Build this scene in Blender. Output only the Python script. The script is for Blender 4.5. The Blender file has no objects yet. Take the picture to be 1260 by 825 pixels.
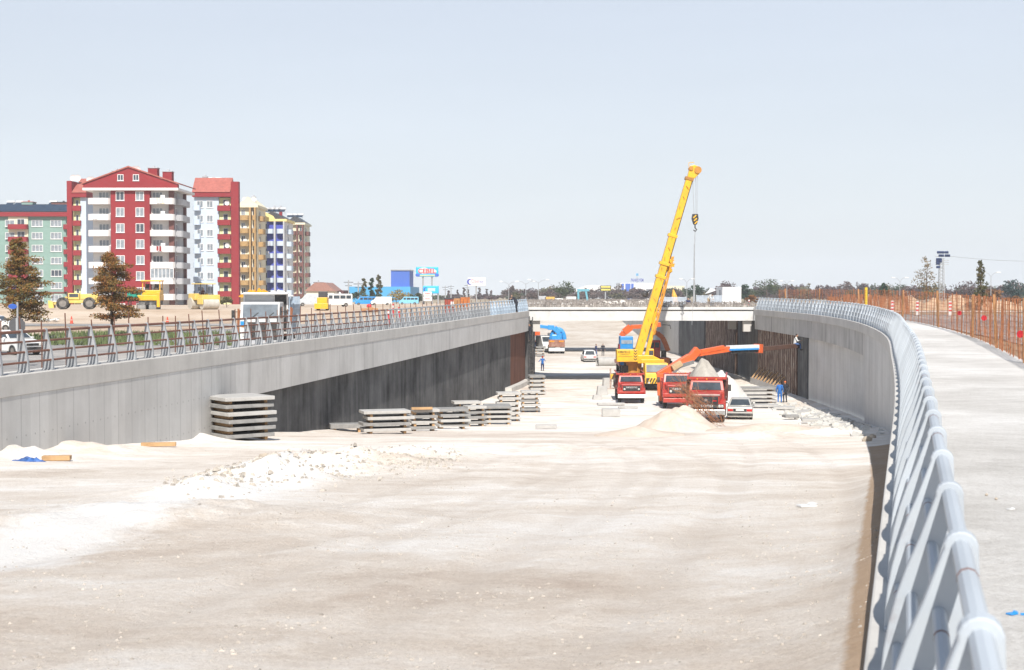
import bpy, bmesh, math, random
from mathutils import Vector, Matrix, noise
R = math.radians
C = bpy.context.scene.collection
EYE = 2.1            # eye height above the near walkway
F = 1750.0           # focal length in photo pixels
HZ = 362.0           # horizon row in the photo

def X(px, Y): return (px - 630.0) / F * Y
def Z(py, Y): return EYE - (py - HZ) / F * Y
def P(px, py, Y): return Vector((X(px, Y), Y, Z(py, Y)))

# ------------------------------------------------------------------ helpers
def hermite(pts, t):
    if t <= pts[0][0]: return pts[0][1]
    if t >= pts[-1][0]: return pts[-1][1]
    n = len(pts)
    for i in range(n - 1):
        if pts[i][0] <= t <= pts[i + 1][0]:
            def slope(k):
                if k == 0: return (pts[1][1] - pts[0][1]) / (pts[1][0] - pts[0][0])
                if k == n - 1: return (pts[-1][1] - pts[-2][1]) / (pts[-1][0] - pts[-2][0])
                a = (pts[k][1] - pts[k - 1][1]) / (pts[k][0] - pts[k - 1][0])
                b = (pts[k + 1][1] - pts[k][1]) / (pts[k + 1][0] - pts[k][0])
                return 0 if a * b < 0 else (a + b) / 2
            h = pts[i + 1][0] - pts[i][0]; s = (t - pts[i][0]) / h
            m0, m1 = slope(i) * h, slope(i + 1) * h
            return ((2*s**3 - 3*s*s + 1) * pts[i][1] + (s**3 - 2*s*s + s) * m0
                    + (-2*s**3 + 3*s*s) * pts[i + 1][1] + (s**3 - s*s) * m1)

def sstep(a, b, t):
    t = max(0, min(1, (t - a) / (b - a))); return t * t * (3 - 2 * t)

class MB:
    """collects shapes and links them as one mesh object"""
    def __init__(s): s.v = []; s.f = []; s.uv = None; s.mi = []; s.cm = 0; s.M = None
    def add(s, verts, faces, uvs=None):
        n = len(s.v)
        if s.M is not None: verts = [s.M @ Vector(p) for p in verts]
        s.v += [tuple(p) for p in verts]
        s.f += [tuple(i + n for i in f) for f in faces]
        s.mi += [s.cm] * len(faces)
        if uvs is not None:
            if s.uv is None: s.uv = {}
            for i, u in enumerate(uvs): s.uv[n + i] = u
        return s
    def box(s, c, d, rz=0, rx=0, ry=0):
        x, y, z = d[0]/2, d[1]/2, d[2]/2
        M = Matrix.Translation(c) @ Matrix.Rotation(rz, 4, 'Z') @ Matrix.Rotation(ry, 4, 'Y') @ Matrix.Rotation(rx, 4, 'X')
        vs = [M @ Vector(p) for p in ((-x,-y,-z),(x,-y,-z),(x,y,-z),(-x,y,-z),(-x,-y,z),(x,-y,z),(x,y,z),(-x,y,z))]
        return s.add(vs, [(0,3,2,1),(4,5,6,7),(0,1,5,4),(1,2,6,5),(2,3,7,6),(3,0,4,7)])
    def bx(s, x0, x1, y0, y1, z0, z1): return s.box(((x0+x1)/2,(y0+y1)/2,(z0+z1)/2),(x1-x0,y1-y0,z1-z0))
    def bar(s, p, q, w, h=None, up=(0,0,1)):
        h = h or w; p = Vector(p); q = Vector(q); d = (q - p); L = d.length
        if L < 1e-6: return s
        d.normalize(); u = Vector(up)
        if abs(d.dot(u)) > .98: u = Vector((0,1,0))
        a = d.cross(u).normalized(); b = a.cross(d).normalized()
        vs = []
        for o in (p, q):
            for i, j in ((-1,-1),(1,-1),(1,1),(-1,1)): vs.append(o + a*(i*w/2) + b*(j*h/2))
        return s.add(vs, [(3,2,1,0),(4,5,6,7),(0,1,5,4),(1,2,6,5),(2,3,7,6),(3,0,4,7)])
    def tube(s, pts, r, n=8, caps=True):
        pts = [Vector(p) for p in pts]; k = len(pts)
        rs = r if isinstance(r, (list, tuple)) else [r] * k
        prev = None; rings = []
        for i, p in enumerate(pts):
            d = (pts[min(i+1,k-1)] - pts[max(i-1,0)])
            if d.length < 1e-9: d = Vector((0,0,1))
            d.normalize()
            if prev is None:
                u = Vector((0,0,1)) if abs(d.z) < .9 else Vector((1,0,0))
            else: u = prev
            a = (u - d * u.dot(d))
            if a.length < 1e-6: a = d.orthogonal()
            a.normalize(); prev = a; b = d.cross(a)
            rings.append([p + (a*math.cos(2*math.pi*j/n) + b*math.sin(2*math.pi*j/n)) * rs[i] for j in range(n)])
        vs = [v for ring in rings for v in ring]; fs = []
        for i in range(k-1):
            for j in range(n):
                fs.append((i*n+j, i*n+(j+1)%n, (i+1)*n+(j+1)%n, (i+1)*n+j))
        if caps: fs += [tuple(range(n-1,-1,-1)), tuple((k-1)*n + j for j in range(n))]
        return s.add(vs, fs)
    def ball(s, c, r, n=10, m=7):
        if not isinstance(r, (tuple, list)): r = (r, r, r)
        vs = [(c[0], c[1], c[2]-r[2])]
        for i in range(1, m):
            t = -math.pi/2 + math.pi*i/m
            for j in range(n):
                p = 2*math.pi*j/n
                vs.append((c[0]+r[0]*math.cos(t)*math.cos(p), c[1]+r[1]*math.cos(t)*math.sin(p), c[2]+r[2]*math.sin(t)))
        vs.append((c[0], c[1], c[2]+r[2])); fs = []
        for j in range(n): fs.append((0, 1+(j+1)%n, 1+j))
        for i in range(m-2):
            for j in range(n): fs.append((1+i*n+j, 1+i*n+(j+1)%n, 1+(i+1)*n+(j+1)%n, 1+(i+1)*n+j))
        b = 1+(m-2)*n
        for j in range(n): fs.append((b+j, b+(j+1)%n, len(vs)-1))
        return s.add(vs, fs)
    def prism(s, poly, axis, a, b):
        """poly of 2D points; axis 'x': (y,z) polygon from x=a to b; 'y': (x,z); 'z': (x,y)"""
        def pt(p, t):
            return {'x': (t, p[0], p[1]), 'y': (p[0], t, p[1]), 'z': (p[0], p[1], t)}[axis]
        n = len(poly)
        vs = [pt(p, a) for p in poly] + [pt(p, b) for p in poly]
        fs = [tuple(range(n-1,-1,-1)), tuple(range(n, 2*n))]
        fs += [(i, (i+1)%n, n+(i+1)%n, n+i) for i in range(n)]
        return s.add(vs, fs)
    def loft(s, secs):
        """sections: lists of equal numbers of points, closed rings, capped"""
        n = len(secs[0]); vs = [p for q in secs for p in q]; fs = []
        for i in range(len(secs)-1):
            for j in range(n): fs.append((i*n+j, i*n+(j+1)%n, (i+1)*n+(j+1)%n, (i+1)*n+j))
        fs += [tuple(range(n-1,-1,-1)), tuple((len(secs)-1)*n + j for j in range(n))]
        return s.add(vs, fs)
    def cyl(s, c, axis, r, h, n=20):
        d = {'x': Vector((1,0,0)), 'y': Vector((0,1,0)), 'z': Vector((0,0,1))}[axis] * h/2
        c = Vector(c); return s.tube([c-d, c+d], r, n)
    def quad(s, a, b, c, d): return s.add([a,b,c,d], [(0,1,2,3)])
    def build(s, name, m=None, parent=None, bevel=0, smooth=False, seg=2, fix=True):
        me = bpy.data.meshes.new(name); me.from_pydata(s.v, [], s.f)
        if s.uv is not None:
            l = me.uv_layers.new(name='UVMap')
            for lp in me.loops: l.data[lp.index].uv = s.uv.get(lp.vertex_index, (0, 0))
        ms = m if isinstance(m, (list, tuple)) else [m]
        for k in ms:
            if k: me.materials.append(k)
        if len(ms) > 1:
            for p, i in zip(me.polygons, s.mi): p.material_index = i
        if fix:
            bm = bmesh.new(); bm.from_mesh(me); bmesh.ops.recalc_face_normals(bm, faces=bm.faces); bm.to_mesh(me); bm.free()
        if smooth:
            for p in me.polygons: p.use_smooth = True
        o = bpy.data.objects.new(name, me); C.objects.link(o)
        if smooth == 'auto':
            try: me.set_sharp_from_angle(angle=R(35))
            except Exception: pass
        if parent is not None: o.parent = parent
        if bevel:
            b = o.modifiers.new('bevel', 'BEVEL'); b.width = bevel; b.segments = seg; b.limit_method = 'ANGLE'; b.angle_limit = R(40)
        return o

def thing(name, label, cat, loc=(0,0,0), rz=0, group=None):
    o = bpy.data.objects.new(name, None); C.objects.link(o); o.empty_display_size = .3
    o.location = loc; o.rotation_euler = (0, 0, rz); o['label'] = label; o['category'] = cat; o['kind'] = 'thing'
    if group: o['group'] = group
    return o
def tag(o, label, cat, group=None):
    o['label'] = label; o['category'] = cat; o['kind'] = 'thing'
    if group: o['group'] = group
    return o
def struct(o): o['kind'] = 'structure'; return o
def stuff(o): o['kind'] = 'stuff'; return o
def dup(root, loc=None, rz=None, label=None, group=None, scale=None):
    r = root.copy(); C.objects.link(r)
    if loc is not None: r.location = loc
    if rz is not None: r.rotation_euler = (0, 0, rz)
    if scale is not None: r.scale = (scale,)*3 if not isinstance(scale, (tuple, list)) else scale
    if label: r['label'] = label
    if group: r['group'] = group
    for ch in list(root.children):
        c = ch.copy(); C.objects.link(c); c.parent = r
        for g in list(ch.children):
            d = g.copy(); C.objects.link(d); d.parent = c
    return r

# ---------------------------------------------------------------- materials
MATS = {}
class NT:
    def __init__(s, m): s.t = m.node_tree; s.n = s.t.nodes; s.l = s.t.links; s.b = s.n['Principled BSDF']
    def new(s, k, **kw):
        o = s.n.new(k)
        for a, v in kw.items(): setattr(o, a, v)
        return o
    def link(s, a, b): s.l.new(a, b)
    def coord(s, what='Object', scale=(1,1,1)):
        c = s.new('ShaderNodeTexCoord'); mp = s.new('ShaderNodeMapping'); mp.inputs['Scale'].default_value = scale
        s.link(c.outputs[what], mp.inputs['Vector']); return mp.outputs['Vector']
    def noise(s, vec, scale=1, detail=5, rough=.6, dist=0):
        o = s.new('ShaderNodeTexNoise'); o.inputs['Scale'].default_value = scale; o.inputs['Detail'].default_value = detail
        o.inputs['Roughness'].default_value = rough; o.inputs['Distortion'].default_value = dist
        s.link(vec, o.inputs['Vector']); return o.outputs['Fac']
    def ramp(s, fac, stops):
        o = s.new('ShaderNodeValToRGB'); e = o.color_ramp.elements
        while len(e) < len(stops): e.new(.5)
        for k, (p, c) in zip(e, stops): k.position = p; k.color = (c[0], c[1], c[2], 1)
        s.link(fac, o.inputs['Fac']); return o.outputs['Color']
    def mix(s, fac, a, b, mode='MIX'):
        o = s.new('ShaderNodeMix', data_type='RGBA', blend_type=mode)
        if isinstance(fac, (int, float)): o.inputs[0].default_value = fac
        else: s.link(fac, o.inputs[0])
        for i, q in ((6, a), (7, b)):
            if isinstance(q, (tuple, list)): o.inputs[i].default_value = (q[0], q[1], q[2], 1)
            else: s.link(q, o.inputs[i])
        return o.outputs[2]
    def math(s, op, a, b=None, c=None):
        o = s.new('ShaderNodeMath', operation=op)
        for i, q in enumerate((a, b, c)):
            if q is None: continue
            if isinstance(q, (int, float)): o.inputs[i].default_value = q
            else: s.link(q, o.inputs[i])
        return o.outputs[0]
    def bump(s, h, strength=.3, dist=.02):
        o = s.new('ShaderNodeBump'); o.inputs['Strength'].default_value = strength; o.inputs['Distance'].default_value = dist
        s.link(h, o.inputs['Height']); s.link(o.outputs['Normal'], s.b.inputs['Normal'])
    def set(s, col=None, rough=.7, metal=0):
        if col is not None:
            if isinstance(col, (tuple, list)): s.b.inputs['Base Color'].default_value = (*col, 1)
            else: s.link(col, s.b.inputs['Base Color'])
        if isinstance(rough, (int, float)): s.b.inputs['Roughness'].default_value = rough
        else: s.link(rough, s.b.inputs['Roughness'])
        s.b.inputs['Metallic'].default_value = metal

def newmat(name):
    m = bpy.data.materials.new(name); m.use_nodes = True; return m, NT(m)

def mat(name, rgb, rough=.6, metal=0, var=.18, scale=2.5, bump=0, dirt=None, dirt_amt=.0, spec=.5):
    """painted or raw surface: colour with cloudy variation, optional dirt patches and bump"""
    if name in MATS: return MATS[name]
    m, t = newmat(name); v = t.coord('Object')
    n = t.noise(v, scale, 6, .65)
    lo = tuple(c * (1 - var) for c in rgb); hi = tuple(min(1, c * (1 + var)) for c in rgb)
    col = t.ramp(n, [(.3, lo), (.7, hi)])
    if dirt:
        d = t.noise(v, scale * .7 + .8, 7, .7, .4)
        col = t.mix(t.math('MULTIPLY', t.ramp(d, [(.45, (0,0,0)), (.7, (1,1,1))]), dirt_amt), col, dirt)
    t.set(col, rough, metal); t.b.inputs['Specular IOR Level'].default_value = spec
    if bump: t.bump(t.noise(v, scale * 8, 5, .7), bump, .02)
    MATS[name] = m; return m

def glass(name, rgb=(.03,.04,.05), rough=.05):
    if name in MATS: return MATS[name]
    m, t = newmat(name); v = t.coord('Object'); n = t.noise(v, 1.5, 3)
    t.set(t.ramp(n, [(.3, tuple(c*.7 for c in rgb)), (.7, tuple(c*1.4 for c in rgb))]), rough)
    t.b.inputs['Specular IOR Level'].default_value = .8
    MATS[name] = m; return m

# ---------------------------------------------------------------- text
def text_mesh(body, size, depth=.004, align='CENTER', bold=0.0, spacing=1.0):
    cu = bpy.data.curves.new('lettering', 'FONT'); cu.body = body; cu.size = size; cu.extrude = depth
    cu.align_x = align; cu.align_y = 'CENTER'; cu.offset = bold; cu.space_character = spacing; cu.resolution_u = 3
    o = bpy.data.objects.new('lettering', cu); C.objects.link(o)
    dg = bpy.context.evaluated_depsgraph_get(); dg.update()
    me = bpy.data.meshes.new_from_object(o.evaluated_get(dg))
    bpy.data.objects.remove(o); bpy.data.curves.remove(cu); return me
def lettering(body, size, m, parent, loc, rz=0, rx=R(90), depth=.004, bold=0.0, spacing=1.0, width=None):
    """upright lettering that faces local -Y"""
    me = text_mesh(body, size, depth, bold=bold, spacing=spacing); me.materials.clear(); me.materials.append(m)
    if width:
        xs = [v.co.x for v in me.vertices]; w = max(xs) - min(xs)
        for v in me.vertices: v.co.x *= width / w
    o = bpy.data.objects.new('lettering', me); C.objects.link(o)
    o.rotation_euler = (rx, 0, rz); o.location = loc; o.parent = parent; return o
# ================================================================ camera, light, sky
sc = bpy.context.scene
cam = bpy.data.cameras.new('Camera'); cam.lens = 36 * F / 1260; cam.sensor_width = 36
cam.clip_start = .05; cam.clip_end = 20000
cam.dof.use_dof = True; cam.dof.focus_distance = 90; cam.dof.aperture_fstop = 4.5
co = bpy.data.objects.new('Camera', cam); C.objects.link(co)
co.location = (0, 0, EYE); co.rotation_euler = (R(90) - math.atan((412.5 - HZ) / F), 0, 0)
sc.camera = co
SUN_EL, SUN_AZ = 46, -2        # the sun stands behind the camera, a little to the left
d = Vector((-math.sin(R(SUN_AZ)) * math.cos(R(SUN_EL)), -math.cos(R(SUN_AZ)) * math.cos(R(SUN_EL)), math.sin(R(SUN_EL))))
sl = bpy.data.lights.new('Sun', 'SUN'); sl.energy = 4.5; sl.angle = R(.6); sl.color = (1, .95, .88)
so = bpy.data.objects.new('Sun', sl); C.objects.link(so); so.rotation_euler = d.to_track_quat('Z', 'Y').to_euler()
w = bpy.data.worlds.new('World'); sc.world = w; w.use_nodes = True
nt = w.node_tree; bg = nt.nodes['Background']; bg.inputs['Strength'].default_value = .13
sky = nt.nodes.new('ShaderNodeTexSky'); sky.sky_type = 'NISHITA'; sky.sun_disc = False
sky.sun_elevation = R(SUN_EL); sky.sun_rotation = R(180 + SUN_AZ); sky.air_density = 1.0; sky.dust_density = 2.2; sky.ozone_density = 1.0
# thin autumn haze: the clear sky is mixed with a pale veil that gets whiter towards the horizon
tc = nt.nodes.new('ShaderNodeTexCoord'); sp = nt.nodes.new('ShaderNodeSeparateXYZ'); nt.links.new(tc.outputs['Generated'], sp.inputs[0])
cr = nt.nodes.new('ShaderNodeValToRGB'); nt.links.new(sp.outputs[2], cr.inputs[0])
for i, (p_, c_) in enumerate([(0.0, (4.6,4.8,4.95)), (.06, (4.45,4.72,5.02)), (.23, (3.9,4.25,4.85)), (.5, (1.5,2.0,2.8)), (1.0, (.9,1.3,2.1))]):
    e = cr.color_ramp.elements[i] if i < 2 else cr.color_ramp.elements.new(p_)
    e.position = p_; e.color = (c_[0]/8, c_[1]/8, c_[2]/8, 1)
ml = nt.nodes.new('ShaderNodeVectorMath'); ml.operation = 'SCALE'; ml.inputs['Scale'].default_value = 8.0; nt.links.new(cr.outputs[0], ml.inputs[0])
hs = nt.nodes.new('ShaderNodeMix'); hs.data_type = 'RGBA'; hs.inputs[0].default_value = .86
mpk = nt.nodes.new('ShaderNodeMapping'); mpk.inputs['Scale'].default_value = (1.5, 1.5, 9); nt.links.new(tc.outputs['Generated'], mpk.inputs['Vector'])
nzk = nt.nodes.new('ShaderNodeTexNoise'); nzk.inputs['Scale'].default_value = 1.3; nzk.inputs['Detail'].default_value = 5; nt.links.new(mpk.outputs[0], nzk.inputs['Vector'])
mrk = nt.nodes.new('ShaderNodeMapRange'); mrk.inputs['From Min'].default_value = .3; mrk.inputs['From Max'].default_value = .7; mrk.inputs['To Min'].default_value = .965; mrk.inputs['To Max'].default_value = 1.035; nt.links.new(nzk.outputs['Fac'], mrk.inputs['Value'])
mlk = nt.nodes.new('ShaderNodeVectorMath'); mlk.operation = 'SCALE'; nt.links.new(ml.outputs[0], mlk.inputs[0]); nt.links.new(mrk.outputs[0], mlk.inputs['Scale'])
nt.links.new(sky.outputs[0], hs.inputs[6]); nt.links.new(mlk.outputs[0], hs.inputs[7]); nt.links.new(hs.outputs[2], bg.inputs['Color'])
vs = sc.view_settings; vs.view_transform = 'Standard'; vs.look = 'None'; vs.exposure = .47; vs.gamma = 1; vs.use_curve_mapping = False
sc.cycles.max_bounces = 6; sc.cycles.diffuse_bounces = 3

# ================================================================ terrain
PIT = [(-60, 2.42), (0, 2.42), (8, 2.5), (14, 2.76), (20, 3.1), (36, 4.22), (55, 5.62), (84, 7.8), (100, 8.45), (115, 8.75), (140, 8.85), (200, 8.9), (240, 8.85), (262, 7.7), (330, 2.6), (350, 2.3)]
def pz(Y): return EYE - hermite(PIT, Y)
FL = [(-60, -25), (-5, -18.2), (10, -16.4), (36, -13.0), (55, -10.5), (84, -6.5), (112, -2.5), (140, 1.7), (160, 2.6), (200, 2.6), (350, 0.5)]   # left wall face
RR = [(-60, -16.5), (-4, -.8), (0, .3), (4, 1.4), (15, 4.45), (30, 8.6), (46, 12.8), (70, 18.8), (86, 21.75), (100, 23.4), (118, 24.35), (140, 24.3), (220, 24.4), (350, 20.5)]  # right rail line
TL = [(-60, 2.1), (40, 2.1), (84, 2.0), (140, 1.65), (350, 1.65)]
TR = [(-60, 2.1), (45, 2.1), (70, 2.0), (100, 1.7), (140, 1.5), (350, 1.5)]
def fl(Y): return hermite(FL, Y)
def rr(Y): return hermite(RR, Y)
def fr(Y): return rr(Y) - .42
def zl(Y): return EYE - hermite(TL, Y)
def zr(Y): return EYE - hermite(TR, Y)
def gy(px, py, dz=0):
    """distance at which the ray of a photo pixel meets the pit floor"""
    Y = 6.0
    while Y < 400:
        if Z(py, Y) <= pz(Y) + dz: return Y
        Y += .1
    return Y
def on_pit(px, py): Y = gy(px, py); return Vector((X(px, Y), Y, pz(Y)))

BUMPS = []   # (x, y, h, sx, sy)
for px, py, h, sx, sy in ((235, 607, .30, .8, .9), (300, 597, .34, 1.0, .9), (345, 593, .42, .8, .8), (395, 580, .4, 1.2, .8), (440, 570, .34, 1.3, .8),
                          (500, 565, .3, 1.3, .9), (545, 560, .22, 1.2, .8), (150, 640, .14, 2, 1.2), (60, 655, .12, 2, 1.2), (330, 640, .12, 2.0, 1.2),
                          (40, 566, .22, 1.2, .6), (110, 560, .25, 1.5, .6), (210, 545, .3, 1.5, .6), (420, 532, .3, 2, .7), (700, 555, .12, 3, 1.5), (930, 540, .28, 3.0, 1.4), (1020, 535, .25, 1.8, 1)):
    Y = gy(px, py); BUMPS.append((X(px, Y), Y, h, sx, sy))
TRK = []
for line in (((480, 870), (690, 720), (800, 630), (835, 588), (800, 556), (740, 538)), ((120, 870), (420, 730), (640, 645), (765, 585), (735, 545)), ((860, 870), (930, 700), (975, 610), (960, 556), (900, 532)), ((-80, 740), (160, 690), (420, 640), (600, 590), (690, 545))):
    q = sorted((gy(px, py), px) for px, py in line); TRK.append([(Y, X(px, Y)) for Y, px in q])
def track(x, y):
    """how deep a point lies in one of the lorry wheel tracks"""
    t_ = 0
    for q in TRK:
        if q[0][0] < y < q[-1][0]:
            c = hermite(q, y); sl = (hermite(q, y+.3) - hermite(q, y-.3)) / .6; k = 1 / math.sqrt(1 + sl*sl)
            for o in (-.95, .95):
                d_ = abs((x - c) * k - o); t_ = max(t_, math.exp(-(d_/.22)**2) * min(1, (y-q[0][0])/2, (q[-1][0]-y)/4))
    return t_
LIMEP = [on_pit(*q) for q in ((390, 585), (300, 605), (215, 625), (110, 652), (-20, 690))]
def lime(x, y):
    """spread of spilled white lime dust below the windrow"""
    best = 0
    for a_, b_ in zip(LIMEP, LIMEP[1:]):
        dx, dy = b_.x-a_.x, b_.y-a_.y; t_ = max(0, min(1, ((x-a_.x)*dx + (y-a_.y)*dy) / (dx*dx+dy*dy)))
        d_ = math.hypot(x-a_.x-dx*t_, (y-a_.y-dy*t_)); best = max(best, math.exp(-(d_/1.2)**2))
    return best
def pit_z(x, y):
    z = pz(y)
    for bx_, by_, h, sx, sy in BUMPS:
        dx = (x - bx_) / sx; dy = (y - by_) / sy; q = dx*dx + dy*dy
        if q < 9: z += h * math.exp(-q) * (1 + .55 * noise.noise(Vector((x*1.3, y*1.3, 3))) + .45 * noise.noise(Vector((x*3.6, y*3.6, 5))))
    a = noise.noise(Vector((x*.16, y*.11, 0))) * .06 + noise.noise(Vector((x*.6, y*.45, 5))) * .022 + noise.noise(Vector((x*2.1, y*1.7, 9))) * .016 - .03 * track(x, y)
    e = min(x - fl(y), fr(y) - x)
    if y < 34: z += .16 * math.exp(-(max(fr(y) - x, 0) / .55)**2) * sstep(34, 22, y) * sstep(4, 10, y)
    z += a + .14 * math.exp(-max(e, 0) / .8) * (1 + .5 * noise.noise(Vector((x*.35, y*.2, 7))))
    return z
def grid(name, rows, cols, fx, fz, m, uvm=True):
    mb = MB(); vs = []; uv = []; n = len(cols)
    for y in rows:
        for c in cols:
            x = fx(c, y); vs.append((x, y, fz(x, y))); uv.append((x, y))
    fs = [(i*n+j, i*n+j+1, (i+1)*n+j+1, (i+1)*n+j) for i in range(len(rows)-1) for j in range(n-1)]
    mb.add(vs, fs, uv); o = mb.build(name, m, smooth=True, fix=False); return o

def ground_mat(name, stops, gravel=.5, s=1.0, pit=False):
    """dusty ground: large soil patches, crisp medium blotches, fine grain and pale pebbles"""
    m, t = newmat(name); v = t.coord('Object')
    big = t.noise(t.coord('Object', (.055*s, .085*s, .1)), 1, 5, .6, .5)
    med = t.noise(t.coord('Object', (.30*s, .42*s, .3)), 1, 11, .72, .3)
    fine = t.noise(v, 3.2, 10, .8)
    k = t.math('ADD', t.math('MULTIPLY', big, .40), t.math('ADD', t.math('MULTIPLY', med, .42), t.math('MULTIPLY', fine, .18)))
    n = len(stops); col = t.ramp(k, [(.405 + .17*i/(n-1), c) for i, c in enumerate(stops)])
    grain = t.ramp(t.noise(v, 26, 4, .8), [(.36, (.82,.80,.78)), (.5, (1,1,1)), (.66, (1.07,1.07,1.07))]); col = t.mix(.8, col, grain, 'MULTIPLY')
    peb = None
    for sc_, th, amt in ((7, .13, 1), (16, .16, .8)):
        vo = t.new('ShaderNodeTexVoronoi'); vo.inputs['Scale'].default_value = sc_; t.link(v, vo.inputs['Vector'])
        q = t.math('MULTIPLY', t.math('LESS_THAN', vo.outputs['Distance'], th), t.math('GREATER_THAN', t.noise(v, 1.1, 5, .7), .52))
        cc = t.ramp(t.math('FRACT', t.math('MULTIPLY', vo.outputs['Distance'], 91)), [(0, stops[0]), (.3, stops[-1]), (1, tuple(min(1, c*1.15) for c in stops[-1]))])
        col = t.mix(t.math('MULTIPLY', q, gravel*amt), col, cc); peb = q if peb is None else t.math('ADD', peb, q)
    if pit:
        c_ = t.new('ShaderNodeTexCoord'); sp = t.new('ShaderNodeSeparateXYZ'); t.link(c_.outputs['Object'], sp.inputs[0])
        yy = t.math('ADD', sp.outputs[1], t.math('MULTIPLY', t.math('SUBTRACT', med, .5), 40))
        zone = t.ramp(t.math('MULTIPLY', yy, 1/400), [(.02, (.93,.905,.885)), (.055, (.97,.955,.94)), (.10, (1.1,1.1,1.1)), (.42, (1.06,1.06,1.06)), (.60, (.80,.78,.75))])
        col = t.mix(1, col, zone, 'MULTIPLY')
        va = t.new('ShaderNodeVertexColor', layer_name='soil'); sc = t.new('ShaderNodeSeparateColor'); t.link(va.outputs['Color'], sc.inputs[0])
        nz = t.math('SUBTRACT', t.noise(v, 1.6, 9, .75), .5)
        lm = t.ramp(t.math('ADD', sc.outputs[0], t.math('MULTIPLY', nz, 1.5)), [(.36, (0,0,0)), (.80, (1,1,1))]); col = t.mix(t.math('MULTIPLY', lm, .8), col, (.78,.765,.74))
        col = t.mix(t.math('MULTIPLY', t.ramp(t.math('ADD', sc.outputs[2], t.math('MULTIPLY', nz, .9)), [(.35, (0,0,0)), (.75, (1,1,1))]), .17), col, tuple(c*.86 for c in stops[0]))
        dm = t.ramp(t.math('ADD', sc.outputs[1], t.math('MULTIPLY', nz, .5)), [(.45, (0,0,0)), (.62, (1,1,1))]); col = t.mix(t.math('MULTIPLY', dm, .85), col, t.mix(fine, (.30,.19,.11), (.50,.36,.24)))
    t.set(col, .95); t.b.inputs['Specular IOR Level'].default_value = .12
    h = t.math('ADD', t.math('MULTIPLY', t.noise(v, 7, 8, .8), 1.0), t.math('MULTIPLY', peb, .35))
    t.bump(h, .8, .06); return m
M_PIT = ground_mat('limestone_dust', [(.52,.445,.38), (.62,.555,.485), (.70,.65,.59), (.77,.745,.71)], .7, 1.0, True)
M_TAN = ground_mat('tan_earth', [(.42, .31, .22), (.52, .41, .31), (.6, .5, .4)], .3, .6)
M_RIGHTG = ground_mat('dry_plain', [(.22, .18, .12), (.33, .27, .19), (.45, .38, .29)], .2, .4)
M_ASPH = ground_mat('dusty_asphalt', [(.20, .20, .20), (.29, .28, .27), (.42, .395, .365)], .2, .8)

rows = [-8 + .5*i for i in range(26)] + [5 + .22*i for i in range(230)] + [55.6 + .55*i for i in range(120)] + [121.6 + 3*i for i in range(78)]
NC = 150
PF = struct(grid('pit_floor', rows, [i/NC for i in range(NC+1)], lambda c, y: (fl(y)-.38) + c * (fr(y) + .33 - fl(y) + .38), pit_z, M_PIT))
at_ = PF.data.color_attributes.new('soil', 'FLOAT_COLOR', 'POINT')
for i_, v_ in enumerate(PF.data.vertices):
    x_, y_ = v_.co.x, v_.co.y; e_ = fr(y_) - x_
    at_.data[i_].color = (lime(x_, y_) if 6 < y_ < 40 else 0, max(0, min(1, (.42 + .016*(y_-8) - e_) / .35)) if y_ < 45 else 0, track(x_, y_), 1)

def left_z(x, y):
    o = fl(y) - x
    base = hermite([(-60, -1.2), (60, -1.3), (80, -1.36), (112, -1.2), (150, -.95), (158, -.6), (170, .22), (250, .1), (340, -.2)], y)
    sh = hermite([(-60, -.3), (120, -.3), (150, -.1), (350, 0)], y)
    k = sstep(2.6, 8, o); z = sh * (1 - k) + base * k
    return z + noise.noise(Vector((x*.15, y*.15, 4))) * .08 + noise.noise(Vector((x*.6, y*.6, 4))) * .03
def right_z(x, y):
    o = x - rr(y); w0 = zr(y)
    k = sstep(3.6, 6, o); z = (w0 - .15) * (1 - k) + hermite([(-60, -.25), (60, -.25), (140, -.1), (200, -.1), (350, -.25)], y) * k
    return z + (noise.noise(Vector((x*.15, y*.15, 8))) * .06 if o > 4 else 0)
rl = [-60 + 4*i for i in range(15)] + [1.5*i for i in range(130)] + [196 + 5*i for i in range(32)]
struct(grid('left_ground', rl, [.5, 1, 1.8, 2.6, 4, 6, 8, 10, 13, 16, 20, 25, 30, 36, 44, 55, 70, 90, 120, 160, 220, 320, 500, 900, 1800], lambda c, y: fl(y) - c, left_z, M_TAN))
struct(grid('right_ground', rl, [.2, .6, 1, 2, 3.4, 4, 5, 6, 8, 11, 15, 20, 30, 45, 60, 80, 120, 180, 300, 500, 900, 1800], lambda c, y: rr(y) + c, right_z, M_RIGHTG))
struct(grid('plain', [350.5, 400, 500, 650, 800, 1200, 2000, 2600], [-2600, -1400, -700, -300, -120, -40, 0, 20, 60, 150, 400, 900, 1600, 2600], lambda c, y: c, lambda x, y: -.3, M_RIGHTG))

# roads, laid on the ground sheets
def drape(name, poly_rows, zf, m, lift=.03, nx=14, kind='structure'):
    """poly_rows: (y, x0, x1) rows"""
    rr_ = []
    for (a, b) in zip(poly_rows, poly_rows[1:]):
        k = max(1, int((b[0]-a[0]) / 1.5))
        for i in range(k): rr_.append(tuple(a[j] + (b[j]-a[j]) * i / k for j in range(3)))
    rr_.append(poly_rows[-1]); mb = MB(); vs = []; uv = []
    for y, x0, x1 in rr_:
        for i in range(nx+1):
            x = x0 + (x1-x0) * i / nx; vs.append((x, y, zf(x, y) + lift)); uv.append((x, y))
    fs = [(i*(nx+1)+j, i*(nx+1)+j+1, (i+1)*(nx+1)+j+1, (i+1)*(nx+1)+j) for i in range(len(rr_)-1) for j in range(nx)]
    mb.add(vs, fs, uv); o = mb.build(name, m, smooth=True, fix=False); o['kind'] = kind; return o
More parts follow.
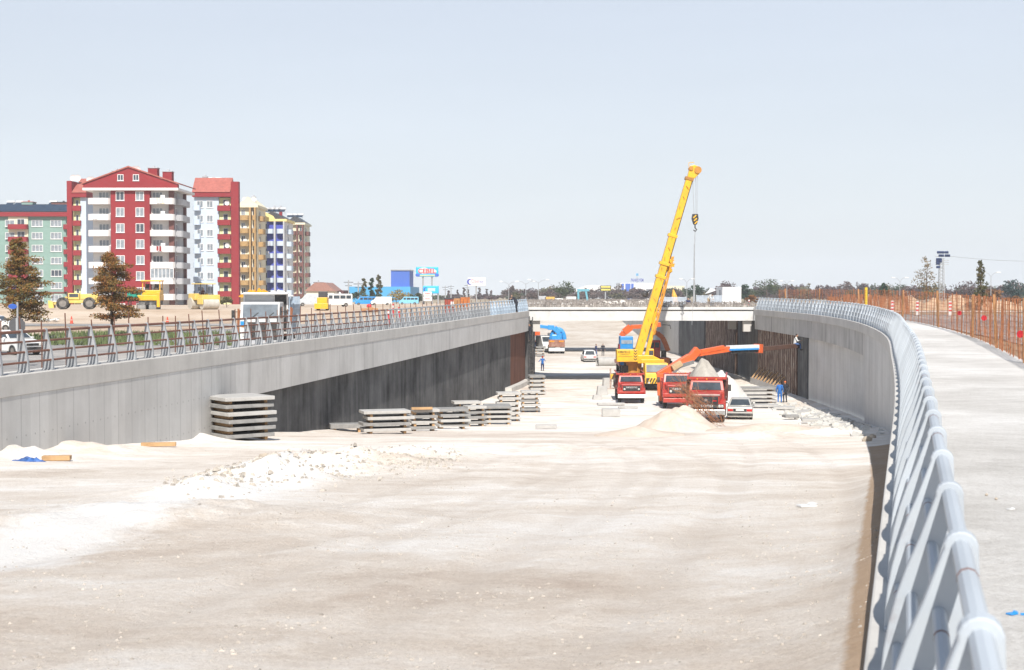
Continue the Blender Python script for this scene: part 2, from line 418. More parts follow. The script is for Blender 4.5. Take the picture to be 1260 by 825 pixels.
drape('road', [(55, -90, fl(55)-7), (70, -90, fl(70)-7), (92, -70, fl(92)-7), (100, -40, fl(100)-7), (150, -18, fl(150)-7)], left_z, M_ASPH, .05, 40)
drape('service_road', [(141, -120, fl(141)-9), (147, -120, fl(147)-9)], left_z, M_ASPH, .05, 50)
drape('right_road', [(30, rr(30)+6, 70), (60, rr(60)+6, 90), (110, rr(110)+6, 120), (150, rr(150)+8, 200)], right_z, M_ASPH, .05, 30)
M_SLABW = ground_mat('walkway_concrete', [(.50,.48,.45), (.62,.60,.57), (.73,.715,.69)], .12, 1.3)
def walk_z(x, y): return zr(y) + .004 - (.1 if x > rr(y) + 3.4 else 0)
o = drape('walkway', [(-20, rr(-20)+.13, rr(-20)+3.9)] + [(y, rr(y)+.13, rr(y)+3.9) for y in range(-18, 146, 2)], walk_z, M_SLABW, .0, 8)

# grass beyond the road: blades and tufts, too many to count
M_GRASS = mat('grass_blades', (.11, .14, .05), .8, var=.5, scale=.5)
rnd = random.Random(4); mb = MB()
for i in range(9000):
    y = rnd.uniform(93, 116); x = rnd.uniform(-38, -18)
    if noise.noise(Vector((x*.2, y*.2, 1))) < rnd.uniform(-.3, .15): continue
    if x > fl(y) - 9: continue
    z = left_z(x, y); h = rnd.uniform(.12, .5); a = rnd.uniform(0, 6.28); wv = .09
    mb.add([(x-wv*math.cos(a), y-wv*math.sin(a), z), (x+wv*math.cos(a), y+wv*math.sin(a), z), (x+rnd.uniform(-.15,.15), y+rnd.uniform(-.1,.1), z+h)], [(0,1,2)])
stuff(mb.build('grass', M_GRASS, fix=False))

# ================================================================ retaining walls
def concrete(name, lo, hi, panel=0, streak=.35, stain=.3, under=None):
    """board-marked concrete; UV = metres along the wall, height"""
    m, t = newmat(name); c = t.new('ShaderNodeTexCoord'); uv = c.outputs['UV']
    mp = t.new('ShaderNodeMapping'); mp.inputs['Scale'].default_value = (1.6, .16, 1); t.link(uv, mp.inputs['Vector'])
    mp2 = t.new('ShaderNodeMapping'); mp2.inputs['Scale'].default_value = (.22, .3, 1); t.link(uv, mp2.inputs['Vector'])
    n1 = t.noise(mp.outputs[0], 1, 7, .7, .2); n2 = t.noise(mp2.outputs[0], 1, 6, .65); n3 = t.noise(uv, 14, 5, .7)
    k = t.math('ADD', t.math('MULTIPLY', n1, streak), t.math('ADD', t.math('MULTIPLY', n2, .9 - streak), t.math('MULTIPLY', n3, .1)))
    col = t.ramp(k, [(.36, lo), (.62, hi)])
    h = n3
    if panel:
        sp = t.new('ShaderNodeSeparateXYZ'); t.link(uv, sp.inputs[0])
        q = t.math('MULTIPLY', sp.outputs[0], 1 / panel); fr_ = t.math('FRACT', q)
        wn = t.new('ShaderNodeTexWhiteNoise', noise_dimensions='1D'); t.link(t.math('FLOOR', q), wn.inputs['W'])
        col = t.mix(.8, col, t.ramp(wn.outputs['Value'], [(0, (.86,.86,.86)), (1, (1.0,1.0,1.0))]), 'MULTIPLY')
        ln = t.math('LESS_THAN', t.math('ABSOLUTE', t.math('SUBTRACT', fr_, .5)), .022 / panel)
        col = t.mix(t.math('MULTIPLY', ln, .32), col, tuple(x*.35 for x in lo))
        fx = t.math('SUBTRACT', t.math('FRACT', t.math('MULTIPLY', sp.outputs[0], 2/panel)), .5); fy = t.math('SUBTRACT', t.math('FRACT', t.math('MULTIPLY', sp.outputs[1], 1/1.1)), .5)
        dd = t.math('SQRT', t.math('ADD', t.math('POWER', t.math('MULTIPLY', fx, panel/2), 2), t.math('POWER', t.math('MULTIPLY', fy, 1.1), 2)))
        hole = t.math('LESS_THAN', dd, .028); col = t.mix(t.math('MULTIPLY', hole, .6), col, tuple(x*.4 for x in lo))
        h = t.math('SUBTRACT', n3, t.math('ADD', ln, hole))
    if stain:
        d = t.ramp(t.noise(mp.outputs[0], .6, 6, .7, .5), [(.52, (0,0,0)), (.72, (1,1,1))])
        col = t.mix(t.math('MULTIPLY', d, stain), col, tuple(x*.4 for x in lo))
    t.set(col, .88); t.b.inputs['Specular IOR Level'].default_value = .2; t.bump(h, .25, .02); MATS[name] = m; return m
M_COPE = concrete('coping_concrete', (.44,.425,.40), (.60,.58,.545), 0, .3, .25)
M_PANEL = concrete('board_marked_concrete', (.50,.49,.47), (.64,.63,.61), 1.05, .3, .2)
M_BAND = concrete('fascia_concrete', (.48,.47,.45), (.64,.63,.61), 0, .35, .4)
M_BITU_SHADOW = concrete('bitumen_or_shadow_black', (.014,.014,.015), (.16,.16,.16), 0, .42, .35)
def pile_mat(name, lo, mid, hi):
    """rough earth-stained bored piles: vertical ribs, blotches of mud and pale grout"""
    m, t = newmat(name); uv = t.new('ShaderNodeTexCoord').outputs['UV']
    def mp(sx, sy):
        o = t.new('ShaderNodeMapping'); o.inputs['Scale'].default_value = (sx, sy, 1); t.link(uv, o.inputs['Vector']); return o.outputs[0]
    a = t.noise(mp(1.1, .55), 1, 9, .75, .8); b_ = t.noise(mp(2.6, .35), 1, 6, .7, .3); sp = t.new('ShaderNodeSeparateXYZ'); t.link(uv, sp.inputs[0])
    rib = t.math('ABSOLUTE', t.math('SINE', t.math('MULTIPLY', sp.outputs[0], math.pi/.9)))
    k = t.math('ADD', t.math('MULTIPLY', a, .6), t.math('ADD', t.math('MULTIPLY', b_, .3), t.math('MULTIPLY', rib, .10)))
    t.set(t.ramp(k, [(.40, lo), (.52, mid), (.63, hi)]), .95); t.b.inputs['Specular IOR Level'].default_value = .15
    t.bump(t.math('ADD', t.math('MULTIPLY', rib, 2.0), t.math('MULTIPLY', a, 1.5)), .9, .12); return m
M_PILE = pile_mat('bored_pile_earth', (.04,.024,.018), (.17,.105,.075), (.46,.39,.33))
M_RUSTW = concrete('rusty_sheet_piles', (.09,.035,.022), (.21,.085,.05), .5, .6, .4)

def wall_path(f, zt, y0, y1, side, step=1.2):
    n = max(2, int((y1-y0)/step)); out = []
    for i in range(n+1):
        y = y0 + (y1-y0)*i/n; x = f(y); h = (f(y+.3)-f(y-.3))/.6
        t = Vector((h, 1, 0)).normalized(); nrm = Vector((t.y, -t.x, 0)) * side     # towards the pit
        out.append((Vector((x, y, zt(y))), nrm))
    return out
def extr(path, prof, name, m, parent, bevel=0):
    """prof(k, p) gives the closed (u, w) outline; u towards the pit, w above the path"""
    mb = MB(); n = None; s = 0; vs = []; uv = []; prev = None
    for k, (p, nr) in enumerate(path):
        if prev is not None: s += (p - prev).length
        prev = p; pr = prof(p); n = len(pr)
        for u, wv in pr: vs.append(p + nr*u + Vector((0, 0, wv))); uv.append((s, wv + u))
    fs = [(i*n+j, i*n+(j+1) % n, (i+1)*n+(j+1) % n, (i+1)*n+j) for i in range(len(path)-1) for j in range(n)]
    fs += [tuple(range(n-1,-1,-1)), tuple((len(path)-1)*n+j for j in range(n))]
    mb.add(vs, fs, uv); return mb.build(name, m, parent, bevel=bevel)
def rect(u0, u1, w0, w1): return lambda p: [(u0, w0), (u1, w0), (u1, w1), (u0, w1)]
def to_floor(u0, u1, w1, drop=.5): return lambda p: [(u0, pz(p.y)-p.z-drop), (u1, pz(p.y)-p.z-drop), (u1, w1), (u0, w1)]

LW = thing('retaining_wall', 'long grey concrete retaining wall with a black coated lower face, left of the excavated roadway', 'retaining wall', (0,0,0))
extr(wall_path(fl, zl, -30, 140, 1), rect(-.95, 0, -.55, 0), 'coping', M_COPE, LW, .02)
extr(wall_path(fl, zl, -30, 54.5, 1), to_floor(-.9, -.02, -.553), 'panel_wall', M_PANEL, LW)
extr(wall_path(fl, zl, 54.52, 140, 1), rect(-.9, -.02, -1.95, -.553), 'fascia', M_BAND, LW)
extr(wall_path(fl, zl, 54.53, 129, 1), to_floor(-.88, -.4, -1.953), 'coated_or_shadowed_wall', M_BITU_SHADOW, LW)
extr(wall_path(fl, zl, 129.02, 140, 1), to_floor(-.88, -.4, -1.953), 'pile_wall', M_RUSTW, LW)
extr(wall_path(fl, zl, 126, 139.6, 1), lambda p: [(-.39, pz(p.y)-p.z-.3), (.25, pz(p.y)-p.z-.3), (.2, pz(p.y)-p.z+.5), (-.39, pz(p.y)-p.z+.5)], 'footing', M_COPE, LW)

RW = thing('retaining_wall', 'curving grey concrete retaining wall with overhanging fascia, right of the excavated roadway', 'retaining wall', (0,0,0))
def path_r(a, b): return wall_path(rr, zr, a, b, -1)
extr(path_r(-20, 140), rect(-.5, .50, -.55, 0), 'coping', M_COPE, RW, .02)
extr(path_r(-20, 86), to_floor(-.3, .39, -.553), 'panel_wall', M_PANEL, RW)
extr(path_r(86.02, 140), rect(-.3, .39, -1.95, -.553), 'fascia', concrete('stained_fascia_concrete', (.33,.32,.30), (.54,.525,.50), 0, .45, .75), RW)
extr(path_r(86.03, 117.2), to_floor(-.28, -.12, -1.953), 'panel_wall', M_PANEL, RW)
extr(path_r(117.22, 121), to_floor(-.28, .01, -1.953), 'coated_or_shadowed_wall', M_BITU_SHADOW, RW)
extr(path_r(121.02, 140), to_floor(-.28, .1, -1.953), 'pile_wall', M_PILE, RW)
extr(path_r(124, 140), lambda p: [(.1, pz(p.y)-p.z-.3), (.85, pz(p.y)-p.z-.3), (.8, pz(p.y)-p.z+.65), (.1, pz(p.y)-p.z+.7)], 'footing', M_COPE, RW)

# walls beyond the first bridge
LW2 = thing('retaining_wall', 'left retaining wall beyond the near bridge, mostly hidden', 'retaining wall', (0,0,0))
extr(wall_path(fl, zl, 152, 350, 1, 4), rect(-.95, 0, -.55, 0), 'coping', M_COPE, LW2)
extr(wall_path(fl, zl, 140.3, 350, 1, 4), to_floor(-.9, -.02, -.56), 'coated_or_shadowed_wall', M_BITU_SHADOW, LW2)
RW2 = thing('retaining_wall', 'right retaining wall beyond the near bridge, brown then dark then pale grey sections', 'retaining wall', (0,0,0))
extr(wall_path(rr, zr, 152, 350, -1, 4), rect(-.5, .42, -.55, 0), 'coping', M_COPE, RW2)
extr(wall_path(rr, zr, 140.3, 154, -1, 3), to_floor(-.28, -.15, -1.2), 'coated_or_shadowed_wall', M_BITU_SHADOW, RW2)  # black here paints the bridge's shadow onto the wall
extr(wall_path(rr, zr, 154.1, 178, -1, 3), to_floor(-.28, .1, -1.2), 'pile_wall', M_PILE, RW2)
extr(wall_path(rr, zr, 178.1, 205, -1, 3), to_floor(-.28, .3, -.56), 'coated_or_shadowed_wall', M_BITU_SHADOW, RW2)
extr(wall_path(rr, zr, 205.1, 350, -1, 3), to_floor(-.28, .4, -.56), 'panel_wall', M_PANEL, RW2)

# ---------------------------------------------------------------- railings
def paint(name, rgb, rust=.25):
    m, t = newmat(name); v = t.coord('Object'); g = t.new('ShaderNodeNewGeometry')
    n = t.noise(g.outputs['Position'], 1.7, 7, .7); f = t.noise(g.outputs['Position'], .35, 3)
    col = t.ramp(f, [(.35, tuple(c*.86 for c in rgb)), (.65, tuple(c*1.1 for c in rgb))])
    col = t.mix(t.math('MULTIPLY', t.ramp(n, [(.60, (0,0,0)), (.70, (1,1,1))]), rust), col, (.16, .075, .045))
    t.set(col, .5); t.bump(t.noise(g.outputs['Position'], 30, 4), .08, .01); MATS[name] = m; return m
M_RAILG = paint('grey_railing_paint', (.33,.345,.36), .15)
M_RAILB = paint('pale_blue_railing_paint', (.44,.53,.62), .2)
M_RAILR = paint('pale_grey_blue_railing_paint', (.43,.47,.51), .22)
M_RUST = mat('red_oxide_primer', (.17,.075,.05), .75, var=.35, scale=1.2)
def fin_mesh():
    mb = MB(); pts = []
    H = 1.06
    back = [(-.03, 0), (-.03, .5), (-.02, .9)]
    arc = [(.055 + .07*math.cos(a), H + .03 + .07*math.sin(a)) for a in [R(190 - 22*i) for i in range(10)]]
    front = [(.10 + .30*(1 - (z/H)**2.0), z) for z in (.85, .7, .55, .4, .25, .1, 0)]
    poly = back + arc + front
    n = len(poly); tk = .05
    mb.add([(u, -tk, z) for u, z in poly] + [(u, tk, z) for u, z in poly],
           [tuple(range(n-1,-1,-1)), tuple(range(n, 2*n))] + [(i, (i+1) % n, n+(i+1) % n, n+i) for i in range(n)])
    mb.bx(-.06, .40, -.09, .09, -.002, .025)
    for bx_ in (-.03, .36):
        for by_ in (-.07, .07): mb.cyl((bx_, by_, .035), 'z', .014, .022, 6)
    return mb
RAILS = [(.055, 1.09, .04), (.14, .82, .03), (.24, .55, .03), (.31, .28, .03)]   # u, z, radius
def railing(label, f, zt, side, y0, y1, spacing, segs, off, mats_of, su=1.0):
    t = thing('steel_railing', label, 'railing', (0,0,0))
    path = wall_path(f, zt, y0, y1, side, .4); L = [0]
    for a, b in zip(path, path[1:]): L.append(L[-1] + (b[0]-a[0]).length)
    k = 0; s = 0; first = {}
    base = None; cnt = 0
    while s < L[-1]:
        while k < len(L)-2 and L[k+1] < s: k += 1
        p, nr = path[k]; q = path[k+1][0]; a = (s - L[k]) / (L[k+1]-L[k])
        pos = p.lerp(q, a) - nr*off
        mm = mats_of(pos.y)[0]
        if mm.name not in first:
            o = fin_mesh().build('post', mm, t, bevel=.008, seg=1); first[mm.name] = o
        else:
            o = first[mm.name].copy(); C.objects.link(o); o.parent = t
        o.location = pos; o.rotation_euler = (0, 0, math.atan2(nr.y, nr.x)); o.scale = (su, 1, 1); s += spacing; cnt += 1
    for (a, b) in segs:
        pp = wall_path(f, zt, a, b, side, .8)
        for i, (u, z, r) in enumerate(RAILS):
            mb = MB(); mb.tube([p - nr*(off - u*su) + Vector((0,0,z)) for p, nr in pp], r, 10)
            rw_ = random.Random(int(a*7+i)); mb.cm = 1
            for (p, nr), (p2, n2) in zip(pp, pp[1:]):
                if rw_.random() < .30:
                    c_ = p.lerp(p2, rw_.random()) - nr*(off - u*su) + Vector((0,0,z)); d_ = (p2-p).normalized(); mb.tube([c_-d_*.012, c_+d_*.012], r*1.035, 10)
            mb.build('rail', [mats_of((a+b)/2)[1], mat('weld_rust', (.20,.095,.07), .8, var=.3)], t, smooth='auto')
    return t
railing('grey finned steel railing with brown horizontal bars along the left wall', fl, zl, 1, 22, 141, 1.46, [(20, 52), (52.05, 82), (82.05, 118), (118.05, 141.5)], .42,
        lambda y: (M_RAILB if y > 118 else M_RAILG, M_RAILB if y > 118 else (M_RAILG if y > 82 else M_RUST)), .68)
railing('pale blue-grey finned steel railing curving along the right wall', rr, zr, -1, -1.9, 140.5, 1.6, [(-2.5, 45), (45.05, 95), (95.05, 141)], 0,
        lambda y: (M_RAILR, M_RAILR))

# ---------------------------------------------------------------- bridges
M_WHITEC = mat('white_precast_concrete', (.6,.6,.59), .8, var=.12, scale=.6, dirt=(.35,.33,.3), dirt_amt=.4)
M_REBAR = mat('rebar_and_rubble', (.25,.22,.2), .9, var=.5, scale=2)
def bridge(label, y0, y1, zt, x0, x1):
    t = thing('bridge', label, 'bridge', (0, 0, 0)); m = MB()
    m.bx(x0-.6, x1+.6, y0, y1, zt-.42, zt-.16); m.build('deck', M_WHITEC, t, bevel=.02)
    for i in range(9):
        y = y0 + .35 + (y1-y0-.7)*i/8
        g = MB(); g.prism([(y-.3, zt-1.5), (y+.3, zt-1.5), (y+.3, zt-1.32), (y+.1, zt-1.2), (y+.1, zt-.65), (y+.34, zt-.55), (y+.34, zt-.422), (y-.34, zt-.422), (y-.34, zt-.55), (y-.1, zt-.65), (y-.1, zt-1.2), (y-.3, zt-1.32)] if i else
                        [(y-.3, zt-1.5), (y+.3, zt-1.5), (y+.3, zt-.56), (y-.3, zt-.56)], 'x', x0-.3, x1+.3)
        g.build('girder', M_WHITEC, t)
    # projecting stirrups and rubble along both edges
    rn = random.Random(int(y0)); mb = MB()
    for yy in (y0 + .25, y0+1.0, y0+2.2, y1 - .25):
        x = x0 - .5
        while x < x1 + .5:
            h = rn.uniform(.25, .6); a = rn.uniform(-.12, .12)
            mb.bar((x, yy, zt-.17), (x+a, yy+rn.uniform(-.1, .1), zt-.17+h), .045)
            mb.bar((x+a, yy, zt-.17+h), (x+a+.16, yy, zt-.17+h*.8), .045)
            x += rn.uniform(.08, .17)
    stuff(mb.build('stirrup', M_REBAR, t, fix=False))
    mb = MB()
    for i in range(330):
        x = rn.uniform(x0, x1); y = rn.uniform(y0+.2, y0+4); s = rn.uniform(.05, .17)
        mb.box((x, y, zt-.12), (s*2, s*1.6, s*1.5), rn.uniform(0, 3), rn.uniform(-.5, .5), rn.uniform(-.5, .5))
    stuff(mb.build('rubble_layer', mat('rubble', (.4,.37,.33), .9, var=.3, scale=4), t, fix=False))
    for xx in (x0 + .3, x1 - .75):
        for yy in (y0+.4, y1-.9):
            MB().bx(xx, xx+.8, yy, yy+.7, zt-2.6, zt-1.503).build('bearing_corbel', M_COPE, t, bevel=.02)
    return t
BR1 = bridge('white girder bridge crossing the cutting behind the cranes', 141.2, 152, EYE-1.15, 1.7, 23.8)
BR2 = bridge('farther white girder bridge hidden behind the near bridge', 217, 229, EYE-1.15, 2.2, 24.0)
# ================================================================ apartment buildings on the left
M_WFRAME = mat('white_window_frame', (.72,.72,.71), .5, var=.05)
M_PANE = glass('pale_window_pane', (.22,.25,.28), .12)
M_PANED = glass('dark_window_pane', (.05,.06,.08), .08)
M_RED = mat('red_render', (.25,.014,.02), .8, var=.12, scale=.25, dirt=(.20,.03,.03), dirt_amt=.35)
M_REDT = mat('red_roof_tiles', (.36,.11,.085), .85, var=.2, scale=1.5)
M_WHT = mat('white_render', (.72,.71,.70), .85, var=.06, scale=.3, dirt=(.45,.44,.42), dirt_amt=.25)
M_GRYR = mat('grey_or_shaded_render', (.42,.43,.45), .85, var=.08, scale=.3)
M_GREEN = mat('sea_green_render', (.215,.33,.295), .85, var=.1, scale=.25, dirt=(.15,.25,.22), dirt_amt=.35)
M_LBLUE = mat('pale_blue_render', (.50,.58,.68), .85, var=.06, scale=.3)
M_LIME = mat('lime_render', (.70,.72,.38), .85, var=.06)
M_CREAM = mat('cream_render', (.72,.66,.48), .85, var=.06)
M_YEL = mat('yellow_render', (.78,.62,.25), .85, var=.06)
M_OCHRE = mat('ochre_render', (.40,.25,.10), .85, var=.1)
M_BLUE = mat('deep_blue_render', (.07,.09,.42), .85, var=.1)
M_BROWN = mat('brown_red_render', (.16,.065,.055), .85, var=.1)
M_DARKM = mat('dark_metal', (.05,.05,.055), .5, var=.2)
M_SOLAR = glass('solar_collector', (.02,.035,.06), .12)
M_STEELP = mat('galvanised_steel', (.45,.46,.47), .45, .5, var=.12)

WIN = {}
def window(parent, x, y, z, w, h, face='-y', panes=2, dark=False, x_in=.12):
    """white framed window standing 6 cm proud of the facade; child pane set back in the frame"""
    key = (round(w, 2), round(h, 2), panes, dark)
    if key not in WIN:
        f = MB(); b = .10
        f.bx(-w/2, w/2, -.06, .05, -h/2, -h/2+b); f.bx(-w/2, w/2, -.06, .05, h/2-b, h/2)
        f.bx(-w/2, -w/2+b, -.06, .05, -h/2+b, h/2-b); f.bx(w/2-b, w/2, -.06, .05, -h/2+b, h/2-b)
        for i in range(1, panes):
            cx = -w/2 + w*i/panes; f.bx(cx-.04, cx+.04, -.055, .05, -h/2+b, h/2-b)
        f.bx(-w/2-.08, w/2+.08, -.14, .05, -h/2-.08, -h/2-.002)
        fo = f.build('window', M_WFRAME, None)
        p = MB(); p.bx(-w/2+.05, w/2-.05, -.02, .04, -h/2+.05, h/2-.05); po = p.build('pane', M_PANED if dark else M_PANE, None)
        WIN[key] = (fo.data, po.data); bpy.data.objects.remove(fo); bpy.data.objects.remove(po)
    fm, pm = WIN[key]
    o = bpy.data.objects.new('window', fm); C.objects.link(o); o.parent = parent; o.location = (x, y, z)
    if face == '+x': o.rotation_euler = (0, 0, R(90))
    q = bpy.data.objects.new('pane', pm); C.objects.link(q); q.parent = o
    return o
BAL = {}
def balcony(parent, x, y, z, w, d, h, m, face='-y', curve=True, cap=M_WHT):
    key = (round(w, 2), round(d, 2), round(h, 2), m.name, curve)
    if key not in BAL:
        mb = MB(); k = d * .45 if curve else .0
        out = [(-w/2, 0), (-w/2, -d+k)]
        if curve: out += [(-w/2+k*.35, -d+k*.3), (-w/2+k, -d), (w/2-k, -d), (w/2-k*.35, -d+k*.3)]
        else: out += [(-w/2, -d), (w/2, -d)]
        out += [(w/2, -d+k), (w/2, 0)]
        o2 = []
        for p in out: o2.append(p)
        cx = 0; t = .14
        inn = [(p[0]*(1-2*t/w), p[1]+t if p[1] < 0 else 0) for p in o2]
        mb.prism(o2, 'z', 0, .18)
        n = len(o2)
        for i in range(n-1):
            a, b, c_, d_ = o2[i], o2[i+1], inn[i+1], inn[i]
            if (a[0]-b[0])**2+(a[1]-b[1])**2 < 1e-6: continue
            mb.prism([a, b, c_, d_], 'z', .181, h)
        o = mb.build('balcony', m, None); BAL[key] = o.data; bpy.data.objects.remove(o)
    o = bpy.data.objects.new('balcony', BAL[key]); C.objects.link(o); o.parent = parent; o.location = (x, y, z)
    if face == '+x': o.rotation_euler = (0, 0, R(90))
    return o
def dish(parent, x, y, z, r=.45, m=None):
    mb = MB(); n = 14; prof = [(0, 0), (.5, -.06), (.85, -.17), (1, -.25), (1.0, -.22), (.85, -.13), (.45, -.03), (0, .03)]
    vs = []; k = len(prof)
    for i in range(n):
        a = 2*math.pi*i/n
        for q, s in prof: vs.append((x + r*q*math.cos(a), y + r*s*1.2, z + r*q*math.sin(a)))
    fs = [(i*k+j, ((i+1) % n)*k+j, ((i+1) % n)*k+j+1, i*k+j+1) for i in range(n) for j in range(k-1)]
    mb.add(vs, fs); mb.tube([(x, y, z), (x, y+.2, z-.7)], .04, 6); mb.build('satellite_dish', m or M_WHT, parent)
def tank(parent, x, y, z):
    """solar water heater: collector and a white tank"""
    mb = MB(); mb.tube([(x-.9, y, z+.75), (x+.9, y, z+.75)], .3, 12); mb.build('water_tank', M_WHT, parent)
    mb = MB(); mb.add([(x-.8, y-1.5, z+.05), (x+.8, y-1.5, z+.05), (x+.8, y-.1, z+.75), (x-.8, y-.1, z+.75), (x-.8, y-1.5, z-.03), (x+.8, y-1.5, z-.03), (x+.8, y-.1, z+.67), (x-.8, y-.1, z+.67)],
        [(0,1,2,3), (7,6,5,4), (0,4,5,1), (1,5,6,2), (2,6,7,3), (3,7,4,0)]); mb.build('solar_collector', M_SOLAR, parent)
    mb = MB()
    for sx in (-.7, .7): mb.bar((x+sx, y, z-.3), (x+sx, y, z+.5), .06); mb.bar((x+sx, y-1.4, z-.3), (x+sx, y-1.4, z+0), .06)
    mb.build('stand', M_STEELP, parent)
def chimney(parent, x, y, z, m, w=.9, h=1.4, cap=M_GRYR):
    mb = MB(); mb.bx(x-w/2, x+w/2, y-w/2, y+w/2, z-1.2, z+h); o = mb.build('chimney', m, parent)
    mb = MB(); mb.bx(x-w/2-.1, x+w/2+.1, y-w/2-.1, y+w/2+.1, z+h+.002, z+h+.14); mb.bx(x-.2, x+.2, y-.2, y+.2, z+h+.142, z+h+.5); mb.build('cap', cap, o)
def at(px, Y): return X(px, Y)
GZ = .0

def extras(parent, x, y, z, rn, face=1):
    """an air conditioner or some washing beside a window"""
    if rn.random() < .3: MB().bx(x-.4, x+.4, y-.42, y-.05, z-.3, z+.25).build('air_conditioner', M_WHT, parent)
    if rn.random() < .3:
        m = MB(); k = rn.randrange(2, 5)
        for i in range(k): m.bx(x-.9+i*.5, x-.9+i*.5+.38, y-1.62, y-1.58, z-.9-rn.uniform(.2,.5), z-.35)
        m.build('laundry', rn.choice((M_WHT, M_BLUE, M_RED, M_CREAM, M_GRYR)), parent)
# --- red and white gabled block (nearest)
def red_block():
    Y = 260.0; s = Y / F
    x0, x1 = X(107, Y), X(218, Y); xa, xb = X(137, Y), X(185, Y); xm = X(160.5, Y)
    H = Z(232, Y); TOP = Z(207, Y); D = 13.0; ST = 19.6 * s
    t = thing('apartment_building', 'tall red and white gabled apartment block with white curved balconies, biggest of the row', 'building', ((x0+x1)/2, Y, GZ))
    ox = (x0+x1)/2; L = lambda x: x - ox
    H -= GZ; TOP -= GZ; W2 = (x1-x0)/2
    m = MB(); m.bx(-W2+.9, W2-1.2, 1.2, D-1, -1, H); m.build('wall', M_WHT, t)
    # projecting red centre, slightly V shaped
    m = MB(); m.prism([(L(xa), 1.3), (L(xa), .12), (L(xm), .0), (L(xb), .12), (L(xb), 1.3)], 'z', -1, H-.05); m.build('centre_bay', M_RED, t)
    # attic gable
    ov = .35
    m = MB(); m.prism([(-W2-ov, H), (W2+ov, H), (W2+ov, H+.7), (0+L(xm), TOP), (-W2-ov, H+.7)], 'y', -.5, .6); m.build('gable', M_RED, t)
    m = MB(); m.bx(-W2-ov-.1, W2+ov+.1, -.6, D, H-.45, H-.003); m.build('cornice', M_WHT, t)
    m = MB()
    for sg in (-1, 1):
        e = sg*(W2+ov+.3)
        a = (L(xm), TOP+.02); b = (e, H+.62)
        m.prism([a, b, (b[0], b[1]+.22), (a[0], a[1]+.25)] if sg > 0 else [b, a, (a[0], a[1]+.25), (b[0], b[1]+.22)], 'y', -.75, D)
    rf = m.build('roof', M_REDT, t)
    for wx in (X(150.5, Y), X(169.5, Y)): window(t, L(wx), -.5, Z(219.5, Y)-GZ, 1.1, 1.15, dark=True)
    for cx, cy, cz in ((L(X(140, Y)), 2.5, H+1.9), (L(X(187, Y)), 2, H+2.4), (L(X(200, Y)), 5, H+2.0)):
        chimney(rf, cx, cy, cz, M_RED, 1.3 if cx < 0 else 1.7, 1.3)
    for cx in (L(X(168, Y)), L(X(164, Y)), L(X(109, Y)), L(X(112, Y))): dish(rf, cx, 1.5, (TOP-.2 if abs(cx - L(xm)) < 2 else H+1.6), .6)
    # side wall facing right: white render greyed for shade, dark red pilaster and balconies
    xr = W2 - 1.2
    m = MB(); m.bx(xr+.003, xr+.25, 1.4, D-1.2, -1, H-.5); sw = m.build('side_wall', M_GRYR, t)
    m = MB(); m.bx(xr-.35, xr+.55, .55, 1.35, -1, H-.46); m.bx(xr+.26, xr+.75, D-3.6, D-2.9, -1, H-.46); m.build('pilaster', M_BROWN, t)
    rn = random.Random(3)
    for i in range(8):
        zc = H - 1.55 - ST*i
        for wx in (X(148.8, Y), X(173, Y)): window(t, L(wx), .05, zc+.1, 1.55, 1.65, dark=rn.random() < .25)
        for sg, xs, xe in ((-1, -W2, L(xa)), (1, L(xb), W2)):
            w_ = xe - xs; cx = (xs+xe)/2
            if zc < -.5: continue
            b = balcony(t, cx - (.25 if sg > 0 else -.1), 1.2, zc-1.4, w_ - .35, 1.75, 1.12, M_WHT)
            extras(t, cx, 1.2-1.0, zc, rn)
            window(t, xs + w_*(.66 if sg < 0 else .24), 1.19, zc+.05, 1.9, 1.75, panes=3, dark=rn.random() < .2)
            if sg > 0 and i == 5:
                q = MB(); q.bx(xs+.2, xe-.5, -.42, -.3, zc-.25, zc+1.4); e = q.build('glazed_screen', M_PANE, t)
                q = MB()
                for k in range(7): xx = xs+.2+(xe-.7-xs)*k/6; q.bx(xx-.05, xx+.05, -.46, -.425, zc-.25, zc+1.4)
                q.bx(xs+.15, xe-.45, -.47, -.425, zc-.32, zc-.251); q.bx(xs+.15, xe-.45, -.47, -.425, zc+1.401, zc+1.5); q.build('frame', M_WFRAME, e)
        # side balconies, greyed for shade like the side wall
        if zc > -1:
            balcony(t, xr+.25, 4.4, zc-1.4, 4.6, 1.5, 1.1, M_GRYR, '+x')
            window(t, xr+.25, 3.6, zc+.05, 1.3, 1.9, '+x', dark=True)
            balcony(t, xr+.25, 9.6, zc-1.4, 3.0, 1.0, 1.1, M_GRYR, '+x')
    m = MB(); m.bx(-1.2, 1.2, -.6, 0, -1, .05); m.build('doorstep', M_GRYR, t)
    return t
red_block()

